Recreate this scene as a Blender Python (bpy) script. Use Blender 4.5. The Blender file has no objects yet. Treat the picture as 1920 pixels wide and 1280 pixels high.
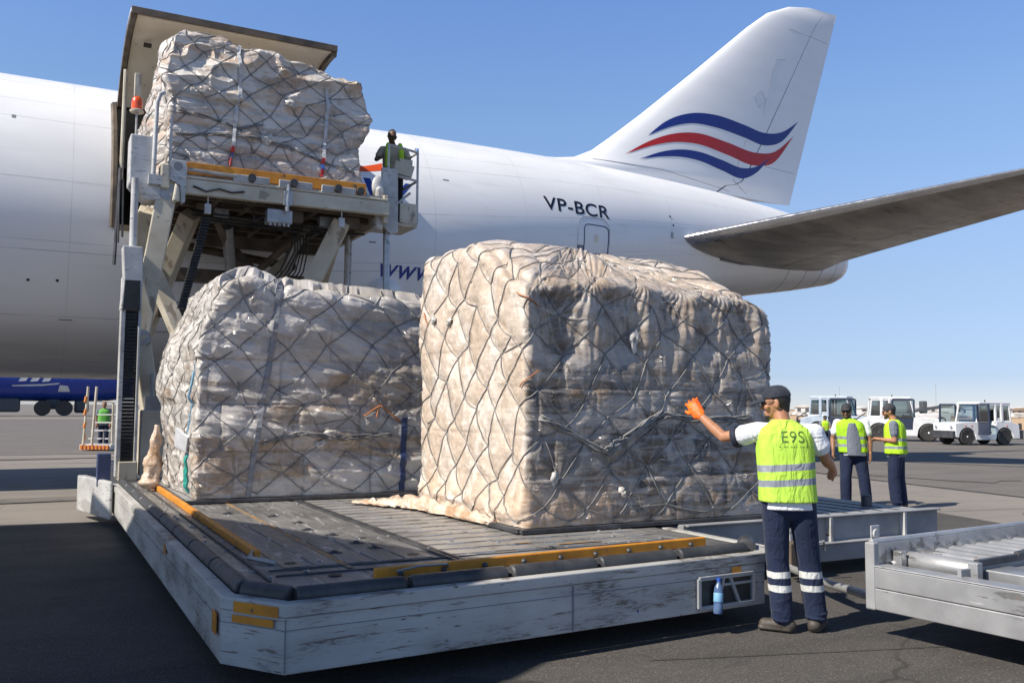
import bpy, bmesh, math, random
import numpy as np
from mathutils import Vector, Matrix, noise as mnoise
D = bpy.data
SC = bpy.context.scene
COL = SC.collection
rad = math.radians

# ------------------------------------------------------------------ camera frame
F_PX, HOR, CAMZ, YAW, ROLL = 1700.0, 763.0, 1.63, rad(27.7), 0.007
PIT = math.atan((HOR - 640) / F_PX)
_r = np.array([math.cos(YAW), -math.sin(YAW), 0]); _f = np.array([math.sin(YAW), math.cos(YAW), 0]); _z = np.array([0, 0, 1.0])
FW = _f * math.cos(PIT) + _z * math.sin(PIT)
_u = -_f * math.sin(PIT) + _z * math.cos(PIT)
RT = _r * math.cos(ROLL) + _u * math.sin(ROLL)
UP = -_r * math.sin(ROLL) + _u * math.cos(ROLL)

# ------------------------------------------------------------------ object helpers
def link(o, parent=None):
    COL.objects.link(o)
    if parent is not None:
        o.parent = parent
    return o

def tag(o, label=None, cat=None, group=None, kind=None):
    if label: o['label'] = label
    if cat: o['category'] = cat
    if group: o['group'] = group
    if kind: o['kind'] = kind
    return o

def thing(name, label, cat, loc=(0, 0, 0), rz=0.0, group=None):
    o = D.objects.new(name, None)
    o.empty_display_size = 0.2
    o.location = loc
    o.rotation_euler = (0, 0, rz)
    link(o)
    tag(o, label, cat, group)
    return o

def world_off(o):
    v = Vector((0, 0, 0))
    while o is not None:
        v += Vector(o.location)
        o = o.parent
    return v

class MB:
    """collects shapes; build() links them as one mesh object"""
    def __init__(s):
        s.v = []; s.f = []; s.m = []; s.st = []
    def add(s, verts, faces, mi=0):
        b = len(s.v); s.st.append((b, len(s.f)))
        s.v.extend([tuple(float(c) for c in p) for p in verts])
        for f in faces:
            s.f.append(tuple(b + i for i in f)); s.m.append(mi)
        return s
    def box(s, c, size, rot=None, mi=0):
        hx, hy, hz = size[0] / 2, size[1] / 2, size[2] / 2
        vs = [Vector((x, y, z)) for x in (-hx, hx) for y in (-hy, hy) for z in (-hz, hz)]
        if rot is not None: vs = [rot @ v for v in vs]
        c = Vector(c)
        return s.add([v + c for v in vs], [(0, 1, 3, 2), (4, 6, 7, 5), (0, 4, 5, 1), (2, 3, 7, 6), (0, 2, 6, 4), (1, 5, 7, 3)], mi)
    def bx(s, x0, x1, y0, y1, z0, z1, mi=0):
        return s.box(((x0 + x1) / 2, (y0 + y1) / 2, (z0 + z1) / 2), (x1 - x0, y1 - y0, z1 - z0), None, mi)
    def beam(s, p, q, w, h, up=(0, 0, 1), mi=0):
        p, q = Vector(p), Vector(q)
        d = (q - p); L = d.length; d.normalize()
        u = Vector(up); sx = d.cross(u)
        if sx.length < 1e-4: sx = d.cross(Vector((1, 0, 0)))
        sx.normalize(); u = sx.cross(d)
        rot = Matrix((sx, d, u)).transposed()
        return s.box((p + q) / 2, (w, L, h), rot, mi)
    def tube(s, pts, r, n=8, cap=True, mi=0, closed=False):
        pts = [Vector(p) for p in pts]
        rs = r if hasattr(r, '__len__') else [r] * len(pts)
        rings = []; prev = None
        for i, p in enumerate(pts):
            if closed: t = pts[(i + 1) % len(pts)] - pts[i - 1]
            else: t = pts[min(i + 1, len(pts) - 1)] - pts[max(i - 1, 0)]
            if t.length < 1e-9: t = Vector((0, 0, 1))
            t.normalize()
            if prev is None:
                a = t.cross(Vector((0, 0, 1)))
                if a.length < .05: a = t.cross(Vector((1, 0, 0)))
            else:
                a = prev - t * prev.dot(t)
                if a.length < 1e-5: a = t.cross(Vector((0, 0, 1)))
            a.normalize(); prev = a; b = t.cross(a)
            rings.append([p + (a * math.cos(2 * math.pi * k / n) + b * math.sin(2 * math.pi * k / n)) * rs[i] for k in range(n)])
        vs = [v for rg in rings for v in rg]; fs = []
        m = len(rings)
        for i in range(m if closed else m - 1):
            for k in range(n):
                j = (i + 1) % m
                fs.append((i * n + k, i * n + (k + 1) % n, j * n + (k + 1) % n, j * n + k))
        if cap and not closed:
            fs.append(tuple(range(n - 1, -1, -1))); fs.append(tuple((m - 1) * n + k for k in range(n)))
        return s.add(vs, fs, mi)
    def prism(s, poly, z0, z1, mi=0):
        n = len(poly)
        vs = [(p[0], p[1], z0) for p in poly] + [(p[0], p[1], z1) for p in poly]
        fs = [tuple(range(n - 1, -1, -1)), tuple(range(n, 2 * n))]
        for i in range(n):
            j = (i + 1) % n; fs.append((i, j, n + j, n + i))
        return s.add(vs, fs, mi)
    def prism_y(s, poly, y0, y1, mi=0):          # polygon in x,z extruded along y
        n = len(poly)
        vs = [(p[0], y0, p[1]) for p in poly] + [(p[0], y1, p[1]) for p in poly]
        fs = [tuple(range(n)), tuple(range(2 * n - 1, n - 1, -1))]
        for i in range(n):
            j = (i + 1) % n; fs.append((j, i, n + i, n + j))
        return s.add(vs, fs, mi)
    def lathe(s, c, prof, n=20, axis='z', mi=0):
        c = Vector(c); vs = []; fs = []
        for (r, h) in prof:
            for k in range(n):
                a = 2 * math.pi * k / n
                p = (r * math.cos(a), r * math.sin(a), h)
                if axis == 'y': p = (p[0], p[2], p[1])
                if axis == 'x': p = (p[2], p[0], p[1])
                vs.append(c + Vector(p))
        m = len(prof)
        for i in range(m - 1):
            for k in range(n):
                fs.append((i * n + k, i * n + (k + 1) % n, (i + 1) * n + (k + 1) % n, (i + 1) * n + k))
        fs.append(tuple(range(n - 1, -1, -1))); fs.append(tuple((m - 1) * n + k for k in range(n)))
        return s.add(vs, fs, mi)
    def rings(s, rings, cap=True, mi=0):
        n = len(rings[0]); m = len(rings)
        vs = [p for r in rings for p in r]; fs = []
        for i in range(m - 1):
            for k in range(n):
                fs.append((i * n + k, i * n + (k + 1) % n, (i + 1) * n + (k + 1) % n, (i + 1) * n + k))
        if cap:
            fs.append(tuple(range(n - 1, -1, -1))); fs.append(tuple((m - 1) * n + k for k in range(n)))
        return s.add(vs, fs, mi)
    def capsule(s, p, q, r0, r1, wv=None, fw=1.0, n=14, m=5, mi=0):
        p, q = Vector(p), Vector(q); d = q - p; L = d.length
        d = d.normalized() if L > 1e-6 else Vector((0, 0, 1))
        if wv is None:
            a = d.cross(Vector((0, 0, 1)))
            if a.length < .05: a = d.cross(Vector((1, 0, 0)))
        else:
            a = Vector(wv) - d * Vector(wv).dot(d)
        a.normalize(); b = d.cross(a)
        rg = []
        for i in range(m + 1):
            t = -math.pi / 2 + math.pi / 2 * i / m
            rg.append((p + d * (r0 * math.sin(t)), max(r0 * math.cos(t), 1e-4)))
        for i in range(m + 1):
            t = math.pi / 2 * i / m
            rg.append((q + d * (r1 * math.sin(t)), max(r1 * math.cos(t), 1e-4)))
        R = [[c + (a * (math.cos(2 * math.pi * k / n) * fw) + b * math.sin(2 * math.pi * k / n)) * r for k in range(n)] for c, r in rg]
        return s.rings(R, True, mi)
    def ell(s, c, rx, ry, rz, rot=None, n=16, m=10, mi=0):
        R = []
        for i in range(m + 1):
            t = -math.pi / 2 + math.pi * i / m
            cr = max(math.cos(t), 1e-3)
            ring = []
            for k in range(n):
                a = 2 * math.pi * k / n
                p = Vector((rx * cr * math.cos(a), ry * cr * math.sin(a), rz * math.sin(t)))
                if rot is not None: p = rot @ p
                ring.append(p + Vector(c))
            R.append(ring)
        return s.rings(R, True, mi)
    def mesh(s, name, off=(0, 0, 0)):
        me = D.meshes.new(name)
        ox, oy, oz = off
        me.from_pydata([(x - ox, y - oy, z - oz) for x, y, z in s.v], [], s.f)
        if any(s.m): me.polygons.foreach_set('material_index', s.m)
        return me
    def build(s, name, mats, parent=None, smooth=False, bevel=0.0, local=False, fix=True):
        off = (0, 0, 0) if (local or parent is None) else world_off(parent)
        me = s.mesh(name, off)
        if fix:
            bm = bmesh.new(); bm.from_mesh(me)
            bmesh.ops.recalc_face_normals(bm, faces=bm.faces); bm.to_mesh(me); bm.free()
        for m in (mats if isinstance(mats, (list, tuple)) else [mats]): me.materials.append(m)
        o = D.objects.new(name, me); link(o, parent)
        if smooth:
            me.polygons.foreach_set('use_smooth', [True] * len(me.polygons))
            if smooth != 'all':
                me.set_sharp_from_angle(angle=rad(smooth if smooth is not True else 40))
        if bevel:
            b = o.modifiers.new('edge', 'BEVEL'); b.width = bevel; b.segments = 2; b.limit_method = 'ANGLE'; b.angle_limit = rad(35)
        me.update()
        return o

def build_each(mb, name, mats, parent=None, **k):
    """one object per added shape"""
    out = []; st = mb.st + [(len(mb.v), len(mb.f))]
    for (v0, f0), (v1, f1) in zip(st[:-1], st[1:]):
        q = MB(); q.add(mb.v[v0:v1], [tuple(i - v0 for i in f) for f in mb.f[f0:f1]])
        out.append(q.build(name, mats, parent, **k))
    return out

def scrap(mb, c, n, w, h, seed):
    """a torn, curled flap of film"""
    rs = np.random.RandomState(seed); n = Vector(n).normalized(); a = n.cross(Vector((0, 0, 1))).normalized(); b = a.cross(n)
    K = 13; rings = []
    for f, d in ((1.0, .0), (.62, .022), (.28, .03), (.0, .012)):
        rings.append([c + (a * math.cos(2 * math.pi * k / K) * w + b * math.sin(2 * math.pi * k / K) * h) * f * (1 if f < 1 else rs.uniform(.55, 1.25)) + n * (d + rs.uniform(-.012, .022)) for k in range(K)])
    mb.rings(rings, False)

def copy_tree(o, parent=None):
    c = o.copy(); COL.objects.link(c); c.parent = parent
    for ch in list(o.children):
        copy_tree(ch, c)
    return c

def bake(o):
    """apply the modifiers of o"""
    bpy.context.view_layer.update()
    dg = bpy.context.evaluated_depsgraph_get()
    me = D.meshes.new_from_object(o.evaluated_get(dg))
    old = o.data; o.modifiers.clear(); o.data = me
    return o

def remesh_obj(mb, name, mats, parent, voxel, smooth=2, local=True):
    o = mb.build(name, mats, parent, local=local)
    r = o.modifiers.new('u', 'REMESH'); r.mode = 'VOXEL'; r.voxel_size = voxel; r.use_smooth_shade = True
    if smooth:
        k = o.modifiers.new('s', 'SMOOTH'); k.iterations = smooth; k.factor = .5
    bake(o)
    o.data.polygons.foreach_set('use_smooth', [True] * len(o.data.polygons))
    return o

# ------------------------------------------------------------------ material helpers
def lin(c):
    if isinstance(c, (int, float)): c = (c, c, c)
    return tuple(c) + (1.0,)

class NT:
    def __init__(s, name):
        s.m = D.materials.new(name); s.m.use_nodes = True
        s.t = s.m.node_tree; s.t.nodes.clear()
        s.out = s.n('ShaderNodeOutputMaterial'); s.b = s.n('ShaderNodeBsdfPrincipled')
        s.t.links.new(s.b.outputs[0], s.out.inputs[0])
    def n(s, t, **k):
        x = s.t.nodes.new(t)
        for a, v in k.items(): setattr(x, a, v)
        return x
    def l(s, a, b): s.t.links.new(a, b)
    def put(s, sock, v):
        if hasattr(v, 'is_output') or isinstance(v, bpy.types.NodeSocket): s.l(v, sock)
        elif isinstance(v, (tuple, list)): sock.default_value = tuple(v) if len(v) == 4 or sock.type == 'VECTOR' else lin(v)
        elif sock.type == 'RGBA': sock.default_value = lin(v)
        else: sock.default_value = v
    def coord(s, kind='Object', scale=(1, 1, 1), rot=(0, 0, 0)):
        tc = s.n('ShaderNodeTexCoord'); mp = s.n('ShaderNodeMapping')
        s.l(tc.outputs[kind], mp.inputs[0]); mp.inputs['Scale'].default_value = scale; mp.inputs['Rotation'].default_value = rot
        return mp.outputs[0]
    def noise(s, vec, scale, detail=5, rough=.55, dist=0.0, typ='FBM'):
        x = s.n('ShaderNodeTexNoise'); x.noise_type = typ
        s.l(vec, x.inputs['Vector']); x.inputs['Scale'].default_value = scale
        x.inputs['Detail'].default_value = detail; x.inputs['Roughness'].default_value = rough; x.inputs['Distortion'].default_value = dist
        return x.outputs['Fac']
    def ramp(s, fac, a, b, c0=0.0, c1=1.0):
        x = s.n('ShaderNodeMapRange'); x.clamp = True
        s.l(fac, x.inputs[0]); x.inputs[1].default_value = a; x.inputs[2].default_value = b
        x.inputs[3].default_value = c0; x.inputs[4].default_value = c1
        return x.outputs[0]
    def mix(s, fac, a, b, typ='MIX'):
        x = s.n('ShaderNodeMix'); x.data_type = 'RGBA'; x.blend_type = typ
        s.put(x.inputs[0], fac); s.put(x.inputs[6], a); s.put(x.inputs[7], b)
        return x.outputs[2]
    def math(s, op, a, b=0.0, c=0.0):
        x = s.n('ShaderNodeMath'); x.operation = op
        s.put(x.inputs[0], a); s.put(x.inputs[1], b); s.put(x.inputs[2], c)
        return x.outputs[0]
    def bump(s, h, strength=.3, dist=.01, prev=None):
        x = s.n('ShaderNodeBump'); s.l(h, x.inputs['Height'])
        x.inputs['Strength'].default_value = strength; x.inputs['Distance'].default_value = dist
        if prev is not None: s.l(prev, x.inputs['Normal'])
        return x.outputs[0]
    def set(s, **k):
        for a, v in k.items():
            s.put(s.b.inputs[{'col': 'Base Color', 'rough': 'Roughness', 'metal': 'Metallic', 'nor': 'Normal', 'spec': 'Specular IOR Level',
                              'coat': 'Coat Weight', 'trans': 'Transmission Weight', 'alpha': 'Alpha', 'sheen': 'Sheen Weight', 'sub': 'Subsurface Weight', 'coatr': 'Coat Roughness'}[a]], v)
        return s.m

def simple(name, c1, c2=None, scale=4.0, rough=.5, metal=0.0, bump=0.0, bscale=60.0, bdist=.004, spec=.5, chips=None, stretch=(1, 1, 1), lo=.35, hi=.65, rvar=.1, sheen=0.0, coat=0.0):
    t = NT(name); v = t.coord('Object', stretch)
    n1 = t.noise(v, scale)
    c = t.mix(t.ramp(n1, lo, hi), c1, c2 if c2 is not None else c1)
    if chips:
        for (cc, sc, th, st) in chips:
            vv = t.coord('Object', st)
            m = t.ramp(t.noise(vv, sc, 8, .65), th, th + .03)
            c = t.mix(m, c, cc)
    r = t.ramp(t.noise(v, scale * 3.1), .3, .7, rough - rvar, rough + rvar)
    k = dict(col=c, rough=r, metal=metal, spec=spec, sheen=sheen, coat=coat)
    if bump:
        k['nor'] = t.bump(t.noise(t.coord('Object'), bscale, 6), bump, bdist)
    return t.set(**k)

MT = {}
def make_materials():
    # worn white loader paint with rust-brown chips and grime streaks
    MT['loader_white'] = simple('worn_white_paint', (.56, .56, .55), (.38, .37, .36), 3.0, .45, 0, .15, 40, .003,
        chips=[((.36, .35, .335), 2.2, .58, (.5, .5, 1.6)), ((.12, .08, .055), 11.0, .615, (.5, .5, 2.6)), ((.13, .085, .055), 21.0, .64, (.7, .7, 1.5)), ((.05, .042, .038), 8.0, .69, (.6, .6, 3)), ((.26, .25, .24), 26.0, .63, (.5, .5, 2))])
    MT['loader_cream'] = simple('dusty_cream_paint', (.62, .57, .46), (.47, .41, .31), 2.2, .5, 0, .12, 40, .003,
        chips=[((.14, .09, .05), 7.0, .66, (1, 1, 1.6)), ((.3, .25, .19), 2.5, .6, (1, 1, .4))])
    MT['under_metal'] = simple('oily_underside_metal', (.16, .12, .085), (.07, .055, .04), 3.0, .6, 0, .2, 30, .004)
    MT['amber'] = simple('worn_amber_paint', (.72, .29, .02), (.5, .19, .02), 5.0, .5, 0, .1, 60, .002,
        chips=[((.13, .09, .06), 8.0, .63, (1, 1, 1))])
    MT['amber_faded'] = simple('faded_amber_paint', (.4, .22, .07), (.2, .16, .12), 9.0, .6, 0, 0, lo=.42, hi=.55)
    MT['rubber'] = simple('scuffed_black_rubber', (.035, .036, .04), (.07, .07, .072), 6.0, .5, 0, .15, 50, .003,
        chips=[((.2, .19, .18), 14, .68, (1, 1, 1))])
    MT['black'] = simple('matt_black', (.012, .012, .013), (.03, .03, .03), 8, .55)
    MT['deck'] = simple('scuffed_deck_steel', (.25, .24, .228), (.12, .117, .113), 2.4, .42, .35, .25, 70, .003,
        chips=[((.34, .32, .29), 11, .63, (1, .35, 1)), ((.05, .045, .04), 5, .64, (1, .6, 1))], stretch=(1, .5, 1))
    MT['deck_plate'] = simple('worn_deck_slats', (.36, .345, .325), (.19, .182, .17), 3.0, .42, .35, .25, 70, .002,
        chips=[((.48, .45, .41), 9, .62, (.3, 2.5, 1)), ((.06, .055, .05), 6, .65, (.4, 2, 1))], stretch=(.4, 1.4, 1))
    MT['skirt'] = skirt_mat()
    MT['deck'] = deck_mat('scuffed_deck_steel', (.33, .32, .305), (.18, .175, .168), (2.2, .25, 1))
    MT['deck_plate'] = deck_mat('worn_deck_plates', (.43, .41, .385), (.26, .25, .235), (.3, 2.4, 1))
    MT['steel'] = simple('galvanised_steel', (.42, .42, .42), (.3, .3, .305), 5, .42, .6, .1, 60, .002,
        chips=[((.25, .15, .08), 8, .7, (1, 1, 1))])
    MT['steel_dark'] = simple('dark_steel', (.12, .12, .125), (.06, .06, .065), 5, .5, .5, .1, 60, .002)
    MT['alu'] = simple('brushed_aluminium', (.50, .50, .50), (.34, .34, .345), 2.2, .42, .5, .15, 60, .003,
        chips=[((.22, .215, .21), 3, .58, (1.5, .4, 1.5)), ((.3, .19, .11), 7, .68, (1, 1, 1)), ((.62, .62, .62), 11, .64, (2, .4, 2)), ((.16, .155, .15), 9, .64, (1.5, .3, 4))])
    MT['dolly_grey'] = simple('chalky_grey_paint', (.36, .365, .37), (.27, .27, .275), 3, .55, .1, .1, 50, .002,
        chips=[((.16, .1, .06), 8, .69, (1, 1, 1)), ((.5, .5, .5), 7, .66, (.4, .4, 2))])
    MT['chrome'] = simple('bright_chrome', (.7, .72, .75), None, 3, .18, .9)
    MT['blue_paint'] = simple('navy_metal_paint', (.03, .05, .13), (.05, .07, .15), 5, .4)
    MT['white_gloss'] = simple('white_vehicle_paint', (.78, .79, .8), (.66, .66, .66), 2.5, .3, 0, 0,
        chips=[((.3, .27, .24), 6, .7, (1, 1, 1))])
    MT['white_blue'] = simple('pale_blue_vehicle_paint', (.45, .52, .6), (.36, .42, .5), 2.5, .35)
    MT['tyre'] = simple('dusty_tyre', (.02, .02, .021), (.05, .047, .043), 9, .7, 0, .2, 50)
    MT['glass_dark'] = simple('tinted_glass', (.10, .16, .17), None, 3, .08, 0, spec=.8)
    MT['glass_clear'] = clear_glass()
    MT['net'] = simple('grey_net_rope', (.15, .147, .143), (.32, .31, .30), 9, .65, 0, .4, 300, .003)
    MT['net_tan'] = simple('orange_mesh_cord', (.55, .2, .06), (.4, .16, .06), 30, .7)
    MT['strap'] = simple('grey_woven_strap', (.27, .28, .3), (.2, .2, .215), 20, .55, 0, .2, 200, .001)
    MT['strap_white'] = simple('white_woven_strap', (.6, .6, .6), (.42, .42, .42), 12, .55)
    MT['red'] = simple('red_webbing', (.5, .03, .03), None, 8, .5)
    MT['blue'] = simple('blue_webbing', (.04, .13, .45), None, 8, .5)
    MT['teal'] = simple('teal_webbing', (.02, .27, .22), (.05, .2, .35), 2, .5)
    MT['sky_blue'] = simple('pale_blue_webbing', (.2, .42, .6), None, 8, .5)
    MT['paper'] = simple('creased_white_label', (.75, .76, .78), (.62, .63, .66), 10, .6)
    MT['orange_lens'] = simple('orange_beacon_lens', (.85, .13, .02), (.6, .06, .02), 10, .25)
    MT['skin_a'] = simple('tan_skin', (.46, .23, .13), (.38, .175, .095), 14, .5, 0, .08, 120, .002, spec=.35)
    MT['skin_b'] = simple('brown_skin', (.30, .155, .09), (.24, .115, .065), 14, .5, spec=.35)
    MT['skin_dark'] = simple('dark_brown_skin', (.16, .085, .05), (.11, .06, .035), 14, .5, spec=.35)
    MT['hair'] = simple('short_black_hair', (.012, .01, .009), (.03, .024, .02), 60, .6, 0, .5, 200, .004)
    MT['navy_cap'] = simple('navy_cap_cloth', (.012, .016, .028), (.022, .027, .042), 10, .8, 0, .2, 300, .001, sheen=.15)
    MT['grey_cap'] = simple('charcoal_cap_cloth', (.03, .032, .036), (.05, .05, .055), 10, .8)
    MT['shirt_white'] = cloth('white_polo_cloth', (.78, .79, .82), (.68, .69, .73))
    MT['shirt_grey'] = cloth('grey_shirt_cloth', (.2, .22, .26), (.14, .155, .19))
    MT['shirt_brown'] = cloth('taupe_shirt_cloth', (.22, .19, .16), (.16, .14, .12))
    MT['shirt_black'] = cloth('black_cloth', (.012, .012, .014), (.02, .02, .023))
    MT['trousers'] = cloth('navy_work_cloth', (.011, .018, .048), (.020, .030, .066))
    MT['orange_glove'] = simple('orange_rubber_glove', (.95, .2, .015), (.75, .09, .01), 14, .5, 0, .2, 120, .002)
    MT['boot'] = simple('dusty_brown_boot', (.045, .037, .031), (.085, .072, .06), 12, .6, 0, .3, 80, .002)
    MT['cuff'] = simple('navy_cuff', (.015, .02, .04), None, 5, .8)
    MT['sand'] = simple('dry_sand', (.55, .36, .2), (.48, .33, .2), .05, .9)
    MT['far_white'] = simple('chalky_far_wall', (.66, .66, .66), (.5, .49, .47), .3, .8)
    MT['far_tan'] = simple('tan_far_wall', (.45, .36, .27), (.36, .3, .24), .3, .8)
    MT['far_dark'] = simple('dark_far_metal', (.07, .08, .09), None, 1, .6)
    MT['ink'] = simple('navy_black_lettering', (.008, .011, .026), None, 3, .35)
    MT['title_blue'] = simple('blue_title_paint', (.02, .05, .27), None, 3, .35)
    MT['title_orange'] = simple('orange_title_paint', (.8, .1, .02), None, 3, .35)
    MT['logo_blue'] = simple('logo_blue_paint', (.012, .028, .20), (.016, .034, .22), 3, .35)
    MT['logo_red'] = simple('logo_red_paint', (.5, .018, .014), (.45, .016, .012), 3, .35)
    MT['seam'] = simple('seam_grey', (.2, .21, .24), None, 3, .6)
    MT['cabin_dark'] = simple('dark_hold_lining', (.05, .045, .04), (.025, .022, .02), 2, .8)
    MT['door_inner'] = simple('beige_door_lining', (.84, .76, .62), (.74, .66, .52), 2, .6, 0, .1, 20,
        chips=[((.2, .16, .11), 4, .66, (1, 1, 1))])
    MT['aircraft'] = aircraft_mat('white_aircraft_skin', (.87, .87, .87), True)
    MT['fin'] = aircraft_mat('white_fin_skin', (.87, .87, .875), False)
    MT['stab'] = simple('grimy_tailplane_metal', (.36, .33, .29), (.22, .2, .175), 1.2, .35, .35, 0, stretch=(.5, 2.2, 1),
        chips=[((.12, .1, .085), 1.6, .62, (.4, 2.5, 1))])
    MT['stab_le'] = simple('polished_leading_edge', (.6, .61, .63), (.5, .5, .52), 2, .25, .8)
    MT['blue_plane'] = simple('blue_aircraft_paint', (.012, .04, .27), (.016, .05, .3), 1, .3)
    MT['gold'] = simple('gold_paint', (.6, .33, .06), None, 2, .4)
    MT['bottle'] = simple('blue_tinted_plastic', (.10, .16, .28), (.06, .11, .24), 20, .15)
    MT['bottle_cap'] = simple('blue_bottle_cap', (.02, .08, .4), None, 9, .4)

def clear_glass():
    t = NT('cab_glass')
    g = t.n('ShaderNodeBsdfGlossy'); g.inputs['Roughness'].default_value = .03
    tr = t.n('ShaderNodeBsdfTransparent'); tr.inputs[0].default_value = (.40, .52, .54, 1)
    mx = t.n('ShaderNodeMixShader'); mx.inputs[0].default_value = .25
    t.l(tr.outputs[0], mx.inputs[1]); t.l(g.outputs[0], mx.inputs[2]); t.l(mx.outputs[0], t.out.inputs[0])
    return t.m

def skirt_mat():
    """white loader paint: hairline cracks along the sheet, rusty scabs and scuffed dark patches"""
    t = NT('weathered_white_skirt'); v = t.coord('Object')
    c = t.mix(t.ramp(t.noise(t.coord('Object', (.7, .7, 2)), 2.0, 6), .35, .65), (.52, .51, .485), (.37, .36, .34))
    cr = t.noise(t.coord('Object', (.55, .55, 8)), 5.0, 9, .72, .4)
    c = t.mix(t.ramp(cr, .585, .605, 0, .8), c, (.14, .10, .075))
    c = t.mix(t.ramp(t.noise(t.coord('Object', (.8, .8, 4)), 13, 6, .6), .66, .69, 0, .9), c, (.10, .065, .045))
    zone = t.ramp(t.noise(t.coord('Object', (.8, .8, 2.5)), 1.7, 4, .6), .52, .62)
    fine = t.ramp(t.noise(t.coord('Object', (.7, .7, 5)), 18, 7, .7), .48, .54)
    c = t.mix(t.math('MULTIPLY', zone, t.math('MULTIPLY', fine, .75)), c, (.12, .095, .075))
    c = t.mix(t.ramp(t.noise(v, 34, 4, .7), .68, .71, 0, .7), c, (.2, .19, .18))
    c = t.mix(t.ramp(t.noise(t.coord('Object', (1, 1, 1)), 9, 3, .5), .755, .765), c, (.03, .06, .3))
    b = t.bump(cr, .3, .004); b = t.bump(t.noise(v, 45, 5), .2, .003, b)
    return t.set(col=c, rough=t.ramp(t.noise(v, 7), .3, .7, .4, .6), nor=b)

def deck_mat(name, c1, c2, st):
    t = NT(name); v = t.coord('Object')
    w = t.noise(t.coord('Object', st), 6, 9, .72, .5)
    c = t.mix(t.ramp(t.noise(v, 1.6, 6, .65), .35, .65), c1, c2)
    c = t.mix(t.ramp(w, .56, .64, 0, .8), c, tuple(min(.7, q * 1.9) for q in c1))
    c = t.mix(t.ramp(t.noise(t.coord('Object', st), 9, 8, .7), .57, .66, 0, .8), c, tuple(q * .3 for q in c1))
    c = t.mix(t.ramp(t.noise(v, 5, 6, .7), .60, .68, 0, .6), c, (.055, .05, .046))
    c = t.mix(t.ramp(t.noise(v, 3.3, 6, .7), .66, .72, 0, .5), c, (.22, .12, .06))
    r = t.ramp(t.noise(t.coord('Object', st), 4, 8, .7), .35, .65, .22, .62)
    b = t.bump(w, .6, .006); b = t.bump(t.noise(v, 22, 5, .6), .35, .006, b)
    return t.set(col=c, rough=r, metal=.45, nor=b)

def cloth(name, c1, c2):
    t = NT(name); v = t.coord('Object')
    c = t.mix(t.ramp(t.noise(v, 6), .3, .7), c1, c2)
    b = t.bump(t.noise(t.coord('Object', (1, 1, .55)), 14, 4, .5, 1.2), .5, .03)
    b = t.bump(t.noise(v, 260, 3), .15, .001, b)
    return t.set(col=c, rough=.85, nor=b, sheen=.08, spec=.25)

def vest_mat(name, stripes, slope=0.0, width=.026, bright=(.53, .80, .085)):
    """fluorescent cloth with reflective grey bands round the body at the given heights (object z)"""
    t = NT(name); tc = t.n('ShaderNodeTexCoord'); sp = t.n('ShaderNodeSeparateXYZ'); t.l(tc.outputs['Object'], sp.inputs[0])
    v = t.coord('Object')
    c = t.mix(t.ramp(t.noise(v, 5), .3, .7), bright, (bright[0] * .88, bright[1] * .92, bright[2]))
    z = t.math('ADD', sp.outputs[2], t.math('MULTIPLY', sp.outputs[0], slope))
    z = t.math('ADD', z, t.math('MULTIPLY', t.math('SUBTRACT', t.noise(v, 7, 2), .5), .012))
    m = None
    for s in stripes:
        k = t.math('LESS_THAN', t.math('ABSOLUTE', t.math('SUBTRACT', z, s)), width)
        m = k if m is None else t.math('MAXIMUM', m, k)
    if m is not None:
        grey = t.mix(t.ramp(t.noise(v, 9), .35, .65), (.33, .35, .4), (.23, .25, .3))
        c = t.mix(m, c, grey)
    b = t.bump(t.noise(t.coord('Object', (1.6, 1.6, .5)), 7, 5, .55, 1.0), .8, .05)
    b = t.bump(t.noise(v, 240, 2), .12, .001, b)
    return t.set(col=c, rough=.75, nor=b, spec=.3)

def trouser_mat(name, bands, half=.03):
    t = NT(name); tc = t.n('ShaderNodeTexCoord'); sp = t.n('ShaderNodeSeparateXYZ'); t.l(tc.outputs['Object'], sp.inputs[0])
    v = t.coord('Object')
    c = t.mix(t.ramp(t.noise(v, 6), .3, .7), (.011, .018, .046), (.020, .030, .066))
    z = t.math('ADD', sp.outputs[2], t.math('MULTIPLY', t.math('SUBTRACT', t.noise(v, 7, 2), .5), .02))
    for s in bands:
        k = t.math('LESS_THAN', t.math('ABSOLUTE', t.math('SUBTRACT', z, s)), half)
        c = t.mix(k, c, (.62, .62, .6))
    b = t.bump(t.noise(t.coord('Object', (1, 1, .6)), 12, 4, .5, 1.5), .6, .035)
    b = t.bump(t.noise(v, 300, 2), .15, .001, b)
    return t.set(col=c, rough=.85, nor=b, sheen=.1, spec=.2)

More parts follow.
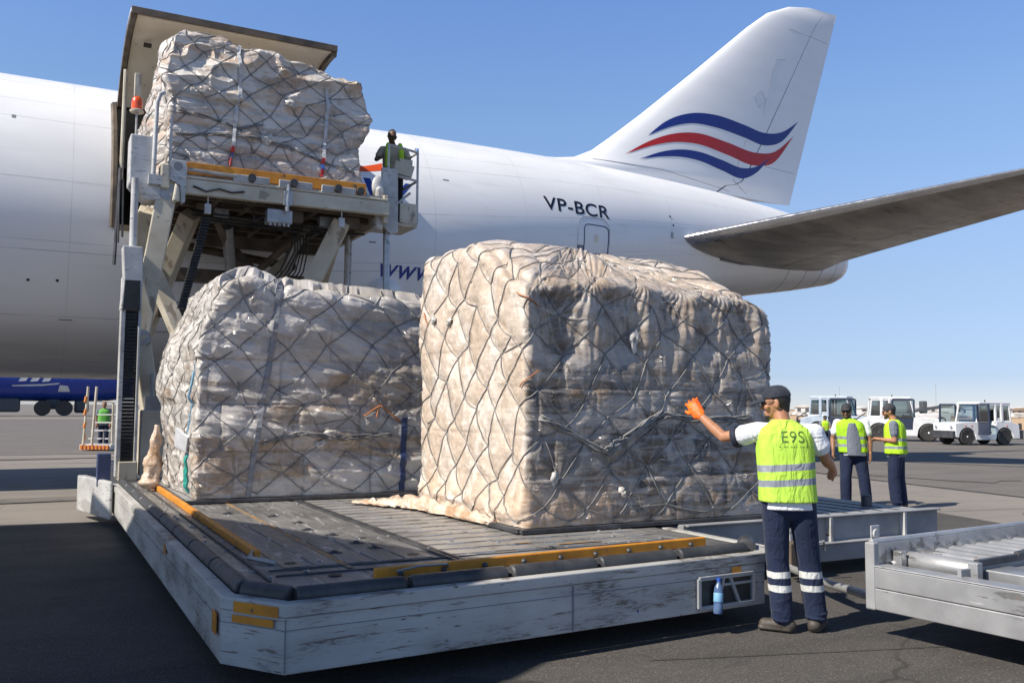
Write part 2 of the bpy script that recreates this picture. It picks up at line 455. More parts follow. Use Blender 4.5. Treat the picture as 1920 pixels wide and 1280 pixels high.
def aircraft_mat(name, base, lines):
    t = NT(name)
    uv = t.n('ShaderNodeUVMap'); sp = t.n('ShaderNodeSeparateXYZ'); t.l(uv.outputs[0], sp.inputs[0])
    x, y = sp.outputs[0], sp.outputs[1]
    v = t.coord('Object')
    c = t.mix(t.ramp(t.noise(t.coord('Object', (.35, 1, 1)), 1.3, 6), .35, .7), base, tuple(q * .93 for q in base))
    # streaked grime
    st = t.ramp(t.noise(t.coord('Object', (.18, 1, 2.0)), 2.4, 8, .65), .58, .80, 0, .26 if lines else .10)
    c = t.mix(st, c, (.4, .375, .34))
    def line(coord, period, phase, half, strength):
        f = t.math('ABSOLUTE', t.math('SUBTRACT', t.math('FRACT', t.math('ADD', t.math('DIVIDE', coord, period), phase)), .5))
        k = t.math('LESS_THAN', f, half / period)
        return t.math('MULTIPLY', k, strength)
    brk = t.ramp(t.noise(v, .9, 3), .35, .55, .4, 1.25)
    if lines:
        m = t.math('MAXIMUM', line(y, 1.37, .11, .009, .4), line(x, 2.55, .31, .008, .22))
        m = t.math('MAXIMUM', m, line(y, 3.1, .62, .007, .35))
        m = t.math('MULTIPLY', m, brk)
        c = t.mix(m, c, (.27, .27, .29))
        # belly dirt: stays on the underside of the airframe skin
        bel = t.math('MULTIPLY', t.ramp(y, 7.1, 8.3), t.ramp(t.noise(t.coord('Object', (.12, 1, 1)), 1.1, 7, .6), .3, .7, .35, .8))
        c = t.mix(bel, c, (.32, .29, .255))
    return t.set(col=c, rough=t.ramp(t.noise(v, 3), .3, .7, .28, .45), spec=.5, coat=.15)
# ------------------------------------------------------------------ camera, light, sky
SUN_AZ, SUN_EL = -4.0, 44.0            # degrees: 0 = straight from the nose side (-X), negative = towards the viewer's side
def build_camera_light():
    cam = D.cameras.new('camera'); o = D.objects.new('camera', cam); COL.objects.link(o)
    cam.sensor_width = 36; cam.sensor_fit = 'HORIZONTAL'; cam.lens = F_PX / 1920 * 36
    cam.clip_start = .1; cam.clip_end = 8000
    M = Matrix.Identity(4)
    for i in range(3):
        M[i][0] = RT[i]; M[i][1] = UP[i]; M[i][2] = -FW[i]
    M.translation = (0, 0, CAMZ); o.matrix_world = M
    SC.camera = o
    el, a = rad(SUN_EL), rad(SUN_AZ)
    s = Vector((-math.cos(a) * math.cos(el), math.sin(a) * math.cos(el), math.sin(el)))
    L = D.lights.new('sun', 'SUN'); L.energy = 4.9; L.angle = rad(.53); L.color = (1, .93, .82)
    lo = D.objects.new('sun', L); COL.objects.link(lo)
    lo.rotation_euler = s.to_track_quat('Z', 'Y').to_euler()
    w = D.worlds.new('World'); SC.world = w; w.use_nodes = True
    nt = w.node_tree; nt.nodes.clear()
    sky = nt.nodes.new('ShaderNodeTexSky'); sky.sky_type = 'NISHITA'; sky.sun_disc = False
    sky.sun_elevation = el; sky.sun_rotation = math.atan2(s.x, s.y)
    sky.altitude = 3000; sky.air_density = 1.0; sky.dust_density = 0; sky.ozone_density = 3.0
    bg = nt.nodes.new('ShaderNodeBackground'); bg.inputs[1].default_value = .14
    ou = nt.nodes.new('ShaderNodeOutputWorld')
    # a dry, dusty-white horizon would be far too bright here: grade the sky with elevation
    tc = nt.nodes.new('ShaderNodeTexCoord'); sp = nt.nodes.new('ShaderNodeSeparateXYZ'); nt.links.new(tc.outputs['Generated'], sp.inputs[0])
    cr = nt.nodes.new('ShaderNodeValToRGB'); el_ = cr.color_ramp.elements
    stops = [(0.0, (.45, .43, .51)), (.035, (.46, .44, .52)), (.12, (.78, .68, .64)), (.21, (1.05, .94, .87)), (.30, (1.15, 1.13, 1.07)), (.42, (1.12, 1.20, 1.31)), (.6, (.72, .75, .80)), (1.0, (.40, .42, .44))]
    while len(el_) < len(stops): el_.new(.5)
    for e_, (p_, c_) in zip(el_, stops): e_.position = p_; e_.color = (*(q * .5 for q in c_), 1)
    nt.links.new(sp.outputs[2], cr.inputs[0])
    mu = nt.nodes.new('ShaderNodeVectorMath'); mu.operation = 'MULTIPLY'
    nt.links.new(sky.outputs[0], mu.inputs[0]); nt.links.new(cr.outputs[0], mu.inputs[1])
    sc2 = nt.nodes.new('ShaderNodeVectorMath'); sc2.operation = 'SCALE'; sc2.inputs['Scale'].default_value = 2.0
    nt.links.new(mu.outputs[0], sc2.inputs[0])
    nt.links.new(sc2.outputs[0], bg.inputs[0]); nt.links.new(bg.outputs[0], ou.inputs[0])
    vs = SC.view_settings; SC.display_settings.display_device = 'sRGB'
    vs.view_transform = 'Standard'; vs.look = 'None'; vs.exposure = .42; vs.gamma = 1; vs.use_curve_mapping = False
    SC.cycles.max_bounces = 8; SC.cycles.use_denoising = True

# ------------------------------------------------------------------ ground
def ground_mat(name, c1, c2, dark, grain=.5, joints=True, cracks=.5):
    t = NT(name); v = t.coord('Object')
    c = t.mix(t.ramp(t.noise(v, .35, 6, .6), .35, .65), c1, c2)
    c = t.mix(t.ramp(t.noise(t.coord('Object', (.25, 1.2, 1), (0, 0, .25)), .8, 8, .7), .48, .68, 0, .7), c, dark)     # tyre smears
    c = t.mix(t.ramp(t.noise(v, 2.6, 5, .7), .6, .72, 0, .35), c, dark)
    c = t.mix(t.ramp(t.noise(v, .9, 7, .7), .63, .68, 0, .6), c, tuple(q * .6 for q in dark))                                 # oil spots
    g = t.noise(v, 85, 4, .7)
    c = t.mix(t.ramp(t.noise(v, 14, 5, .75), .42, .62, 0, grain * .55), c, tuple(q * .6 for q in c1))
    c = t.mix(t.ramp(g, .38, .62, 0, grain), c, tuple(q * .42 for q in c1))
    sp = t.noise(v, 120, 2, .5)
    c = t.mix(t.ramp(sp, .63, .66, 0, grain * .9), c, tuple(min(1, q * 2.4) for q in c1))
    vo = t.n('ShaderNodeTexVoronoi'); vo.feature = 'DISTANCE_TO_EDGE'; vo.inputs['Scale'].default_value = .16
    wv = t.n('ShaderNodeVectorMath'); wv.operation = 'ADD'
    nz = t.n('ShaderNodeTexNoise'); nz.inputs['Scale'].default_value = .6; nz.inputs['Detail'].default_value = 6; t.l(v, nz.inputs['Vector'])
    t.l(v, wv.inputs[0]); t.l(nz.outputs['Color'], wv.inputs[1]); t.l(wv.outputs[0], vo.inputs['Vector'])
    cr = t.ramp(vo.outputs['Distance'], .0015, .004, cracks, 0)
    c = t.mix(t.math('MULTIPLY', cr, t.ramp(t.noise(v, .4, 3), .5, .6)), c, tuple(q * .3 for q in c1))
    b = t.bump(g, .5, .006); b = t.bump(t.noise(v, 30, 4), .25, .01, b)
    return t.set(col=c, rough=t.ramp(t.noise(v, 1.5), .3, .7, .75, .95), nor=b, spec=.3)

def sheet(name, poly, z, m, kind='structure'):
    mb = MB(); n = len(poly)
    mb.add([(p[0], p[1], z) for p in poly], [tuple(range(n))])
    o = mb.build(name, m, None, fix=False)
    if o.data.polygons[0].normal.z < 0: o.data.flip_normals()
    tag(o, kind=kind); return o

def build_ground():
    conc = ground_mat('apron_concrete', (.275, .245, .215), (.235, .212, .19), (.16, .148, .135), .3)
    asph = ground_mat('near_asphalt', (.112, .102, .092), (.082, .075, .069), (.030, .029, .028), .8, cracks=.7)
    asph2 = ground_mat('far_asphalt', (.185, .165, .146), (.16, .145, .13), (.11, .1, .092), .35)
    t = NT('far_ground'); v = t.coord('Object')
    t.set(col=t.mix(t.ramp(t.noise(v, .02), .4, .6), (.19, .17, .15), (.15, .135, .12)), rough=.95)
    B = 4000
    # far ground ring sheet and the apron on it
    sheet('ground', [(-B, -B), (B, -B), (B, B), (-B, B)], -.02, t.m)
    sheet('apron', [(-120, -60), (140, -60), (140, 120), (-120, 120)], -.008, conc)
    sheet('asphalt_road', [(-60, -40), (8.4, -40), (12.4, 8.0), (12.9, 9.9), (13.3, 13.95), (-60, 14.3)], -.004, asph)
    sheet('taxi_lane', [(17.55, 15.2), (15.3, 3.0), (11, -30), (90, -30), (90, 70), (24, 40)], -.004, asph2)
    sheet('taxiway', [(-60, 33), (22, 33), (24, 50), (30, 110), (-60, 110)], 0.0, asph2)
    patch_m = ground_mat('asphalt_repair', (.065, .059, .054), (.05, .047, .045), (.03, .029, .028), .7, cracks=0)
    patch_m2 = ground_mat('stained_concrete', (.19, .172, .155), (.16, .148, .135), (.11, .1, .092), .35, cracks=.3)
    # dark joints between the slabs
    j = simple('tar_joint', (.03, .03, .03), (.06, .055, .05), 3, .8)
    def strip(a, b, w):
        a, b = Vector(a), Vector(b); d = (b - a).normalized(); n = Vector((-d.y, d.x)) * w / 2
        return [(a + n)[:2], (b + n)[:2], (b - n)[:2], (a - n)[:2]]
    mb = MB()
    rs = np.random.RandomState(4)
    for a, b, w in (((19.8, 25.0), (17.42, 15.2), .10), ((17.42, 15.2), (15.2, 3.0), .09), ((15.2, 3), (10.9, -30), .09), ((-40, 17.4), (1.4, 17.1), .03),
                    ((-40, 28.4), (10, 28.0), .05), ((3.6, 4.9), (9.5, 3.1), .012), ((12.9, 9.9), (16.6, 9.3), .02), ((20, 32), (60, 14), .06), ((26, 40), (70, 22), .06)):
        p = strip(a, b, w)
        mb.add([(q[0], q[1], .004) for q in p], [(0, 1, 2, 3)])
    tag(mb.build('pavement_joint', j, None, fix=False), kind='structure')
    for k, (x, y, w_, l_, r_) in enumerate(((2.6, 3.6, .8, 3.0, .3), (9.5, 6.0, 1.0, 2.2, -.4), (15, 8, 1.4, 3.5, .2), (20, 15.5, 1.6, 5, -.2), (26, 18, 1.2, 7, .3), (-1, 17.5, 3.2, 1.0, .0), (-2.5, 30.6, 5, 1.2, .0))):
        ca, sa = math.cos(r_), math.sin(r_); rr = np.random.RandomState(k)
        P = [(math.cos(a_) * w_ * rr.uniform(.75, 1.1), math.sin(a_) * l_ * rr.uniform(.75, 1.1) * .5) for a_ in np.linspace(0, 6.283, 15)[:-1]]
        sheet('asphalt_patch', [(x + px_ * ca - py_ * sa, y + px_ * sa + py_ * ca) for px_, py_ in P], .008, patch_m if k < 2 else patch_m2)
    # sandy verge beyond the apron, right of the aircraft
    sheet('sand', [(56, 64), (92, 34), (900, 100), (900, 900), (250, 600), (60, 95)], .004, MT['sand'])

# ------------------------------------------------------------------ the big freighter
FX = np.array([-16, -8, 0, 3, 6.0, 9, 12, 16, 20.4, 22.5, 23.6, 24.2, 24.42])
F_ZT = np.array([8.72, 8.72, 8.72, 8.72, 8.73, 8.76, 8.76, 8.68, 8.38, 8.1, 7.8, 7.5, 7.25])
F_ZB = np.array([2.20, 2.20, 2.20, 2.20, 2.28, 2.75, 3.5, 4.45, 5.30, 5.62, 5.82, 5.95, 6.05])
F_A = np.array([3.25, 3.25, 3.25, 3.25, 3.23, 3.1, 2.75, 2.1, 1.40, 1.08, .90, .78, .66])
def _pch(xs, ys, x):
    # smooth monotone-ish interpolation
    d = np.gradient(ys, xs); i = np.clip(np.searchsorted(xs, x) - 1, 0, len(xs) - 2)
    h = xs[i + 1] - xs[i]; t = np.clip((x - xs[i]) / h, 0, 1)
    return (2*t**3-3*t**2+1)*ys[i] + (t**3-2*t**2+t)*h*d[i] + (-2*t**3+3*t**2)*ys[i+1] + (t**3-t**2)*h*d[i+1]
def fus_dims(x):
    return float(_pch(FX, F_ZT, x)), float(_pch(FX, F_ZB, x)), float(_pch(FX, F_A, x))
FUS_Y = 22.5
def fus_pt(x, th):
    zt, zb, a = fus_dims(x); zc = (zt + zb) / 2; b = (zt - zb) / 2
    return Vector((x, FUS_Y - a * math.cos(th), zc + b * math.sin(th)))
def fus_y(x, z, off=0.0):
    zt, zb, a = fus_dims(x); zc = (zt + zb) / 2; b = (zt - zb) / 2 
    s = max(-1, min(1, (z - zc) / b))
    return FUS_Y - (a + off) * math.sqrt(max(0, 1 - s * s))
DOOR_X = (1.25, 5.15); DOOR_T = (rad(-6.2), rad(47.6))

def set_uv(o, fn):
    me = o.data; uv = me.uv_layers.new(name='UVMap')
    for p in me.polygons:
        for li in p.loop_indices:
            uv.data[li].uv = fn(me.vertices[me.loops[li].vertex_index].co, p)

def text_mesh(body, size, shear=0.0, bold=0.0, space=1.0):
    c = D.curves.new('lettering', 'FONT'); c.body = body; c.size = size; c.shear = shear; c.offset = bold; c.space_character = space
    c.resolution_u = 6
    o = D.objects.new('lettering', c); COL.objects.link(o)
    bpy.context.view_layer.update()
    dg = bpy.context.evaluated_depsgraph_get()
    me = D.meshes.new_from_object(o.evaluated_get(dg))
    D.objects.remove(o); D.curves.remove(c)
    bm = bmesh.new(); bm.from_mesh(me); bmesh.ops.triangulate(bm, faces=bm.faces)
    vs = [v.co.copy() for v in bm.verts]; fs = [tuple(v.index for v in f.verts) for f in bm.faces]
    bm.free(); D.meshes.remove(me)
    return vs, fs

def flat_to_fus(name, vs, fs, x0, z0, m, parent, slope=0.0, off=.005, sub=True):
    """lays flat 2D shapes (metres) onto the near side of the fuselage; arc length runs down the skin"""
    bm = bmesh.new()
    bv = [bm.verts.new((v[0], v[1], 0)) for v in vs]
    for f in fs:
        try: bm.faces.new([bv[i] for i in f])
        except ValueError: pass
    if sub:
        for k in range(3):
            ed = [e for e in bm.edges if e.calc_length() > .14]
            if not ed: break
            bmesh.ops.subdivide_edges(bm, edges=ed, cuts=1, use_grid_fill=False); bmesh.ops.triangulate(bm, faces=bm.faces)
    bm.verts.ensure_lookup_table(); bm.verts.index_update()
    out = []
    for v in bm.verts:
        x = x0 + v.co.x; z = z0 + v.co.y + slope * v.co.x
        out.append((x, fus_y(x, z, off), z))
    mb = MB(); mb.add(out, [tuple(v.index for v in f.verts) for f in bm.faces])
    bm.free()
    o = mb.build(name, m, parent, fix=False)
    bm = bmesh.new(); bm.from_mesh(o.data)
    for f in bm.faces:
        if f.normal.y > 0: f.normal_flip()
    bm.to_mesh(o.data); bm.free()
    return o

FIN_Z = np.array([8.2, 8.78, 8.86, 9.0, 9.3, 9.8, 10.67, 12.41, 14.34, 15.02, 15.46, 15.64])
FIN_LE = np.array([9.0, 11.6, 12.9, 13.8, 14.45, 15.12, 16.23, 18.33, 20.6, 21.5, 22.5, 23.5])
def fin_te(z): return 22.35 + (z - 8.38) * .338
def naca(c, t=.1):
    return 5 * t * (.2969 * math.sqrt(max(c, 0)) - .126 * c - .3516 * c * c + .2843 * c**3 - .1036 * c**4)
def fin_half(z):
    return .092 - .022 * min(1, max(0, (z - 8.5) / 7))
def fin_y(x, z, off=0.0):
    le = float(np.interp(z, FIN_Z, FIN_LE)); te = fin_te(z); ch = te - le
    c = min(1, max(0, (x - le) / ch))
    chord = min(ch, 9.2)
    return FUS_Y - naca(c, fin_half(z)) * chord - off

def airfoil_rings(zs, le, te, half, c0, c1, n=14):
    R = []
    for z in zs:
        a, b = le(z), te(z); ch = b - a; eff = min(ch, 9.2)
        cs = [c0 + (c1 - c0) * (1 - math.cos(math.pi * i / n)) / 2 for i in range(n + 1)]
        ring = [(a + ch * c, FUS_Y - max(naca(c, half(z)) * eff, .004), z) for c in cs] + \
               [(a + ch * c, FUS_Y + max(naca(c, half(z)) * eff, .004), z) for c in reversed(cs)]
        R.append(ring)
    return R

def build_aircraft():
    root = thing('cargo_aircraft', 'huge white cargo jet with a blue and red wave on its tail', 'aircraft', (1.0, FUS_Y, 0))
    # fuselage skin with the cargo door opening left out
    xs = sorted(set(list(np.linspace(-16, DOOR_X[0], 18)) + list(np.linspace(DOOR_X[0], DOOR_X[1], 6)) + list(np.linspace(DOOR_X[1], 24.42, 70))))
    ths = sorted(set([DOOR_T[0], DOOR_T[1]] + list(np.linspace(-math.pi / 2, math.pi * 1.5, 97)[:-1])))
    ths = [t for t in ths if min([abs(t - d) for d in DOOR_T]) > .015 or t in DOOR_T]
    mb = MB(); nT = len(ths); vs = []; fs = []
    for x in xs:
        for t in ths: vs.append(fus_pt(x, t))
    for i in range(len(xs) - 1):
        for k in range(nT):
            k2 = (k + 1) % nT
            if xs[i] >= DOOR_X[0] - 1e-6 and xs[i + 1] <= DOOR_X[1] + 1e-6 and ths[k] >= DOOR_T[0] - 1e-6 and (k2 and ths[k2] <= DOOR_T[1] + 1e-6): continue
            fs.append((i * nT + k, i * nT + k2, (i + 1) * nT + k2, (i + 1) * nT + k))
    e = len(xs) - 1
    fs.append(tuple(e * nT + k for k in range(nT)))
    mb.add(vs, fs)
    fu = mb.build('fuselage', MT['aircraft'], root, smooth='all')
    y0 = root.location
    def fuv(co, p):
        x = co.x + y0.x; z = co.z; y = co.y
        zt, zb, a = fus_dims(min(max(x, -16), 24.4)); zc = (zt + zb) / 2; b = (zt - zb) / 2
        th = math.atan2((z - zc) / b, abs(y) / max(a, .01))
        return (x, 3.25 * (math.pi / 2 - th))
    set_uv(fu, fuv)
    # hold lining behind the door opening
    h = MB()
    x0, x1 = DOOR_X; za, zb_ = 5.1, 7.9
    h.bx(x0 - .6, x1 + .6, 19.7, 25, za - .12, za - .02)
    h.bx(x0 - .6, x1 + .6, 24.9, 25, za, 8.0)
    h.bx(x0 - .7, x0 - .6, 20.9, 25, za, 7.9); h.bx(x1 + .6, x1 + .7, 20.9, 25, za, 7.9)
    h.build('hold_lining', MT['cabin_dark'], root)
    # dark frame of the opening
    fr = MB()
    for xx in (x0 - .02, x1 + .02):
        pts = [fus_pt(xx, t) + Vector((0, -.015, 0)) for t in np.linspace(DOOR_T[0], DOOR_T[1], 14)]
        fr.tube(pts, .07, 6)
    fr.beam(fus_pt(x0, DOOR_T[0]) , fus_pt(x1, DOOR_T[0]), .16, .1)
    fr.beam(fus_pt(x0, DOOR_T[1]) , fus_pt(x1, DOOR_T[1]), .16, .1)
    fr.build('door_frame', MT['under_metal'], root, smooth=True)
    # the upward opening cargo door: closed arc turned about its hinge
    hp = fus_pt(x0, DOOR_T[1]); hy, hz = hp.y - .05, hp.z + .06
    ang = rad(-DOOR_OPEN); ca, sa = math.cos(ang), math.sin(ang)
    def op(x, t, r):
        y = FUS_Y - r * math.cos(t); z = (8.74 + 2.22) / 2 + r * math.sin(t)
        dy, dz = y - hy, z - hz
        return (x, hy + dy * ca - dz * sa, hz + dy * sa + dz * ca)
    tt = np.linspace(DOOR_T[0], DOOR_T[1] - .01, 26)
    def slab(name, xa, xb, r0, r1, m, parent, ta=None, smooth=True, nx=2):
        q = MB(); T = tt if ta is None else ta
        R = []
        for x in np.linspace(xa, xb, nx):
            R.append([op(x, t, r1) for t in T] + [op(x, t, r0) for t in reversed(T)])
        q.rings(R); return q.build(name, m, parent, smooth=smooth)
    dr = slab('cargo_door', x0 + .03, x1 - .03, 3.18, 3.25, MT['aircraft'], root)
    set_uv(dr, lambda co, p: (co.x, co.y * 1.2 + 4))
    slab('door_lining', x0 + .14, x1 - .14, 3.10, 3.178, MT['door_inner'], dr)
    rb = MB()
    for xa in (x0 + .02, x1 - .12):
        R = []
        for x in (xa, xa + .1): R.append([op(x, t, 3.175) for t in tt] + [op(x, t, 3.04) for t in reversed(tt)])
        rb.rings(R)
    for t in (tt[0], ):
        a, b = Vector(op(x0 + .03, t - .012, 3.19)), Vector(op(x1 - .03, t - .012, 3.19)); rb.beam(a, b, .05, .13)
    rb.build('door_edge_frame', MT['under_metal'], dr, bevel=.01)
    lt = MB()
    for k in range(9):
        x = x0 + .35 + k * .4
        lt.box(op(x, tt[0] - .035, 3.0), (.10, .05, .10))
    pass
    dl = MB(); dl.box(op(x0 + .42, tt[9], 3.0), (.14, .12, .05)); dl.build('door_lamp', MT['cabin_dark'], dr)
    st = MB()
    for x in (x0 + .1,):
        st.tube([op(x, tt[16], 2.95), fus_pt(x, rad(12)) + Vector((0, .05, 0))], .04, 8)
    st.build('door_strut', MT['loader_cream'], dr, smooth=True)
    # tail fin and rudder
    zs = [8.2, 8.5, 8.78, 8.86, 9.0, 9.15, 9.3, 9.55, 9.8, 10.2, 10.67, 11.2, 11.8, 12.41, 13.2, 14.34, 14.7, 15.02, 15.28, 15.46, 15.58, 15.64]
    le = lambda z: float(np.interp(z, FIN_Z, FIN_LE))
    tip = lambda z: fin_half(z) if z < 15.3 else fin_half(z) * max(.25, (15.68 - z) / .4)
    f = MB(); f.rings(airfoil_rings(zs, le, fin_te, tip, 0, .715))
    fin = f.build('tail_fin', MT['fin'], root, smooth=50); set_uv(fin, lambda co, p: (co.x, co.z))
    r = MB(); r.rings(airfoil_rings([z for z in zs if z > 8.4], le, fin_te, tip, .722, 1.0))
    rud = r.build('rudder', MT['fin'], root, smooth=50); set_uv(rud, lambda co, p: (co.x, co.z))
    se = MB()
    for pts in ([(21.05, 11.2), (21.5, 12.9), (21.75, 13.4), (22.2, 13.5)], [(20.3, 10.4), (19.7, 9.0), (20.35, 8.62)], [(21.2, 9.65), (22.6, 9.62)], [(22.4, 14.62), (24.3, 14.5)],
                [(14.3, 8.95), (16.8, 8.92), (19.6, 8.62)], [(20.9, 11.6), (21.25, 11.9), (21.0, 12.2), (20.7, 11.9), (20.9, 11.6)]):
        P = []
        for (xa, za), (xb, zb) in zip(pts[:-1], pts[1:]):
            for k in range(6): P.append((xa + (xb - xa) * k / 6, za + (zb - za) * k / 6))
        P.append(pts[-1])
        se.tube([(x, fin_y(x, z, -.004), z) for x, z in P], .010, 4)
    build_each(se, 'fin_seam', MT['seam'], fin)
    # three waving ribbons of the tail emblem
    def ribbon(top, bot, m):
        n = 40; q = MB(); V = []
        bot = [(b_[0] + .22 * (a_[0] - b_[0]), b_[1] + .22 * (a_[1] - b_[1])) for a_, b_ in zip(top, bot)]
        def cv(P, u):
            xs_ = np.array([p[0] for p in P]); zs_ = np.array([p[1] for p in P])
            x = xs_[0] + (xs_[-1] - xs_[0]) * u
            return x, float(_pch(xs_, zs_, x))
        for i in range(n + 1):
            u = i / n
            (xt, zt), (xb, zb) = cv(top, u), cv(bot, u)
            for k in range(5):
                s = k / 4; x = xt + (xb - xt) * s; z = zt + (zb - zt) * s
                V.append((x, fin_y(x, z, .007), z))
        F = [(i * 5 + k, i * 5 + k + 1, (i + 1) * 5 + k + 1, (i + 1) * 5 + k) for i in range(n) for k in range(4)]
        q.add(V, F); q.build('tail_emblem', m, root, fix=False)
    for top, bot, m in RIBBONS: ribbon(top, bot, MT[m])
    # tailplane
    def stab(sgn):
        S = STAB
        R = []; R2 = []; RL = []
        for u in np.linspace(0, 1, 12):
            y, xl, z, xt = [float(np.interp(u, S['u'], S[k])) for k in ('y', 'xl', 'z', 'xt')]
            ch = xt - xl; th = S['t'] * (1 - .25 * u)
            def sec(c0, c1, n=12):
                cs = [c0 + (c1 - c0) * (1 - math.cos(math.pi * i / n)) / 2 for i in range(n + 1)]
                yy = FUS_Y - sgn * (FUS_Y - y)
                up_ = [(xl + ch * c, yy, z - .10 * c * ch * S['inc'] + max(naca(c, th) * ch * .8, .004)) for c in cs]
                lo_ = [(xl + ch * c, yy, z - .10 * c * ch * S['inc'] - max(naca(c, th) * ch, .004)) for c in reversed(cs)]
                return up_ + lo_
            RL.append(sec(0, .05, 6)); R.append(sec(.052, .70)); R2.append(sec(.706, 1.0))
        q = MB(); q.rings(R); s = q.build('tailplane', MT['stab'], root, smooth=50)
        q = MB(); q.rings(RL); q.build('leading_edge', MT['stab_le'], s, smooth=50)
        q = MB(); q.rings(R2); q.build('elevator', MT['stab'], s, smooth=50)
    stab(1); stab(-1)
    # fairing where the tailplane meets the tail
    fa = MB(); fa.ell((17.9, 21.15, 6.70), 1.9, .42, .50, Matrix.Rotation(rad(-4), 3, 'Y'), 24, 14)
    fo = fa.build('tailplane_fairing', MT['aircraft'], root, smooth='all'); set_uv(fo, lambda co, p: (co.x, 4.3 + co.z * .1))
    gp = MB()
    P = [(17.9, 6.05), (18.9, 6.02), (20.0, 6.1), (20.9, 6.4)]
    gp.tube([(x, fus_y(x, z, .01), z) for x, z in P], .03, 5)
    for x in (21.3, 22.2, 23.0, 23.7):
        gp.tube([fus_pt(x, t) for t in np.linspace(rad(-85), rad(60), 16)], .012, 4)
    build_each(gp, 'tail_seam', MT['seam'], root)
    ap = MB(); ap.lathe((24.38, 22.5, 6.7), [(.05, -.1), (.30, -.1), (.29, .1), (.2, .12), (.19, 0.0), (.05, 0)], 16, 'x'); ap.build('exhaust', MT['under_metal'], root, smooth=True)
    # lettering
    vs, fs = text_mesh('VP-BCR', .50, 0, .007, 1.06)
    mx = max(v.x for v in vs); mn = min(v.x for v in vs); k = 2.16 / (mx - mn)
    flat_to_fus('registration_lettering', [((v.x - mn) * k, v.y * 1.0) for v in vs], fs, 11.27, 6.66, MT['ink'], root, REG_SLOPE)
    vs, fs = text_mesh('www.', .62, .3, .006, 1.05)
    flat_to_fus('web_lettering', [(v.x, v.y) for v in vs], fs, 6.72, 4.56, MT['title_blue'], root, -.01)
    vs, fs = text_mesh('CAW', 1.06, .2, .03, .95)
    flat_to_fus('title_lettering', [(v.x, v.y * .72) for v in vs], fs, 4.9, 6.28, MT['title_blue'], root, -.01)
    vs, fs = text_mesh('s', .42, .15, .01)
    flat_to_fus('title_lettering', [(v.x, v.y) for v in vs], fs, 6.42, 5.86, MT['title_blue'], root)
    flat_to_fus('title_swoosh', [(0, 0), (.5, -.02), (1.0, 0), (1.5, .05), (1.9, .14), (1.94, .34), (1.5, .2), (1.0, .13), (.5, .11), (0, .1)],
                [(0, 1, 8, 9), (1, 2, 7, 8), (2, 3, 6, 7), (3, 4, 5, 6)], 5.0, 6.92, MT['title_orange'], root)
    # service door behind the netted load, with its outline and little placard
    def outline(x0, x1, z0, z1, r, rr, m, name):
        P = []
        for cx, cz, a0 in ((x1 - r, z1 - r, 0), (x0 + r, z1 - r, 90), (x0 + r, z0 + r, 180), (x1 - r, z0 + r, 270)):
            for k in range(5):
                a = rad(a0 + k * 22.5); P.append((cx + r * math.cos(a), cz + r * math.sin(a)))
        Q = []
        for i, p in enumerate(P):
            n = P[(i + 1) % len(P)]
            for k in range(5): Q.append((p[0] + (n[0] - p[0]) * k / 5, p[1] + (n[1] - p[1]) * k / 5))
        q = MB(); q.tube([(x, fus_y(x, z, .004), z) for x, z in Q], rr, 4, closed=True)
        return q.build(name, m, root)
    outline(12.52, 13.36, 4.75, 6.42, .14, .016, MT['blue_paint'], 'service_door')
    outline(12.3, 13.4, 4.6, 6.62, .3, .006, MT['seam'], 'door_scuff')
    flat_to_fus('door_placard', [(0, 0), (.12, 0), (.12, .18), (0, .18)], [(0, 1, 2, 3)], 12.88, 5.98, MT['door_inner'], root, off=.01)
    flat_to_fus('door_handle', [(0, 0), (.2, 0), (.2, .34), (0, .34)], [(0, 1, 2, 3)], 12.3, 5.5, MT['seam'], root, off=.01)
    dt = MB()
    for x, z in ((15.75, 7.05), (15.85, 6.8), (9.6, 5.2), (-.2, 4.0), (.3, 4.02)):
        p = (x, fus_y(x, z, .004), z); dt.ell(p, .03, .012, .03, None, 8, 6)
    build_each(dt, 'skin_fitting', MT['ink'], root)
    vs, fs = text_mesh('8', .26)
    flat_to_fus('frame_number', [(v.x, v.y) for v in vs], fs, 15.72, 6.42, MT['seam'], root)
    rs = np.random.RandomState(31)
    for k in range(11):                                   # stencils, vents and small access plates on the skin
        x = rs.uniform(-6, 1.0) if k % 2 else rs.uniform(5.8, 15); z = rs.uniform(3.0, 7.2)
        w_, h_ = ((.16, .03), (.07, .07), (.12, .09), (.25, .02))[k % 4]
        flat_to_fus('skin_marking', [(0, 0), (w_, 0), (w_, h_), (0, h_)], [(0, 1, 2, 3)], x, z, MT['seam'], root, off=.004)
    # low panels, handle and vents under the hold door
    pn = MB()
    for x0_, x1_, z0, z1 in ((1.9, 2.55, 3.15, 3.75), (2.6, 3.4, 3.1, 3.7), (4.8, 5.6, 3.4, 4.2)):
        pts = [(x0_, z0), (x1_, z0), (x1_, z1), (x0_, z1), (x0_, z0)]; P = []
        for (xa, za), (xb, zb) in zip(pts[:-1], pts[1:]):
            P += [(xa + (xb - xa) * k / 5, fus_y(xa + (xb - xa) * k / 5, za + (zb - za) * k / 5, .002), za + (zb - za) * k / 5) for k in range(5)]
        pn.tube(P, .010, 4, closed=True)
    build_each(pn, 'access_panel', MT['seam'], root)
    # scoop beside the web lettering
    sc = MB(); sc.ell((6.95, 19.62, 4.25), .42, .4, .32, None, 16, 10); so = sc.build('air_scoop', MT['aircraft'], root, smooth='all'); set_uv(so, lambda co, p: (co.x, 5))
    # left wing, outside the frame: its shadow lies over the near corner of the scene
    w = MB(); h0 = 5.0; c = h0 / math.tan(rad(SUN_EL)); ox = -c * math.cos(rad(SUN_AZ)); oy = c * math.sin(rad(SUN_AZ))
    poly = [(x + ox, y + oy) for x, y in WING_SHADOW]
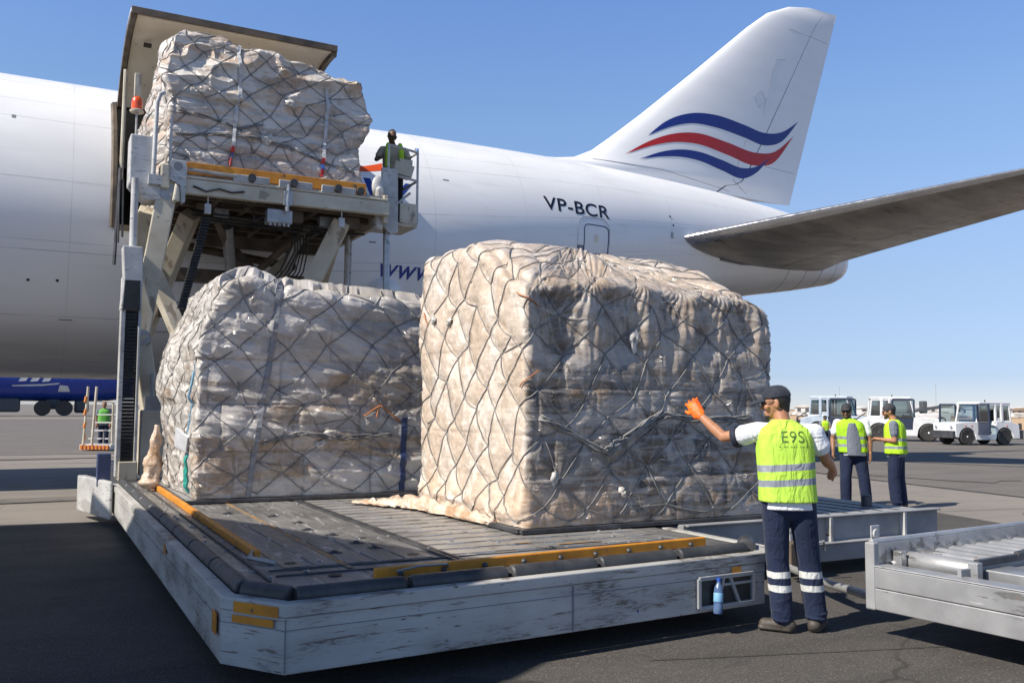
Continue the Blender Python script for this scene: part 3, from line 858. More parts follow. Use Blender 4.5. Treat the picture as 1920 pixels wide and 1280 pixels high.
    w.prism(poly, h0, h0 + .32)
    w.build('wing', MT['aircraft'], root, bevel=.06); set_uv(root.children[-1], lambda co, p: (co.x, 3.0))
    return root

DOOR_OPEN = 88.8
REG_SLOPE = 0.0
WING_SHADOW = [(-2.6, 19.6), (-2.4, 14.4), (.9, 14.0), (.85, 11.6), (1.3, 10.3), (1.75, 9.3), (2.15, 8.5), (2.55, 7.3), (3.2, 5.9), (3.1, 5.4), (1.2, 4.2), (-2, 2.6), (-7, 5), (-9.5, 12), (-10, 19.6)]
RIBBONS = [
    ([(16.31, 9.95), (17.0, 10.5), (18.0, 10.92), (18.9, 11.02), (20.2, 10.9), (21.2, 10.78), (22.0, 10.95), (22.82, 11.45)],
     [(16.31, 9.95), (17.0, 10.22), (18.0, 10.5), (18.9, 10.5), (20.2, 10.36), (21.2, 10.25), (22.0, 10.55), (22.82, 11.45)], 'logo_blue'),
    ([(15.45, 9.25), (16.3, 9.75), (17.3, 10.15), (18.2, 10.3), (19.4, 10.2), (20.8, 10.05), (21.6, 10.2), (22.57, 10.89)],
     [(15.45, 9.25), (16.3, 9.55), (17.3, 9.8), (18.2, 9.85), (19.4, 9.68), (20.8, 9.5), (21.6, 9.75), (22.57, 10.89)], 'logo_red'),
    ([(15.94, 9.15), (16.8, 9.5), (17.6, 9.68), (18.3, 9.7), (19.2, 9.58), (20.2, 9.45), (20.8, 9.6), (21.42, 9.98)],
     [(15.94, 9.15), (16.8, 9.3), (17.6, 9.37), (18.3, 9.33), (19.2, 9.15), (20.2, 9.02), (20.8, 9.35), (21.42, 9.98)], 'logo_blue')]
STAB = dict(u=[0, .2, 1], y=[21.6, 20.4, 11.0], xl=[15.7, 16.3, 24.2], z=[6.42, 6.52, 8.2], xt=[22.9, 22.6, 24.9 + 1.2], t=.11, inc=.3)
# ------------------------------------------------------------------ netted cargo
def hash2(ix, iy, seed):
    h = (ix.astype(np.int64) * 374761393 + iy.astype(np.int64) * 668265263 + seed * 1442695041) & 0xFFFFFFFF
    h = ((h ^ (h >> 13)) * 1274126177) & 0xFFFFFFFF
    return ((h ^ (h >> 16)) & 0xFFFF) / 65535.0
def vn(x, y, seed):
    ix, iy = np.floor(x), np.floor(y); fx, fy = x - ix, y - iy
    fx = fx * fx * fx * (fx * (fx * 6 - 15) + 10); fy = fy * fy * fy * (fy * (fy * 6 - 15) + 10)
    a, b = hash2(ix, iy, seed), hash2(ix + 1, iy, seed); c, d = hash2(ix, iy + 1, seed), hash2(ix + 1, iy + 1, seed)
    return (a + (b - a) * fx) * (1 - fy) + (c + (d - c) * fx) * fy
def fbm(x, y, seed, o=4):
    s = 0; a = .5; t = 0
    for k in range(o):
        s = s + a * vn(x * 2**k, y * 2**k, seed + k * 17); t += a; a *= .5
    return s / t
def ridge(x, y, seed, o=3):
    s = 0; a = .5; t = 0
    for k in range(o):
        s = s + a * (1 - np.abs(2 * vn(x * 1.9**k, y * 1.9**k, seed + k * 13) - 1))**2.2; t += a; a *= .5
    return s / t
def boxcells(x, y, seed, cw, chh, soft=.14):
    """value per stacked carton, with steep but bridged transitions"""
    row = np.floor(y / chh); off = hash2(row, row * 0, seed + 5) * cw
    X = (x + off) / cw; Y = y / chh
    ix, iy = np.floor(X), np.floor(Y); fx, fy = X - ix, Y - iy
    def st(f): return np.clip((f - (1 - soft)) / (2 * soft), 0, 1)
    v = hash2(ix, iy, seed)
    ex = np.minimum(fx, 1 - fx) * cw; ey = np.minimum(fy, 1 - fy) * chh
    return v, np.minimum(ex, ey)
def sm(a, b, x):
    t = np.clip((x - a) / (b - a), 0, 1); return t * t * (3 - 2 * t)

def blend(c, k, w):
    w = np.clip(w, 0, 1)[..., None]; return c * (1 - w) + np.array(k) * w

def film_mat(name, haze, bump=1.0, rough=.27, sx=1.0):
    """creased stretch film over goods: the goods' own colours come from the attribute, the milky film varies over them"""
    t = NT(name)
    at = t.n('ShaderNodeVertexColor'); at.layer_name = 'col'
    uv = t.n('ShaderNodeUVMap')
    def uvs(ax, ay, rz=0):
        mp = t.n('ShaderNodeMapping'); t.l(uv.outputs[0], mp.inputs[0]); mp.inputs['Scale'].default_value = (ax, ay, 1); mp.inputs['Rotation'].default_value = (0, 0, rz)
        return mp.outputs[0]
    def warp(vec, sc, amt):
        nz = t.n('ShaderNodeTexNoise'); nz.inputs['Scale'].default_value = sc; nz.inputs['Detail'].default_value = 3; t.l(vec, nz.inputs['Vector'])
        m = t.n('ShaderNodeVectorMath'); m.operation = 'SCALE'; t.l(nz.outputs['Color'], m.inputs[0]); m.inputs['Scale'].default_value = amt
        a = t.n('ShaderNodeVectorMath'); a.operation = 'ADD'; t.l(vec, a.inputs[0]); t.l(m.outputs[0], a.inputs[1]); return a.outputs[0]
    def vor(vec, sc, feat='F1'):
        x = t.n('ShaderNodeTexVoronoi'); x.feature = feat; x.inputs['Scale'].default_value = sc; t.l(vec, x.inputs['Vector']); return x.outputs['Distance']
    c = t.mix(t.ramp(t.noise(uvs(1, 1.6, .2), 4.5, 8, .68, .8), .48, .72, 0, .28), at.outputs[0], haze)
    # fine pale stretch lines
    c = t.mix(t.ramp(t.noise(uvs(1.2, 11, .06), 3.0, 8, .72, .6), .585, .655, 0, .48), c, tuple(min(.85, q * 1.22) for q in haze))
    c = t.mix(t.ramp(t.noise(uvs(1.0, 7, -.1), 4.1, 7, .7, .5), .59, .67, 0, .42), c, tuple(q * .36 for q in haze))
    c = t.mix(t.ramp(t.noise(uvs(7, 1.1, -.25), 2.6, 8, .72, .9), .59, .655, 0, .42), c, tuple(min(.85, q * 1.22) for q in haze))
    ed = vor(warp(uvs(1, 1.7, -.3), 3.0, .25), 7.0, 'DISTANCE_TO_EDGE')
    c = t.mix(t.ramp(ed, .004, .025, .25, 0), c, tuple(min(.85, q * 1.2) for q in haze))
    r = t.ramp(t.noise(uvs(1, 1.5), 6, 6, .65), .35, .65, .42, .7)
    # the goods and the body of the wrap shade softly; only the glossy skin of the film shows the sharp creases
    soft = t.bump(vor(warp(uvs(1, 1.9, -.25), 2.2, .45), 4.0), .32 * bump, .05)
    soft = t.bump(t.noise(uvs(.6, 4), 9, 7, .65, .5), .38 * bump, .010, soft)
    soft = t.bump(t.noise(uvs(3, 1, -.2), 7, 7, .65, .8), .30 * bump, .010, soft)
    b = t.bump(vor(warp(uvs(1, 1.9, -.25), 2.2, .45), 6.0), .9, .06)
    b = t.bump(vor(warp(uvs(1.1, 1.5, .45), 5, .25), 15), .5, .015, b)
    b = t.bump(t.noise(uvs(.6, 5, .08), 12, 8, .7, .5), .6, .009, b)
    b = t.bump(t.noise(uvs(4, .8, -.15), 10, 7, .7, .7), .5, .009, b)
    # crumple facets: each little cell of film lies at its own angle
    def cells(vec, sc, amt):
        x = t.n('ShaderNodeTexVoronoi'); x.inputs['Scale'].default_value = sc; t.l(vec, x.inputs['Vector'])
        a = t.n('ShaderNodeVectorMath'); a.operation = 'SUBTRACT'; t.l(x.outputs['Color'], a.inputs[0]); a.inputs[1].default_value = (.5, .5, .5)
        m = t.n('ShaderNodeVectorMath'); m.operation = 'SCALE'; t.l(a.outputs[0], m.inputs[0]); m.inputs['Scale'].default_value = amt; return m.outputs[0]
    def add(a_, b_):
        x = t.n('ShaderNodeVectorMath'); x.operation = 'ADD'; t.l(a_, x.inputs[0]); t.l(b_, x.inputs[1]); return x.outputs[0]
    def unit(a_):
        x = t.n('ShaderNodeVectorMath'); x.operation = 'NORMALIZE'; t.l(a_, x.inputs[0]); return x.outputs[0]
    f1 = cells(warp(uvs(1, 2.1, -.3), 2.4, .5), 7, .75); f2 = cells(warp(uvs(1.2, 1.6, .5), 5, .25), 17, .5)
    t.put(t.b.inputs['Coat Normal'], unit(add(add(b, f1), f2)))
    g1 = cells(warp(uvs(1, 2.1, -.3), 2.4, .5), 7, .22 * bump); g2 = cells(warp(uvs(1.2, 1.6, .5), 5, .25), 17, .16 * bump)
    soft = unit(add(add(soft, g1), g2))
    return t.set(col=c, rough=r, nor=soft, spec=.3, coat=.85, coatr=t.ramp(t.noise(uvs(1, 1), 4, 4), .3, .7, .05, .18))

def make_load(root, name_seed, x0, x1, y0, y1, zb, Hfun, deform, style, step=.011):
    seed = name_seed; L, W = x1 - x0, y1 - y0; rc = style.get('rc', .07); cx, cy = (x0 + x1) / 2, (y0 + y1) / 2
    # rounded rectangle outline, from the back-left corner: left, front, right, back
    P = []; N = []
    def arc(ax, ay, a0):
        for k in range(7):
            a = rad(a0 + 90 * k / 6); P.append((ax + rc * math.cos(a), ay + rc * math.sin(a))); N.append((math.cos(a), math.sin(a)))
    arc(x0 + rc, y0 + rc, 180); arc(x1 - rc, y0 + rc, 270); arc(x1 - rc, y1 - rc, 0); arc(x0 + rc, y1 - rc, 90)
    P.append(P[0]); N.append(N[0])
    # rotate so that s = 0 is at the back-left corner: the list starts at the left side front; shift
    P = np.array(P[:-1]); N = np.array(N[:-1])
    k0 = 21   # first point of the back-left arc
    P = np.roll(P, -k0, 0); N = np.roll(N, -k0, 0)
    P = np.vstack([P, P[:1]]); N = np.vstack([N, N[:1]])
    S = np.concatenate([[0], np.cumsum(np.linalg.norm(np.diff(P, axis=0), axis=1))])
    per = S[-1]; sA = W + L    # end of front side approximately
    fine_end = sA + .25
    s = np.concatenate([np.arange(0, fine_end, step), np.arange(fine_end, sA + W, .03), np.arange(sA + W, per - .01, .07)])
    ns = len(s)
    px = np.interp(s, S, P[:, 0]); py = np.interp(s, S, P[:, 1]); nx = np.interp(s, S, N[:, 0]); ny = np.interp(s, S, N[:, 1])
    nn = np.hypot(nx, ny); nx /= nn; ny /= nn
    He = Hfun(px, py)           # side height along the edge
    rt = style.get('rt', .13)
    n1 = int(np.max(He) / step); n2 = 14; n3 = int((W / 2 - rt) / .025)
    rows = []
    for j in range(n1 + 1):
        t = j / n1; rows.append((t * (He - rt), np.zeros(ns), np.zeros(ns)))
    for j in range(1, n2 + 1):
        th = math.pi / 2 * j / n2
        rows.append((He - rt + rt * math.sin(th), np.full(ns, rt * (1 - math.cos(th))), np.full(ns, rt * th)))
    for j in range(1, n3 + 1):
        d = rt + (W / 2 - rt) * j / n3
        rows.append((None, np.full(ns, d), np.full(ns, rt * 1.571 + d - rt)))
    X, Y, Z, Hc = [], [], [], []
    for (z, d, hh) in rows:
        fx = np.maximum(0, 1 - d / (L / 2)); fy = np.maximum(0, 1 - d / (W / 2))
        x = cx + (px - cx) * fx; y = cy + (py - cy) * fy
        if z is None: z = Hfun(x, y); h = He - rt + hh
        else: h = np.where(hh > 0, He - rt + hh, z)
        X.append(x); Y.append(y); Z.append(z); Hc.append(h)
    X, Y, Z, Hc = map(np.array, (X, Y, Z, Hc)); nr = len(X)
    Sg = np.broadcast_to(s, X.shape).copy()
    def normals(X, Y, Z):
        dsx = np.roll(X, -1, 1) - np.roll(X, 1, 1); dsy = np.roll(Y, -1, 1) - np.roll(Y, 1, 1); dsz = np.roll(Z, -1, 1) - np.roll(Z, 1, 1)
        dhx, dhy, dhz = np.gradient(X, axis=0), np.gradient(Y, axis=0), np.gradient(Z, axis=0)
        a = dsy * dhz - dsz * dhy; b = dsz * dhx - dsx * dhz; c = dsx * dhy - dsy * dhx
        l = np.sqrt(a * a + b * b + c * c) + 1e-9
        return a / l, b / l, c / l
    n_x, n_y, n_z = normals(X, Y, Z)
    # stacked goods, bridged by film
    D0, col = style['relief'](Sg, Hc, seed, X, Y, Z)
    # ---- the net: jittered diamond lattice
    rs = np.random.RandomState(seed)
    a, b = style['net']; jit = style.get('jit', .05)
    ni = int((fine_end + W * .6) / a) + 1; nj = int((np.max(He) + .9) / b) + 1
    kn = {}
    for i in range(-1, ni + 1):
        for j in range(0, nj + 1):
            if (i + j) % 2 == 0:
                kn[(i, j)] = (max(.005, i * a + rs.uniform(-1, 1) * jit + style.get('skew', 0) * j * b), max(.04, j * b + rs.uniform(-1, 1) * jit * 1.3 - style.get('drop', 0) * abs(math.sin(i * .9))))
    segs = []
    for (i, j), p in kn.items():
        for q in ((i + 1, j + 1), (i + 1, j - 1)):
            if q in kn and rs.rand() > style.get('miss', .03): segs.append((p, kn[q]))
    for _ in range(style.get('extra', 0)):        # slack ends and doubled ropes
        p = list(kn.values())[rs.randint(len(kn))]
        segs.append((p, (p[0] + rs.uniform(-.5, .5), max(.05, p[1] + rs.uniform(-.12, .12)))))
    segs += style.get('segs', [])
    ds = np.full(X.shape, 1.0); dk = np.full(X.shape, 1.0); ak = np.zeros(X.shape)
    hrow = Hc[:, ns // 3]
    for (p, q) in segs:
        sa, sb = min(p[0], q[0]) - .15, max(p[0], q[0]) + .15
        i0, i1 = np.searchsorted(s, sa), np.searchsorted(s, sb)
        if i1 <= i0: continue
        ha, hb = min(p[1], q[1]) - .15, max(p[1], q[1]) + .15
        # rows bounds taken over the varying heights
        hh = Hc[:, i0:i1]; rr = np.where((hh.max(1) > ha) & (hh.min(1) < hb))[0]
        if len(rr) == 0: continue
        r0, r1 = rr[0], rr[-1] + 1
        ss = Sg[r0:r1, i0:i1]; hh = Hc[r0:r1, i0:i1]
        vx, vy = q[0] - p[0], q[1] - p[1]; l2 = vx * vx + vy * vy + 1e-9
        t = np.clip(((ss - p[0]) * vx + (hh - p[1]) * vy) / l2, 0, 1)
        d = np.hypot(ss - p[0] - t * vx, hh - p[1] - t * vy)
        ds[r0:r1, i0:i1] = np.minimum(ds[r0:r1, i0:i1], d)
    for p in kn.values():
        i0, i1 = np.searchsorted(s, p[0] - .22), np.searchsorted(s, p[0] + .22)
        if i1 <= i0: continue
        hh = Hc[:, i0:i1]; rr = np.where((hh.max(1) > p[1] - .22) & (hh.min(1) < p[1] + .22))[0]
        if len(rr) == 0: continue
        r0, r1 = rr[0], rr[-1] + 1
        ss = Sg[r0:r1, i0:i1] - p[0]; hh = Hc[r0:r1, i0:i1] - p[1]
        d = np.hypot(ss, hh); old = dk[r0:r1, i0:i1]; m = d < old
        ak[r0:r1, i0:i1] = np.where(m, np.arctan2(hh, ss) + p[0] * 7, ak[r0:r1, i0:i1]); dk[r0:r1, i0:i1] = np.minimum(old, d)
    nd = style.get('dimple', .022)
    base = D0 - nd * np.exp(-(ds / .055)**2) - nd * .7 * np.exp(-(dk / .06)**2)
    # pleats running into the knots
    base += style.get('pleat', .006) * np.cos(ak * 7 + np.floor(ak * 2) * .7) * np.exp(-dk / .10) * (1 - np.exp(-(dk / .03)**2))
    fade = sm(0, .03, Hc)
    # milky gathers of film running into the knots
    gk = np.exp(-dk / .13) * (1 - np.exp(-(dk / .02)**2)) * sm(.25, .85, np.cos(ak * 8 + 2.5 * np.sin(ak * 3 + 1))) * style.get('gather', .55)
    col = blend(col, style.get('milk', (.66, .61, .56)), gk)
    X = X + n_x * base; Y = Y + n_y * base; Z = Z + n_z * base * fade
    X, Y, Z = deform(X, Y, Z)
    Z = np.maximum(Z, .003) + zb
    n_x, n_y, n_z = normals(X, Y, Z)
    V = np.stack([X, Y, Z], -1).reshape(-1, 3)
    off = np.array(world_off(root)); V = V - off
    idx = np.arange(nr * ns).reshape(nr, ns)
    a_ = idx[:-1]; b_ = idx[1:]
    Fq = np.stack([a_, np.roll(a_, -1, 1), np.roll(b_, -1, 1), b_], -1).reshape(-1, 4)
    me = D.meshes.new('wrapped_goods')
    me.vertices.add(len(V)); me.vertices.foreach_set('co', V.ravel())
    me.loops.add(len(Fq) * 4); me.loops.foreach_set('vertex_index', Fq.ravel().astype(np.int32))
    me.polygons.add(len(Fq)); me.polygons.foreach_set('loop_start', np.arange(0, len(Fq) * 4, 4, dtype=np.int32)); me.polygons.foreach_set('loop_total', np.full(len(Fq), 4, np.int32))
    me.update(calc_edges=True)
    me.polygons.foreach_set('use_smooth', [True] * len(Fq))
    uvl = me.uv_layers.new(name='UVMap')
    SU = np.concatenate([Sg, np.full((nr, 1), per)], 1)
    u4 = np.stack([SU[:-1, :-1], SU[:-1, 1:], SU[1:, 1:], SU[1:, :-1]], -1).reshape(-1)
    H1 = np.concatenate([Hc, Hc[:, :1]], 1)
    v4 = np.stack([H1[:-1, :-1], H1[:-1, 1:], H1[1:, 1:], H1[1:, :-1]], -1).reshape(-1)
    uvl.data.foreach_set('uv', np.stack([u4, v4], -1).ravel())
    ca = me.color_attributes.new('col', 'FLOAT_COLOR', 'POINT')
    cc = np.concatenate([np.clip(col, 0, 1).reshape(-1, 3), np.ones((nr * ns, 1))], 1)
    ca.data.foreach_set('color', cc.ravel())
    me.materials.append(style['mat'])
    o = D.objects.new('wrapped_goods', me); link(o, root)
    # ---- ropes laid on the finished surface
    def surf(ps, ph, lift):
        i = min(max(np.searchsorted(s, ps) - 1, 0), ns - 2); f = (ps - s[i]) / (s[i + 1] - s[i])
        hcol = Hc[:, i]; j = min(max(int(np.searchsorted(hcol, ph)) - 1, 0), nr - 2); g = (ph - hcol[j]) / max(hcol[j + 1] - hcol[j], 1e-6)
        f = min(max(f, 0), 1); g = min(max(g, 0), 1)
        def bl(A): return (A[j, i] * (1 - f) + A[j, i + 1] * f) * (1 - g) + (A[j + 1, i] * (1 - f) + A[j + 1, i + 1] * f) * g
        n = Vector((bl(n_x), bl(n_y), bl(n_z)))
        return Vector((bl(X), bl(Y), bl(Z))) + n * lift, n
    hmax = lambda ps: float(np.interp(ps, s, Hc[-1])) - .02
    net = MB(); r0 = style.get('rope', .0085)
    for (p, q) in segs:
        if max(p[0], q[0]) > sA + W * .7 or min(p[0], q[0]) < 0: continue
        if min(p[1], q[1]) > hmax(p[0]): continue
        ln = math.hypot(q[0] - p[0], q[1] - p[1]); n = max(3, int(ln / .035)); pts = []
        sag = rs.uniform(-.02, .02); lf = rs.uniform(.5, 1.3)
        for k in range(n + 1):
            t = k / n; w = math.sin(math.pi * t)
            ps = p[0] + (q[0] - p[0]) * t + sag * w; ph = p[1] + (q[1] - p[1]) * t - abs(sag) * w
            if ph > hmax(ps): break
            pts.append(surf(ps, ph, r0 * lf + style.get('lift', .0) * w)[0])
        if len(pts) > 1: net.tube(pts, r0, 5, cap=False)
    for p in kn.values():
        if 0 < p[0] < sA + W * .6 and p[1] < hmax(p[0]):
            c, n = surf(p[0], p[1], r0)
            net.ell(c, r0 * 2.1, r0 * 2.1, r0 * 1.7, None, 7, 5)
    for poly, rr in style.get('bundles', []):
        for m in range(4):
            pts = []
            for k in range(len(poly) * 8 - 7):
                i = min(k // 8, len(poly) - 2); t = (k - i * 8) / 8
                ps = poly[i][0] + (poly[i + 1][0] - poly[i][0]) * t + rs.uniform(-.008, .008) + .012 * math.sin(k * .8 + m * 2)
                ph = poly[i][1] + (poly[i + 1][1] - poly[i][1]) * t + .022 * math.sin(k * .5 + m * 1.7)
                pts.append(surf(ps, ph, .012 + .008 * (m % 2))[0])
            net.tube(pts, rr, 5)
    net.build('cargo_net', MT['net'], root, smooth='all')
    def strap(name, path, w, m, parent=root, lift=.013):
        q = MB(); rg = []
        n = 60
        pp = np.array(path); L_ = np.concatenate([[0], np.cumsum(np.linalg.norm(np.diff(pp, axis=0), axis=1))])
        for k in range(n + 1):
            l = L_[-1] * k / n; ps = np.interp(l, L_, pp[:, 0]); ph = np.interp(l, L_, pp[:, 1])
            if ph > hmax(ps): break
            l2 = min(L_[-1], l + .02); d = np.array([np.interp(l2, L_, pp[:, 0]) - ps, np.interp(l2, L_, pp[:, 1]) - ph])
            if np.hypot(*d) < 1e-6: d = dprev
            dprev = d; d = d / np.hypot(*d); e = np.array([-d[1], d[0]]) * w / 2
            c, nrm = surf(ps, ph, lift)
            a = surf(ps + e[0], ph + e[1], lift)[0]; b = surf(ps - e[0], ph - e[1], lift)[0]
            rg.append([a + nrm * .004, b + nrm * .004, b - nrm * .012, a - nrm * .012])
        q.rings(rg); return q.build(name, m, parent)
    return dict(obj=o, surf=surf, strap=strap, W=W, L=L)

def mixc(a, b, t): return np.array(a) * (1 - t[..., None]) + np.array(b) * t[..., None]

def pallet_base(root, x0, x1, y0, y1, zb):
    b = MB(); b.bx(x0 - .07, x1 + .07, y0 - .07, y1 + .07, zb - .028, zb - .006)
    b.build('pallet_sheet', MT['alu'], root, bevel=.004)
    e = MB(); z = zb - .014
    for (xa, ya, xb, yb) in ((x0 - .075, y0 - .075, x1 + .075, y0 - .075), (x0 - .075, y0 - .04, x0 - .075, y1 + .04), (x1 + .075, y0 - .04, x1 + .075, y1 + .04)):
        e.beam((xa, ya, z), (xb, yb, z), .04, .036)
    e.build('edge_rail', MT['steel_dark'], root, bevel=.004)

# ---- reliefs
def relief_c(S, H, seed, X, Y, Z):
    W, L = 2.42, 2.79
    front = sm(W - .02, W + .03, S) * (1 - sm(W + L - .03, W + L + .02, S))
    v, e = boxcells(S + .13, H, seed, .58, .40)
    tone = hash2(np.floor(v * 999), np.floor(v * 77), seed)
    u = S - W
    # the film is tented over a few carton corners on the upper front and sags into hollows between them
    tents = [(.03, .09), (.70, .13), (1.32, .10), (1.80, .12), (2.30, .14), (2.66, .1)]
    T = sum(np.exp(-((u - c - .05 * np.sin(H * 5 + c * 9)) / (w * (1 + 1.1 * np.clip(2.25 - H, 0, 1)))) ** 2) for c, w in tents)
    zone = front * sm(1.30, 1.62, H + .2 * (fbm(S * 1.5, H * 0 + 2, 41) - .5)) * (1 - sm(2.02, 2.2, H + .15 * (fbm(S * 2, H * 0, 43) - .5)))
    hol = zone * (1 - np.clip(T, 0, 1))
    ang = np.zeros_like(S)
    for c, w in tents: ang += np.exp(-((u - c) / .34) ** 2) * np.cos(np.arctan2(u - c, 2.28 - H) * 26 + c * 5) 
    pleats = .007 * ang * sm(1.2, 1.6, H) * front
    wraps = .007 * ridge(S * .9, H * 17 + 1.5 * fbm(S * 1.5, H * 3, 5), seed + 9)
    soft = .032 * (fbm(S * 1.2, H * 1.2, seed + 11, 2) - .5) + .008 * (ridge(S * 3 + H * 2, H * 4 - S * 2, seed + 2) - .4)
    stack = (v - .5) * .030 - .007 * np.exp(-(e / .03)**2)
    up = sm(1.2, 1.6, H)
    d_front = stack * (1 - up * .6) + wraps * (1 - up) + soft * .55 - .09 * hol + pleats + .03 * up * (ridge(S * 6, H * .9, seed + 3) - .4)
    d_left = soft * 1.2 + .014 * (ridge(S * 1.6 + H * .5, H * 1.1, seed + 4, 2) - .4) + wraps * .4 + stack * .35 + .006 * (ridge(S * 5 + H, H * 2.5 - S, seed + 14) - .4)
    foot = .05 * np.exp(-((H - .12) / .10)**2) * (1 - front * .7) * (.3 + ridge(S * 5, H * 4, seed + 6))
    d = d_left * (1 - front) + d_front * front + foot
    cream = mixc((.68, .56, .45), (.58, .465, .36), sm(.35, .65, fbm(S * 3, H * 3, seed + 21)))
    cream = blend(cream, (.78, .68, .58), sm(.57, .70, fbm(S * 2.2 + 3, H * 2.2, seed + 33)) * .8)
    # cartons seen through the film on the front
    box = mixc((.36, .26, .17), (.10, .085, .075), sm(.2, .8, tone))
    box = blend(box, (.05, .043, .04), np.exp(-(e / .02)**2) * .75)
    box = box * .74
    box = blend(box, (.25, .225, .20), sm(.46, .60, fbm(S * .8, H * 9, seed + 22)) * .5)
    box = blend(box, (.07, .06, .055), sm(.52, .63, fbm(S * .9 + 7, H * 11, seed + 52)) * .6)
    box = blend(box, (.36, .325, .30), sm(.48, .74, fbm(S * 2.0 + H, H * 2.4, seed + 23)) * .6)
    box = blend(box, (.56, .53, .51), sm(.54, .62, fbm(S * 1.1, H * 22, seed + 24)) * .5)
    box = blend(box, (.38, .26, .15), sm(.55, .66, fbm(S * 1.3 + 2, H * 3.5, seed + 26)) * (1 - up) * .6)
    box = blend(box, (.13, .11, .092), hol * 1.0 * (1 - .5 * sm(.5, .65, fbm(S * 3, H * 3, seed + 61))))  # hollows painted darker, as the shade in their depth
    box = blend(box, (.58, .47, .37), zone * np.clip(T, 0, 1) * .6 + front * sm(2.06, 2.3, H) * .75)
    tri = sm(.30, .62, vn(u * 3.1 + H * 1.2, H * 2.3 - u, seed + 91)) - sm(.62, .7, vn(u * 3.1 + H * 1.2, H * 2.3 - u, seed + 91))
    box = blend(box, (.52, .50, .49), tri * .35)
    box = blend(box, (.62, .60, .58), sm(.56, .62, fbm(S * 2.2 + H * 1.5, H * 6 - S * 1.2, seed + 92)) * .5)
    st = sm(.52, .64, fbm(S * 16 + H * 2, H * 1.3, seed + 62)) * up
    box = blend(box, (.60, .54, .47), st * .5)
    footc = (1 - sm(.08, .5, H + .3 * (fbm(S * 4, H, 8) - .5))) * (1 - sm(W + .4, W + 1.4, S))
    box = blend(box, (.62, .43, .28), footc * .85)
    cream = blend(cream, (.68, .47, .31), footc * .6)
    low = 1 - sm(.75, 1.25, H + .3 * (fbm(S * 2, H, 93) - .5))
    cream = blend(cream, (.50, .40, .32), low * sm(.42, .60, fbm(S * 1.0, H * 9, seed + 94)) * .6)
    cream = blend(cream, (.46, .36, .28), np.exp(-(e / .02)**2) * .45)
    cream = blend(cream, (.78, .72, .66), sm(.57, .63, fbm(S * 4 - H * 1.5, H * 2.2 + S, seed + 95)) * .5)
    cream = blend(cream, (.56, .43, .32), sm(.58, .66, fbm(S * 3 + H * 1.5, H * 1.6 + 5, seed + 96)) * .5)
    box = box * np.array((.80, .76, .72))
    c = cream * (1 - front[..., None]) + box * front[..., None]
    return d, c
def relief_a(S, H, seed, X, Y, Z):
    v, e = boxcells(S, H, seed, .8, .52)
    q = S * .9 - H * .45
    d = (v - .5) * .04 - .02 * np.exp(-(e / .07)**2) + .06 * (fbm(S * 1.3, H * 1.5, seed, 3) - .5)
    w = fbm(S * 1.6, H * 1.6, 4)
    d += .050 * (ridge(q * 1.1 + .8 * w, (H + S * .25) * 3.6 + w, seed + 3) - .45)
    d += .020 * (ridge(q * 2.2 + .8 * w, (H + S * .4) * 7.5 + 2 * w, seed + 7) - .45)
    d += .008 * (ridge(S * 2.5, H * 19 + S * 4, seed + 8) - .4)
    c = mixc((.56, .545, .53), (.42, .40, .375), sm(.36, .64, fbm(S * 2, H * 3.5, seed + 21)))
    low = 1 - sm(1.1, 1.9, H)
    c = blend(c, (.30, .215, .14), sm(.47, .60, fbm(S * 1.1 + 4, H * 3.4, seed + 25)) * (.3 + .6 * low))
    c = blend(c, (.24, .225, .215), sm(.48, .64, fbm(S * 1.3 + 9, H * 5, seed + 27)) * (.3 + .35 * low))
    c = blend(c, (.68, .67, .66), sm(.55, .68, fbm(S * 2.6 + H * 2, H * 7 + S * 2, seed + 28)) * .4)
    c = blend(c, (.16, .14, .125), np.exp(-(e / .016)**2) * low * .6)
    c = c * np.array((1.04, 1.0, .955))
    return d, c
def relief_b(S, H, seed, X, Y, Z):
    W = 2.44
    v, e = boxcells(S + .2, H, seed, .7, .42)
    bag = sm(1.25, 1.5, H + .15 * np.sin(S * 2.2))
    w = fbm(S * 1.5, H * 2, 5)
    d = (v - .5) * .05 * (1 - bag) - .025 * np.exp(-(e / .05)**2) * (1 - bag)
    d += bag * (.13 * (ridge(S * 1.5 + 3, H * 1.8, seed + 5, 2) - .35) * 1.25 + .09 * (fbm(S * 2.6, H * 2.6, seed + 1, 3) - .5))
    d += .028 * (ridge(S * .8, H * 5.5 + .8 * w, seed + 3) - .45) * (1 - bag * .6)
    d += .014 * (ridge(S * 1.8 + w, H * 13 + w, seed + 8) - .4) + .06 * (fbm(S * 1.2, H * 1.2, seed + 13, 3) - .5)
    c = mixc((.64, .58, .51), (.47, .39, .32), sm(.36, .64, fbm(S * 2, H * 4, seed + 21)))
    c = blend(c, (.33, .22, .14), sm(.48, .64, fbm(S * 1.6 + 4, H * 2.6, seed + 25)) * (.3 + .5 * bag))
    c = blend(c, (.26, .23, .20), sm(.50, .62, fbm(S * 1.0 + 4, H * 9, seed + 45)) * (1 - bag) * .6)
    c = blend(c, (.60, .40, .27), sm(.57, .66, fbm(S * 1.4 + 14, H * 8, seed + 29)) * .55)
    c = blend(c, (.72, .70, .66), sm(.54, .64, fbm(S * 2.2 + 14, H * 7, seed + 30)) * .6)
    return d, c

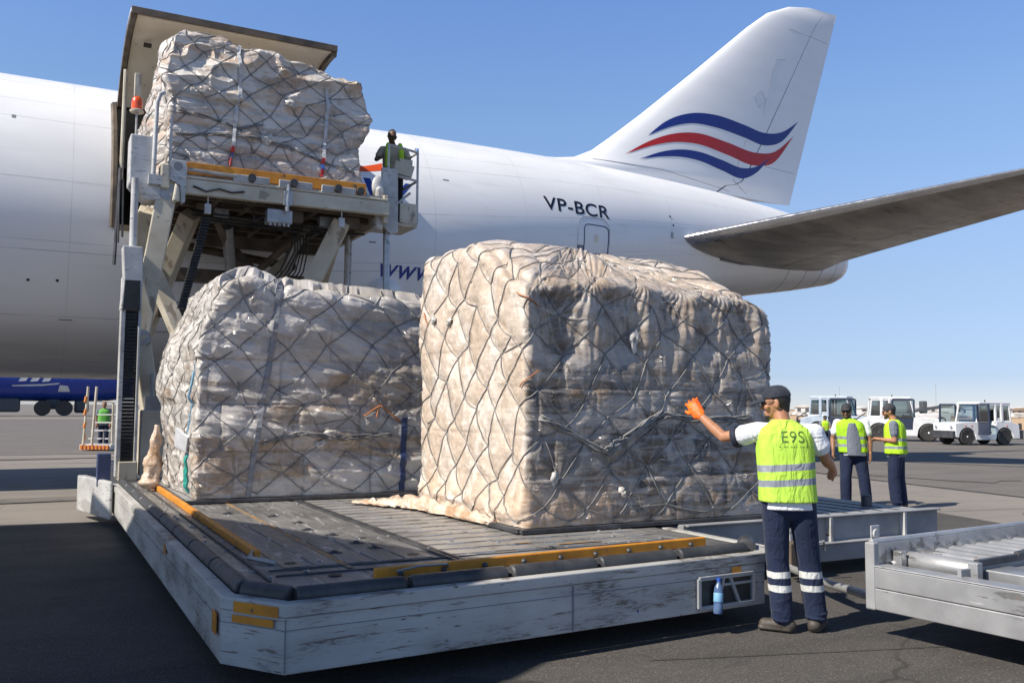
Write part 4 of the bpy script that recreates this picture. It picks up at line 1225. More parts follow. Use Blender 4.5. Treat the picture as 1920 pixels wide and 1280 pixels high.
def crumpled_film(name, path, widths, hts, m, parent, seed, n=26):
    """loose gathered film lying along a path"""
    rs = np.random.RandomState(seed); q = MB(); R = []
    pp = [Vector(p) for p in path]
    for k in range(n + 1):
        t = k / n * (len(pp) - 1); i = min(int(t), len(pp) - 2); f = t - i
        c = pp[i].lerp(pp[i + 1], f); w = float(np.interp(k / n, np.linspace(0, 1, len(widths)), widths)); h = float(np.interp(k / n, np.linspace(0, 1, len(hts)), hts))
        dv = (pp[i + 1] - pp[i]); dv.z = 0; dv.normalize(); sd = Vector((-dv.y, dv.x, 0))
        ring = []
        for a in range(18):
            an = 2 * math.pi * a / 18
            kk = 1 + .75 * mnoise.noise(Vector((k * .6, a * .9, seed))) + .25 * rs.uniform(-1, 1)
            ring.append(c + sd * (math.cos(an) * w * kk) + Vector((0, 0, max(0, math.sin(an)) * h * kk + (.004 if math.sin(an) <= 0 else 0))))
        R.append(ring)
    q.rings(R); o = q.build(name, m, parent, smooth='all')
    return o

def build_cargo():
    mc = film_mat('cream_film_over_cartons', (.55, .48, .41), .55)
    ma = film_mat('grey_white_film', (.60, .58, .555), .5)
    mb_ = film_mat('pale_film_over_sacks', (.60, .56, .5), .65)
    # ---------------- C: big load nearest the camera
    x0, x1, y0, y1, zb = 3.76, 6.55, 6.90, 9.32, .592
    r = thing('netted_cargo_pallet', 'tall cream wrapped cargo load nearest the worker with the orange glove', 'cargo pallet', ((x0 + x1) / 2, (y0 + y1) / 2, .56), group='netted air cargo pallets')
    pallet_base(r, x0, x1, y0, y1, zb)
    def H(x, y):
        u = (x - x0); v = (y - y0)
        h = 2.18 + .035 * np.sin(u * 2.4 + .6) * sm(0, .6, v) + .52 * sm(-.05, 1.35, v)
        h = h + .03 * (vn(x * 3, y * 3, 3) - .5) * 2
        h = h - .05 * sm(1.9, 2.8, u) - .06 * sm(2.6, 2.85, u) + .10 * np.exp(-((u - 1.15) / .14)**2 - ((v - .75) / .3)**2) - .05 * sm(.5, 0, u)
        return h
    def dfm(X, Y, Z):
        X = X + .12 * np.exp(-((X - x1) / .25)**2) * np.exp(-((Z - 1.75) / .4)**2) + .05 * np.sin(Z * 2.2) * sm(x0 + 1.8, x1, X)
        X = X - .05 * np.exp(-((X - x0) / .2)**2) * np.exp(-((Z - 1.9) / .5)**2) * sm(y0 + .8, y1, Y)
        return X, Y, Z
    W, L = 2.42, 2.79
    st = dict(relief=relief_c, net=(.235, .25), jit=.07, mat=mc, miss=.06, extra=22, dimple=.015, pleat=.004, rope=.0056, drop=.07, lift=.004,
              bundles=[([(W + .15, .95), (W + .5, .80), (W + .85, .62), (W + 1.2, .82), (W + 1.5, .98), (W + 1.9, .93), (W + 2.5, .95)], .009),
                       ([(W + .8, .66), (W + 1.0, .74), (W + 1.25, .9), (W + 1.45, 1.0)], .010)])
    g = make_load(r, 11, x0, x1, y0, y1, zb, H, dfm, st)
    tn = MB()
    for a, b in (((W - .1, 2.05), (W + .16, 1.93)), ((W - .06, 1.22), (W + .14, 1.36)), ((.25, 2.05), (.36, 1.9))):
        pts = [g['surf'](a[0] + (b[0] - a[0]) * k / 8, a[1] + (b[1] - a[1]) * k / 8, .014)[0] for k in range(9)]
        tn.tube(pts, .006, 5)
    build_each(tn, 'orange_cord', MT['net_tan'], r, smooth='all')
    q = MB()
    for k, (ps, ph, w, h) in enumerate(((W + 1.18, 1.66, .06, .10), (W + .30, .42, .05, .09), (W + 1.0, .28, .045, .06), (.5, 1.95, .05, .07), (.85, 1.9, .06, .05))):
        c, n = g['surf'](ps, ph, .01); scrap(q, c, n, w, h, k)
    build_each(q, 'torn_film', mc_scrap(), r, smooth='all')
    crumpled_film('loose_film', [(3.15, 9.75, .57), (3.4, 9.45, .57), (3.6, 9.0, .57), (3.66, 8.2, .57), (3.7, 7.4, .57)], [.03, .12, .10, .06, .04], [.02, .06, .12, .10, .06], mc_film(), r, 5, 40)
    # ---------------- A: grey load behind on the left
    x0, x1, y0, y1, zb = 1.56, 4.40, 10.46, 13.0, .592
    ax0, ax1, ay0, ay1 = x0, x1, y0, y1
    r = thing('netted_cargo_pallet', 'grey-white wrapped cargo load with sloping left shoulder, below the raised platform', 'cargo pallet', ((x0 + x1) / 2, (y0 + y1) / 2, .56), group='netted air cargo pallets')
    pallet_base(r, x0, x1, y0, y1, zb)
    def HA(x, y):
        u = x - ax0
        h = 2.56 - .035 * u + .03 * (vn(x * 2.5, y * 2.5, 9) - .5) - .10 * sm(.05, 0, y - ay0)
        h = h + .07 * np.exp(-((u - .42) / .32)**2) - .06 * np.exp(-((u - .93) / .05)**2)
        return h
    def dfa(X, Y, Z):
        # contoured shoulder: leans in above 1.6 m
        lean = np.maximum(0, Z - 1.72); wl = 1 - sm(ax0 + .1, ax0 + 1.0, X)
        X = X + lean * .30 * wl
        X = X - .12 * (1 - sm(ax0, ax0 + .6, X)) * np.exp(-((Z - 1.35) / .6)**2) * sm(ay0 + .1, ay1 - .5, Y)
        return X, Y, Z
    W, L = 2.54, 2.84
    st = dict(relief=relief_a, net=(.27, .25), jit=.06, mat=ma, miss=.05, extra=14, dimple=.015, pleat=.004, rope=.006, drop=.05,
              bundles=[([(W + .75, .62), (W + 1.2, .72), (W + 1.7, .66), (W + 2.3, .7)], .008)])
    g = make_load(r, 23, x0, x1, y0, y1, zb, HA, dfa, st, .0125)
    g['strap']('lashing_strap', [(W + .62, .02), (W + .70, .8), (W + .82, 1.5), (W + .88, 2.2), (W + .86, 2.9)], .06, MT['strap'])
    g['strap']('lashing_strap', [(W + 2.45, .02), (W + 2.46, .9)], .07, MT['blue_paint'])
    g['strap']('teal_strap', [(W - .42, .05), (W - .42, .55)], .06, MT['teal'])
    g['strap']('pale_strap', [(W - .42, .55), (W - .40, 1.15), (W - .32, 1.5)], .035, MT['sky_blue'])
    q = MB(); c, n = g['surf'](W - .40, .62, .05)
    for k in range(3): q.box(c + Vector((-.02 - .008 * k, -.03 * k, .01 * k)), (.02, .22, .20), Matrix.Rotation(.35 + .12 * k, 3, 'X') @ Matrix.Rotation(.5, 3, 'Z'))
    q.build('label_tag', MT['paper'], r)
    q = MB()
    for k, (ps, ph) in enumerate(((W + 1.55, .72), (W + 1.42, .60))):
        c, n = g['surf'](ps, ph, .02); scrap(q, c, n, .09, .05, 10 + k)
    build_each(q, 'torn_film', mc_scrap(), r, smooth='all')
    q = MB()
    for a, b in (((W + 1.95, .92), (W + 2.15, 1.05)), ((W + 2.15, 1.05), (W + 2.42, .85)), ((W + 2.1, .9), (W + 2.14, 1.05))):
        q.tube([g['surf'](a[0] + (b[0] - a[0]) * k / 8, a[1] + (b[1] - a[1]) * k / 8, .016)[0] for k in range(9)], .009, 5)
    build_each(q, 'orange_cord', MT['net_tan'], r, smooth='all')
    q = MB(); R = []
    for k in range(34):                                  # gathered tail of film hanging at the back corner
        t = k / 33; z = .575 + .80 * t; rr = float(np.interp(t, [0, .08, .28, .45, .7, 1], [.06, .12, .11, .085, .07, .03])) * (1 + .05 * math.sin(k * 2.1) + .10 * math.sin(k * .53 + 1))
        R.append([(1.34 + .05 * t + rr * math.cos(a) * (1 + .55 * mnoise.noise(Vector((math.cos(a) * 1.6, math.sin(a) * 1.6, k * .16)))), 12.35 + rr * math.sin(a) * (1 + .55 * mnoise.noise(Vector((math.cos(a) * 1.6, math.sin(a) * 1.6 + 9, k * .16)))), z) for a in np.linspace(0, 2 * math.pi, 21)[:-1]])
    q.rings(R); q.build('loose_film', mc_film(), r, smooth='all')
    # ---------------- B: raised load at the aircraft door
    x0, x1, y0, y1, zb = 1.76, 5.0, 15.32, 17.76, 5.392
    bx0, bx1, by0 = x0, x1, y0
    r = thing('netted_cargo_pallet', 'bulging pale wrapped cargo load with two white straps, raised at the open cargo door', 'cargo pallet', ((x0 + x1) / 2, (y0 + y1) / 2, 5.36), group='netted air cargo pallets')
    pallet_base(r, x0, x1, y0, y1, zb)
    def HB(x, y):
        u = x - bx0
        h = np.interp(u, [-.1, .05, .35, .85, 1.0, 1.3, 2.0, 2.6, 2.75, 3.1, 3.3], [2.34, 2.40, 2.44, 2.40, 2.31, 2.30, 2.26, 2.20, 2.14, 2.08, 2.0])
        h = h + .06 * (vn(x * 3, y * 3, 19) - .5) + .12 * sm(.2, 1.4, y - by0) * (1 - sm(2.5, 3.2, u))
        return h
    def dfb(X, Y, Z):
        r_ = sm(bx1 - .7, bx1, X)
        X = X + r_ * (.16 * np.exp(-((Z - 1.35) / .38)**2) - .04 * np.exp(-((Z - .75) / .25)**2))
        l_ = 1 - sm(bx0, bx0 + .6, X)
        X = X - l_ * (.10 * np.exp(-((Z - 1.65) / .35)**2) + .05 * np.exp(-((Z - .5) / .3)**2)) - .28 * l_ * sm(by0 + .5, by0 + 1.1, Y) * (1 - sm(1.15, 1.45, Z))
        return X, Y, Z
    W, L = 2.44, 3.26
    st = dict(relief=relief_b, net=(.25, .21), jit=.075, mat=mb_, miss=.06, extra=30, dimple=.014, pleat=.006, rope=.0078, drop=.06,
              bundles=[([(W + .1, .62), (W + .7, .70), (W + 1.3, .74), (W + 1.9, .66), (W + 2.6, .46), (W + 3.1, .35)], .008), ([(W + .12, 1.0), (W + .6, .98), (W + 1.1, .86), (W + 1.5, .98)], .008)])
    g = make_load(r, 37, x0, x1, y0, y1, zb, HB, dfb, st, .0125)
    for k, (ss, top, da) in enumerate(((W + 1.06, 2.3, -.02), (W + 2.58, 1.8, .0))):
        sp = g['strap']('lashing_strap', [(ss - .03 + da, .52), (ss + da, 1.0), (ss + .03, 1.5), (ss, top)], .055, MT['strap_white'], lift=.03)
        g['strap']('strap_end', [(ss - .06 + da, .20), (ss - .05 + da, .34)], .05, MT['red'], sp, lift=.036)
        g['strap']('strap_end', [(ss - .05 + da, .34), (ss - .04 + da, .44)], .05, MT['blue'], sp, lift=.036)
        g['strap']('strap_end', [(ss - .04 + da, .44), (ss - .03 + da, .54)], .05, MT['red'], sp, lift=.036)
    q = MB()
    for k, (ps, ph, w, h) in enumerate(((W + 1.60, .74, .12, .10), (W + 1.95, 1.42, .13, .08))):
        c, n = g['surf'](ps, ph, .03); scrap(q, c, n, w, h, 20 + k)
    build_each(q, 'torn_film', mc_scrap(), r, smooth='all')

_scrap = []
def mc_scrap():
    if not _scrap: _scrap.append(simple('milky_torn_film', (.62, .6, .57), (.42, .39, .35), 14, .3, 0, .5, 60, .01))
    return _scrap[0]
_film = []
def mc_film():
    if not _film:
        t = NT('loose_peach_film'); v = t.coord('Object')
        c = t.mix(t.ramp(t.noise(v, 6, 5, .6), .4, .65), (.70, .57, .46), (.45, .28, .16))
        b = t.bump(t.noise(v, 18, 6, .6, 1.5), .7, .02)
        _film.append(t.set(col=c, rough=.35, nor=b, spec=.55))
    return _film[0]
# ------------------------------------------------------------------ the container loader
LP = [(1.0, 13.9), (1.0, 5.47), (1.27, 5.08), (4.98, 5.32), (5.24, 5.60), (5.1, 13.9)]     # outline of the low deck, anticlockwise from the far left
def offset_poly(P, d):
    Q = []; n = len(P)
    for i in range(n):
        a, b, c = Vector(P[i - 1]), Vector(P[i]), Vector(P[(i + 1) % n])
        u, v = (b - a).normalized(), (c - b).normalized()
        nu, nv = Vector((-u.y, u.x)), Vector((-v.y, v.x))
        m = (nu + nv).normalized(); k = d / max(.3, m.dot(nu))
        Q.append(tuple(b + m * k))
    return Q

def build_loader():
    root = thing('cargo_loader', 'long white cargo loader with low roller deck and raised platform on scissor arms', 'cargo loader', (1.0, 5.08, 0))
    # --- skirt
    def wall(P, z0, z1, t, name, m, bev=.006, closed=False):
        Q = offset_poly(P, t); b = MB(); n = len(P)
        V = []; Fc = []
        for (x, y), (xi, yi) in zip(P, Q):
            V += [(x, y, z0), (x, y, z1), (xi, yi, z1), (xi, yi, z0)]
        for i in range(n - (0 if closed else 1)):
            j = (i + 1) % n
            for k in range(4): Fc.append((i * 4 + k, j * 4 + k, j * 4 + (k + 1) % 4, i * 4 + (k + 1) % 4))
        if not closed: Fc += [(0, 1, 2, 3), ((n - 1) * 4 + 3, (n - 1) * 4 + 2, (n - 1) * 4 + 1, (n - 1) * 4)]
        b.add(V, Fc); return b.build(name, m, root, bevel=bev)
    wall(LP, .155, .462, .05, 'side_skirt', MT['skirt'])
    wall(offset_poly(LP, -.012), .465, .54, .09, 'skirt_rim', MT['skirt'], .008)
    # planks of the skirt: shallow seams
    sm_ = MB()
    for z in (.395,):
        p = offset_poly(LP, -.0015)
        for i in range(1, 4): sm_.beam((p[i][0], p[i][1], z), (p[i + 1][0], p[i + 1][1], z), .006, .004)
        sm_.beam((p[0][0], p[0][1], z), (p[1][0], p[1][1], z), .006, .004)
    for x in (1.27, 3.2): sm_.beam((x, 5.076 + (x - 1.27) * .0638, .165), (x, 5.076 + (x - 1.27) * .0638, .455), .008, .006)
    build_each(sm_, 'skirt_seam', MT['seam'], root)
    # --- rubber bumper segments on the edge
    E_ = offset_poly(LP, .135)
    bmp = MB()
    def seg_line(a, b, n, gap=.02, r=.055):
        a, b = Vector((*a, .55)), Vector((*b, .55))
        for k in range(n):
            p = a.lerp(b, k / n); q = a.lerp(b, (k + 1) / n); d = (q - p).normalized() * gap
            m = MB(); m.tube([p + d, p + d * 1.6, q - d * 1.6, q - d], [r * .8, r, r, r * .8], 10)
            m.build('bumper_segment', MT['rubber'], root, smooth=True)
    seg_line(E_[0], E_[1], 9); seg_line(E_[2], E_[3], 5); seg_line((E_[1][0], E_[1][1]), (E_[2][0], E_[2][1]), 1, .01, .06); seg_line(E_[3], E_[4], 1, .01, .075)
    # --- deck
    dk = MB(); dk.prism(offset_poly(LP, .16), .30, .545); dk.build('deck', MT['deck'], root, bevel=.006)
    # slats: left bay runs along the deck, right bay across it
    rs = np.random.RandomState(7)
    sl = MB()
    for x in np.arange(1.52, 2.62, .22):
        y = 6.15
        while y < 13.6:
            l = rs.uniform(.7, 1.3); sl.bx(x, x + .20, y, min(y + l - .012, 13.7), .5455, .5515); y += l
    sl.build('deck_slat', MT['deck'], root, bevel=.002)
    s2 = MB()
    for y in np.arange(5.95, 13.6, .25):
        x = 2.75
        while x < 4.8:
            l = rs.uniform(.6, 1.1); s2.bx(x, min(x + l - .012, 4.8), y, y + .16, .5455, .5495 + .002 * rs.rand()); x += l
    s2.build('deck_slat', MT['deck_plate'], root, bevel=.003)
    gr = MB()
    for x in (2.66, 2.71): gr.bx(x, x + .025, 5.9, 13.7, .545, .562)
    gr.bx(1.32, 1.335, 5.7, 13.6, .545, .56)
    for y in (5.86, 6.06): gr.bx(1.4, 4.75, y, y + .014, .545, .557)
    gr.build('deck_channel', MT['steel_dark'], root)
    # rows of small transfer rollers standing proud between the plates
    tr = MB()
    for y in np.arange(6.16, 10.3, .25):
        for k in range(5):
            x = 2.95 + .38 * k + rs.uniform(-.05, .05)
            tr.tube([(x, y, .541), (x + .16, y, .541)], .014, 8)
    for x in np.arange(1.735, 2.6, .22):
        for k in range(4):
            y = 6.4 + .9 * k + rs.uniform(-.2, .2); tr.tube([(x, y, .543), (x, y + .13, .543)], .014, 8)
    build_each(tr, 'transfer_roller', MT['steel'], root, smooth=True)
    # ball castors and bolts
    cb = MB()
    for k in range(42):
        x, y = rs.uniform(1.2, 1.4), rs.uniform(5.8, 13.5)
        cb.ell((x, y, .547), .018, .018, .009, None, 8, 4)
    for k in range(52):
        x, y = rs.uniform(1.55, 4.7), rs.uniform(5.5, 10.2)
        cb.ell((x, y, .552), .022, .022, .01, None, 8, 4)
    build_each(cb, 'ball_castor', MT['steel'], root, smooth=True)
    cu = MB()
    for (x, y) in ((2.1, 9.0), (2.2, 8.4), (2.15, 7.9), (2.25, 7.5), (2.35, 6.7), (2.0, 6.6), (3.55, 6.1), (1.75, 9.4), (2.3, 7.0)):
        cu.bx(x - .05, x + .05, y - .04, y + .04, .552, .556); cu.ell((x, y, .556), .035, .03, .018, None, 8, 5)
    build_each(cu, 'castor_pocket', MT['steel_dark'], root)
    ho = MB()
    for (x, y) in ((2.42, 7.25), (1.75, 5.75), (2.0, 5.62), (2.5, 6.3), (1.6, 6.3)): ho.lathe((x, y, .5522), [(.0, 0), (.045, 0), (.045, .0012), (0, .0012)], 14)
    build_each(ho, 'deck_hole', MT['black'], root)
    # --- amber guide rails
    for (pts, w, h, name) in (([(1.42, 13.5), (1.43, 6.55)], .045, .065, 'guide_rail'), ([(1.93, 5.51), (4.74, 5.73)], .045, .068, 'guide_rail')):
        g = MB(); a, b = pts
        g.beam((*a, .55 + h / 2), (*b, .55 + h / 2), w, h)
        ro = g.build(name, MT['amber'], root, bevel=.008)
        bl = MB()
        for t in np.linspace(.06, .94, 9):
            x = a[0] + (b[0] - a[0]) * t; y = a[1] + (b[1] - a[1]) * t
            bl.ell((x + (.0 if a[1] < 6 else .0), y - (.03 if a[1] < 6 else 0), .575), .022, .022, .018, None, 8, 5)
        build_each(bl, 'rail_clip', MT['steel_dark'], ro, smooth=True)
    wq = MB(); wq.tube([(1.42, 6.62, .60), (1.36, 6.5, .575), (1.45, 6.38, .565), (1.5, 6.3, .56)], .018, 6); wq.tube([(2.05, 5.44, .6), (2.2, 5.43, .625), (2.42, 5.5, .61), (2.45, 5.54, .58)], .008, 6)
    build_each(wq, 'release_lever', MT['steel'], root, smooth=True)
    fa = MB()
    fa.bx(1.90, 1.945, 5.95, 11.4, .5518, .5535); fa.bx(3.7, 4.1, 6.22, 6.26, .557, .5595); fa.bx(3.4, 3.55, 6.4, 6.43, .557, .5595)
    build_each(fa, 'painted_line', MT['amber_faded'], root)
    # --- amber reflectors and marks on the corner
    rf = MB()
    def decal(a, b, s0, s1, z0, z1):
        a, b = Vector(a), Vector(b); d = (b - a); n = Vector((d.y, -d.x)).normalized() * .0165
        p, q = a + d * s0 + n, a + d * s1 + n
        rf.add([(p.x, p.y, z0), (q.x, q.y, z0), (q.x, q.y, z1), (p.x, p.y, z1)], [(0, 1, 2, 3)])
    decal(LP[1], LP[2], .22, .92, .462, .522); decal(LP[1], LP[2], .20, .85, .405, .447)
    decal(LP[0], LP[1], .975, .993, .30, .43); decal(LP[0], LP[1], .70, .715, .42, .5); decal(LP[0], LP[1], .05, .07, .38, .46); decal(LP[2], LP[3], .905, .93, .40, .46)
    build_each(rf, 'amber_reflector', MT['amber'], root, fix=False)
    # --- recess with a step ladder near the right end of the front skirt
    def fpt(x, z, o=0): return (x + .0637 * o, 5.08 + (x - 1.27) * .0638 - o, z)
    rc = MB()
    x0, x1, z0, z1 = 4.30, 4.84, .19, .40
    for a, b in (((x0, z0), (x1, z0)), ((x1, z0), (x1, z1)), ((x1, z1), (x0, z1)), ((x0, z1), (x0, z0))):
        rc.beam(fpt(*a, .012), fpt(*b, .012), .03, .03)
    for t in ((.2, .36, .5), (.5, .36, .62), (.62, .62, .95)):
        pass
    rc.beam(fpt(x0 + .18, z0, .01), fpt(x0 + .24, z1, .01), .03, .025); rc.beam(fpt(x0 + .30, z1, .01), fpt(x0 + .40, z0, .01), .03, .025); rc.beam(fpt(x0 + .24, z1 - .06, .01), fpt(x1, z1 - .06, .01), .02, .02)
    rc.build('step_frame', MT['dolly_grey'], root, bevel=.004)
    ri = MB(); ri.add([fpt(x0, z0, .004), fpt(x1, z0, .004), fpt(x1, z1, .004), fpt(x0, z1, .004)], [(0, 1, 2, 3)])
    ri.build('recess_shade_sheet', MT['black'], root, fix=False)  # flat black sheet on the skirt, standing for shade inside the recess
    # chassis and wheels below the deck
    ch = MB(); ch.bx(1.3, 4.8, 5.9, 16.5, .2, .44); ch.bx(1.2, 4.9, 14, 20.2, .22, .5); ch.build('chassis', MT['steel_dark'], root)
    for (x, y) in ((1.45, 7.2), (4.6, 7.2), (1.4, 15.9), (4.8, 15.9)):
        wv = MB(); wv.lathe((x, y, .24), [(.08, -.12), (.2, -.14), (.24, -.1), (.24, .1), (.2, .14), (.08, .12)], 18, 'x'); wv.build('wheel', MT['tyre'], root, smooth=True)
    # far left step outside the deck
    fs = MB(); fs.prism([(.60, 14.75), (.62, 14.6), (.93, 13.25), (.97, 13.25), (.97, 13.45), (.72, 14.75)], .10, .60); fs.build('outrigger_box', MT['loader_white'], root, bevel=.02)
    fb = MB(); fb.bx(.80, .97, 13.75, 14.0, .50, .95); fb.build('control_box', MT['blue_paint'], root, bevel=.01)
    # ------------------------------------------------ mast with energy chain
    my = 14.75
    m = MB(); m.bx(1.10, 1.165, my, my + .25, .55, 3.55); m.bx(1.345, 1.385, my, my + .25, .55, 3.55); m.build('mast', MT['loader_white'], root, bevel=.01)
    cc = MB()
    for k in range(52): cc.bx(1.172, 1.338, my + .02, my + .2, .75 + k * .054, .75 + k * .054 + .047)
    for k in range(52):
        for x in (1.20, 1.255, 1.30): cc.bx(x, x + .012, my + .008, my + .02, .762 + k * .054, .762 + k * .054 + .02)
    cc.build('energy_chain', MT['black'], root, bevel=.004)
    cp = MB(); cp.prism_y([(1.09, 3.05), (1.12, 3.55), (1.09, 4.02), (1.37, 4.02), (1.39, 3.55), (1.37, 3.05)], my - .05, my + .28); cp.build('mast_head', MT['loader_white'], root, bevel=.015)
    cb2 = MB(); cb2.prism_y([(1.12, 3.05), (1.14, 3.5), (1.35, 3.5), (1.36, 3.05)], my - .056, my - .048); cb2.build('mast_opening', MT['black'], root)
    ft = MB(); ft.bx(1.14, 1.40, my - .06, my + .3, .5, .78); ft.build('mast_foot', MT['loader_cream'], root, bevel=.012)
    pz = MB(); pz.tube([(1.24, my + .12, 4.0), (1.24, my + .12, 5.1)], .055, 12); pz.build('lift_tube', MT['loader_white'], root, smooth=True)
    cx = MB(); cx.bx(1.44, 1.86, 14.8, 15.25, .56, 1.55); cx.build('pump_cabinet', MT['loader_cream'], root, bevel=.02)
    cx = MB(); cx.bx(1.5, 1.8, 14.86, 15.2, 1.55, 1.75); cx.tube([(1.6, 15, 1.75), (1.6, 15, 2.1)], .03); cx.tube([(1.72, 15, 1.75), (1.72, 15, 2.0)], .02); cx.build('valve_block', MT['steel'], root)
    # right lift tube
    pz = MB(); pz.tube([(5.52, 15.3, .5), (5.56, 15.55, 4.95)], .062, 14); pz.build('lift_tube', MT['alu'], root, smooth=True)
    pz = MB(); pz.tube([(5.2, 16.8, .5), (5.22, 16.8, 4.9)], .05, 10); pz.tube([(5.38, 17.2, .5), (5.40, 17.2, 4.9)], .04, 10); build_each(pz, 'lift_tube', MT['loader_white'], root, smooth=True)
    # ------------------------------------------------ scissor arms
    def arm(p, q, w, h, m='loader_cream', name='scissor_arm'):
        b = MB(); b.beam(p, q, w, h, (0, -1, .6)); return b.build(name, MT[m], root, bevel=.02)
    arm((1.73, 15.1, 4.98), (1.40, 15.25, 2.62), .30, .30)
    arm((1.40, 15.05, 2.72), (1.66, 15.3, 1.28), .26, .24)
    arm((1.55, 16.2, 4.9), (1.42, 17.3, 3.6), .25, .25)
    arm((2.25, 16.2, 4.9), (1.65, 18.4, 2.6), .28, .28)
    arm((1.75, 17.0, 4.0), (2.35, 16.6, 2.5), .26, .24)
    arm((4.72, 15.5, 4.9), (4.1, 16.1, 3.3), .30, .30)
    arm((3.1, 17.5, 4.6), (4.6, 17.7, 3.2), .22, .2, 'under_metal')
    arm((4.6, 17.9, 4.8), (3.3, 18.2, 3.3), .2, .18, 'loader_cream')
    b = MB()
    b.tube([(1.42, 14.95, 2.66), (1.42, 15.6, 2.66)], .13, 14); b.tube([(1.73, 14.95, 4.95), (1.73, 15.5, 4.95)], .12, 14); build_each(b, 'pivot_pin', MT['steel'], root, smooth=True)
    arm((4.9, 16.4, 4.9), (4.85, 18.6, 3.0), .22, .24)
    arm((2.0, 18.6, 4.8), (4.7, 18.7, 4.5), .12, .14, 'under_metal', 'cross_member')
    arm((1.9, 17.4, 3.3), (4.8, 17.4, 3.3), .14, .16, 'under_metal', 'cross_member')
    arm((2.6, 16.0, 4.9), (3.4, 17.6, 4.0), .10, .12, 'under_metal', 'brace')
    arm((4.3, 16.0, 4.9), (3.5, 17.6, 4.0), .10, .12, 'under_metal', 'brace')
    b = MB(); b.tube([(2.9, 16.4, 4.78), (3.3, 17.8, 3.5)], .07, 10); b.tube([(2.9, 16.4, 4.78), (3.1, 17.1, 4.14)], .10, 10); b.build('lift_cylinder', MT['steel'], root, smooth=True)
    b = MB(); b.tube([(4.2, 16.4, 4.78), (4.0, 17.8, 3.5)], .07, 10); b.tube([(4.2, 16.4, 4.78), (4.1, 17.1, 4.14)], .10, 10); b.build('lift_cylinder', MT['steel'], root, smooth=True)
    for (xa, za, xb, zb) in ((2.2, 4.85, 5.1, 4.83), (2.2, 4.79, 4.6, 4.76), (2.5, 4.72, 5.2, 4.74)):
        b = MB(); b.tube([(xa, 15.7, za), ((xa + xb) / 2, 15.75, za - .04), (xb, 15.7, zb)], .018, 6); b.build('pipe', MT['black'], root, smooth=True)
    rs2 = np.random.RandomState(12)
    for k in range(9):
        b = MB(); x = rs2.uniform(2.2, 5.0); y = rs2.uniform(15.4, 17); s_ = rs2.uniform(.08, .2)
        b.bx(x, x + s_ * 1.6, y, y + s_, 4.98 - s_, 4.985); b.build('valve_box', MT['under_metal'] if k % 3 else MT['steel'], root, bevel=.01)
    b = MB()
    for k in range(30):
        t = k / 30; p = Vector((2.42, 15.6, 4.72)).lerp(Vector((2.1, 15.9, 3.2)), t); b.box(p, (.13, .12, .042))
    b.build('energy_chain', MT['black'], root, bevel=.004)
    # ------------------------------------------------ raised bridge platform
    X0, X1, Y0, Y1 = 1.78, 5.36, 14.98, 19.2
    u = MB()
    u.bx(X0, X1, Y0 + .15, Y1, 5.18, 5.34)
    u.build('platform_floor', MT['deck'], root)
    f = MB()
    for y in np.arange(15.3, 19.1, .62): f.bx(X0 + .02, X1 - .02, y, y + .1, 4.98, 5.178)
    for x in np.arange(1.95, 5.3, .56): f.bx(x, x + .08, Y0 + .2, Y1 - .05, 4.99, 5.176)
    f.bx(X0 + .2, X1 - .25, 18.5, 18.8, 4.05, 4.3); f.bx(2.6, 4.9, 17.2, 17.35, 4.55, 4.75)
    f.bx(2.4, 5.2, 16.3, 16.36, 4.86, 4.97)
    f.build('underframe', MT['under_metal'], root, bevel=.01)
    sb = MB(); sb.bx(X0 - .06, X0 + .02, Y0 + .1, Y1, 4.86, 5.36); sb.bx(X1 - .02, X1 + .06, Y0 + .1, Y1, 4.86, 5.36); build_each(sb, 'side_beam', MT['loader_cream'], root, bevel=.01)
    fb = MB(); fb.bx(X0 - .05, X1 + .05, Y0, Y0 + .14, 4.98, 5.22); fb.bx(X0 - .05, X1 + .02, Y0 - .015, Y0 + .16, 5.225, 5.27); fb.build('front_beam', MT['loader_cream'], root, bevel=.012)
    ar = MB(); ar.beam((2.0, Y0 + .1, 5.42), (5.0, Y0 + .1, 5.42), .05, .18); ar.build('guide_rail', MT['amber'], root, bevel=.008)
    for (xa, xb) in ((2.72, 2.98), (3.04, 3.30), (3.46, 3.66), (3.74, 4.02), (4.18, 4.40), (4.52, 4.78)):
        sp = MB(); sp.box(((xa + xb) / 2, Y0 - .01, 5.315), (xb - xa, .05, .13), Matrix.Rotation(.15, 3, 'X')); sp.build('stop_plate', MT['loader_white'], root, bevel=.012)
    for x in (3.01, 3.70, 4.46, 4.86):
        sp = MB(); sp.lathe((x, Y0 - .03, 5.34), [(.03, -.05), (.065, -.05), (.07, 0), (.065, .05), (.03, .05)], 12, 'y'); sp.build('stop_roller', MT['rubber'], root, smooth=True)
    br = MB(); br.tube([(3.62, Y0 - .02, 5.3), (3.60, Y0 - .04, 5.05), (3.6, Y0 - .03, 4.85)], .035, 8); br.bx(3.54, 3.68, Y0 - .06, Y0 - .01, 4.95, 5.2); br.build('latch_bracket', MT['steel'], root, smooth=True)
    jb = MB(); jb.bx(3.3, 3.72, 15.05, 15.3, 4.66, 4.90); jb.build('junction_box', MT['steel'], root, bevel=.02)
    gl = MB()
    for k in range(5): gl.tube([(3.36 + k * .075, 15.08, 4.66), (3.36 + k * .075, 15.08, 4.62)], .02, 8)
    build_each(gl, 'cable_gland', MT['alu'], root)
    ca = MB()
    ca.tube([(3.3, 15.2, 4.8), (3.15, 15.25, 4.7), (3.1, 15.3, 4.9), (2.9, 15.35, 5.0), (2.6, 15.4, 4.95)], .018, 6)
    ca.tube([(2.1, 14.95, 5.1), (2.3, 14.93, 5.03), (2.5, 14.95, 5.1), (2.7, 14.94, 5.06), (2.9, 14.96, 5.1)], .016, 6)
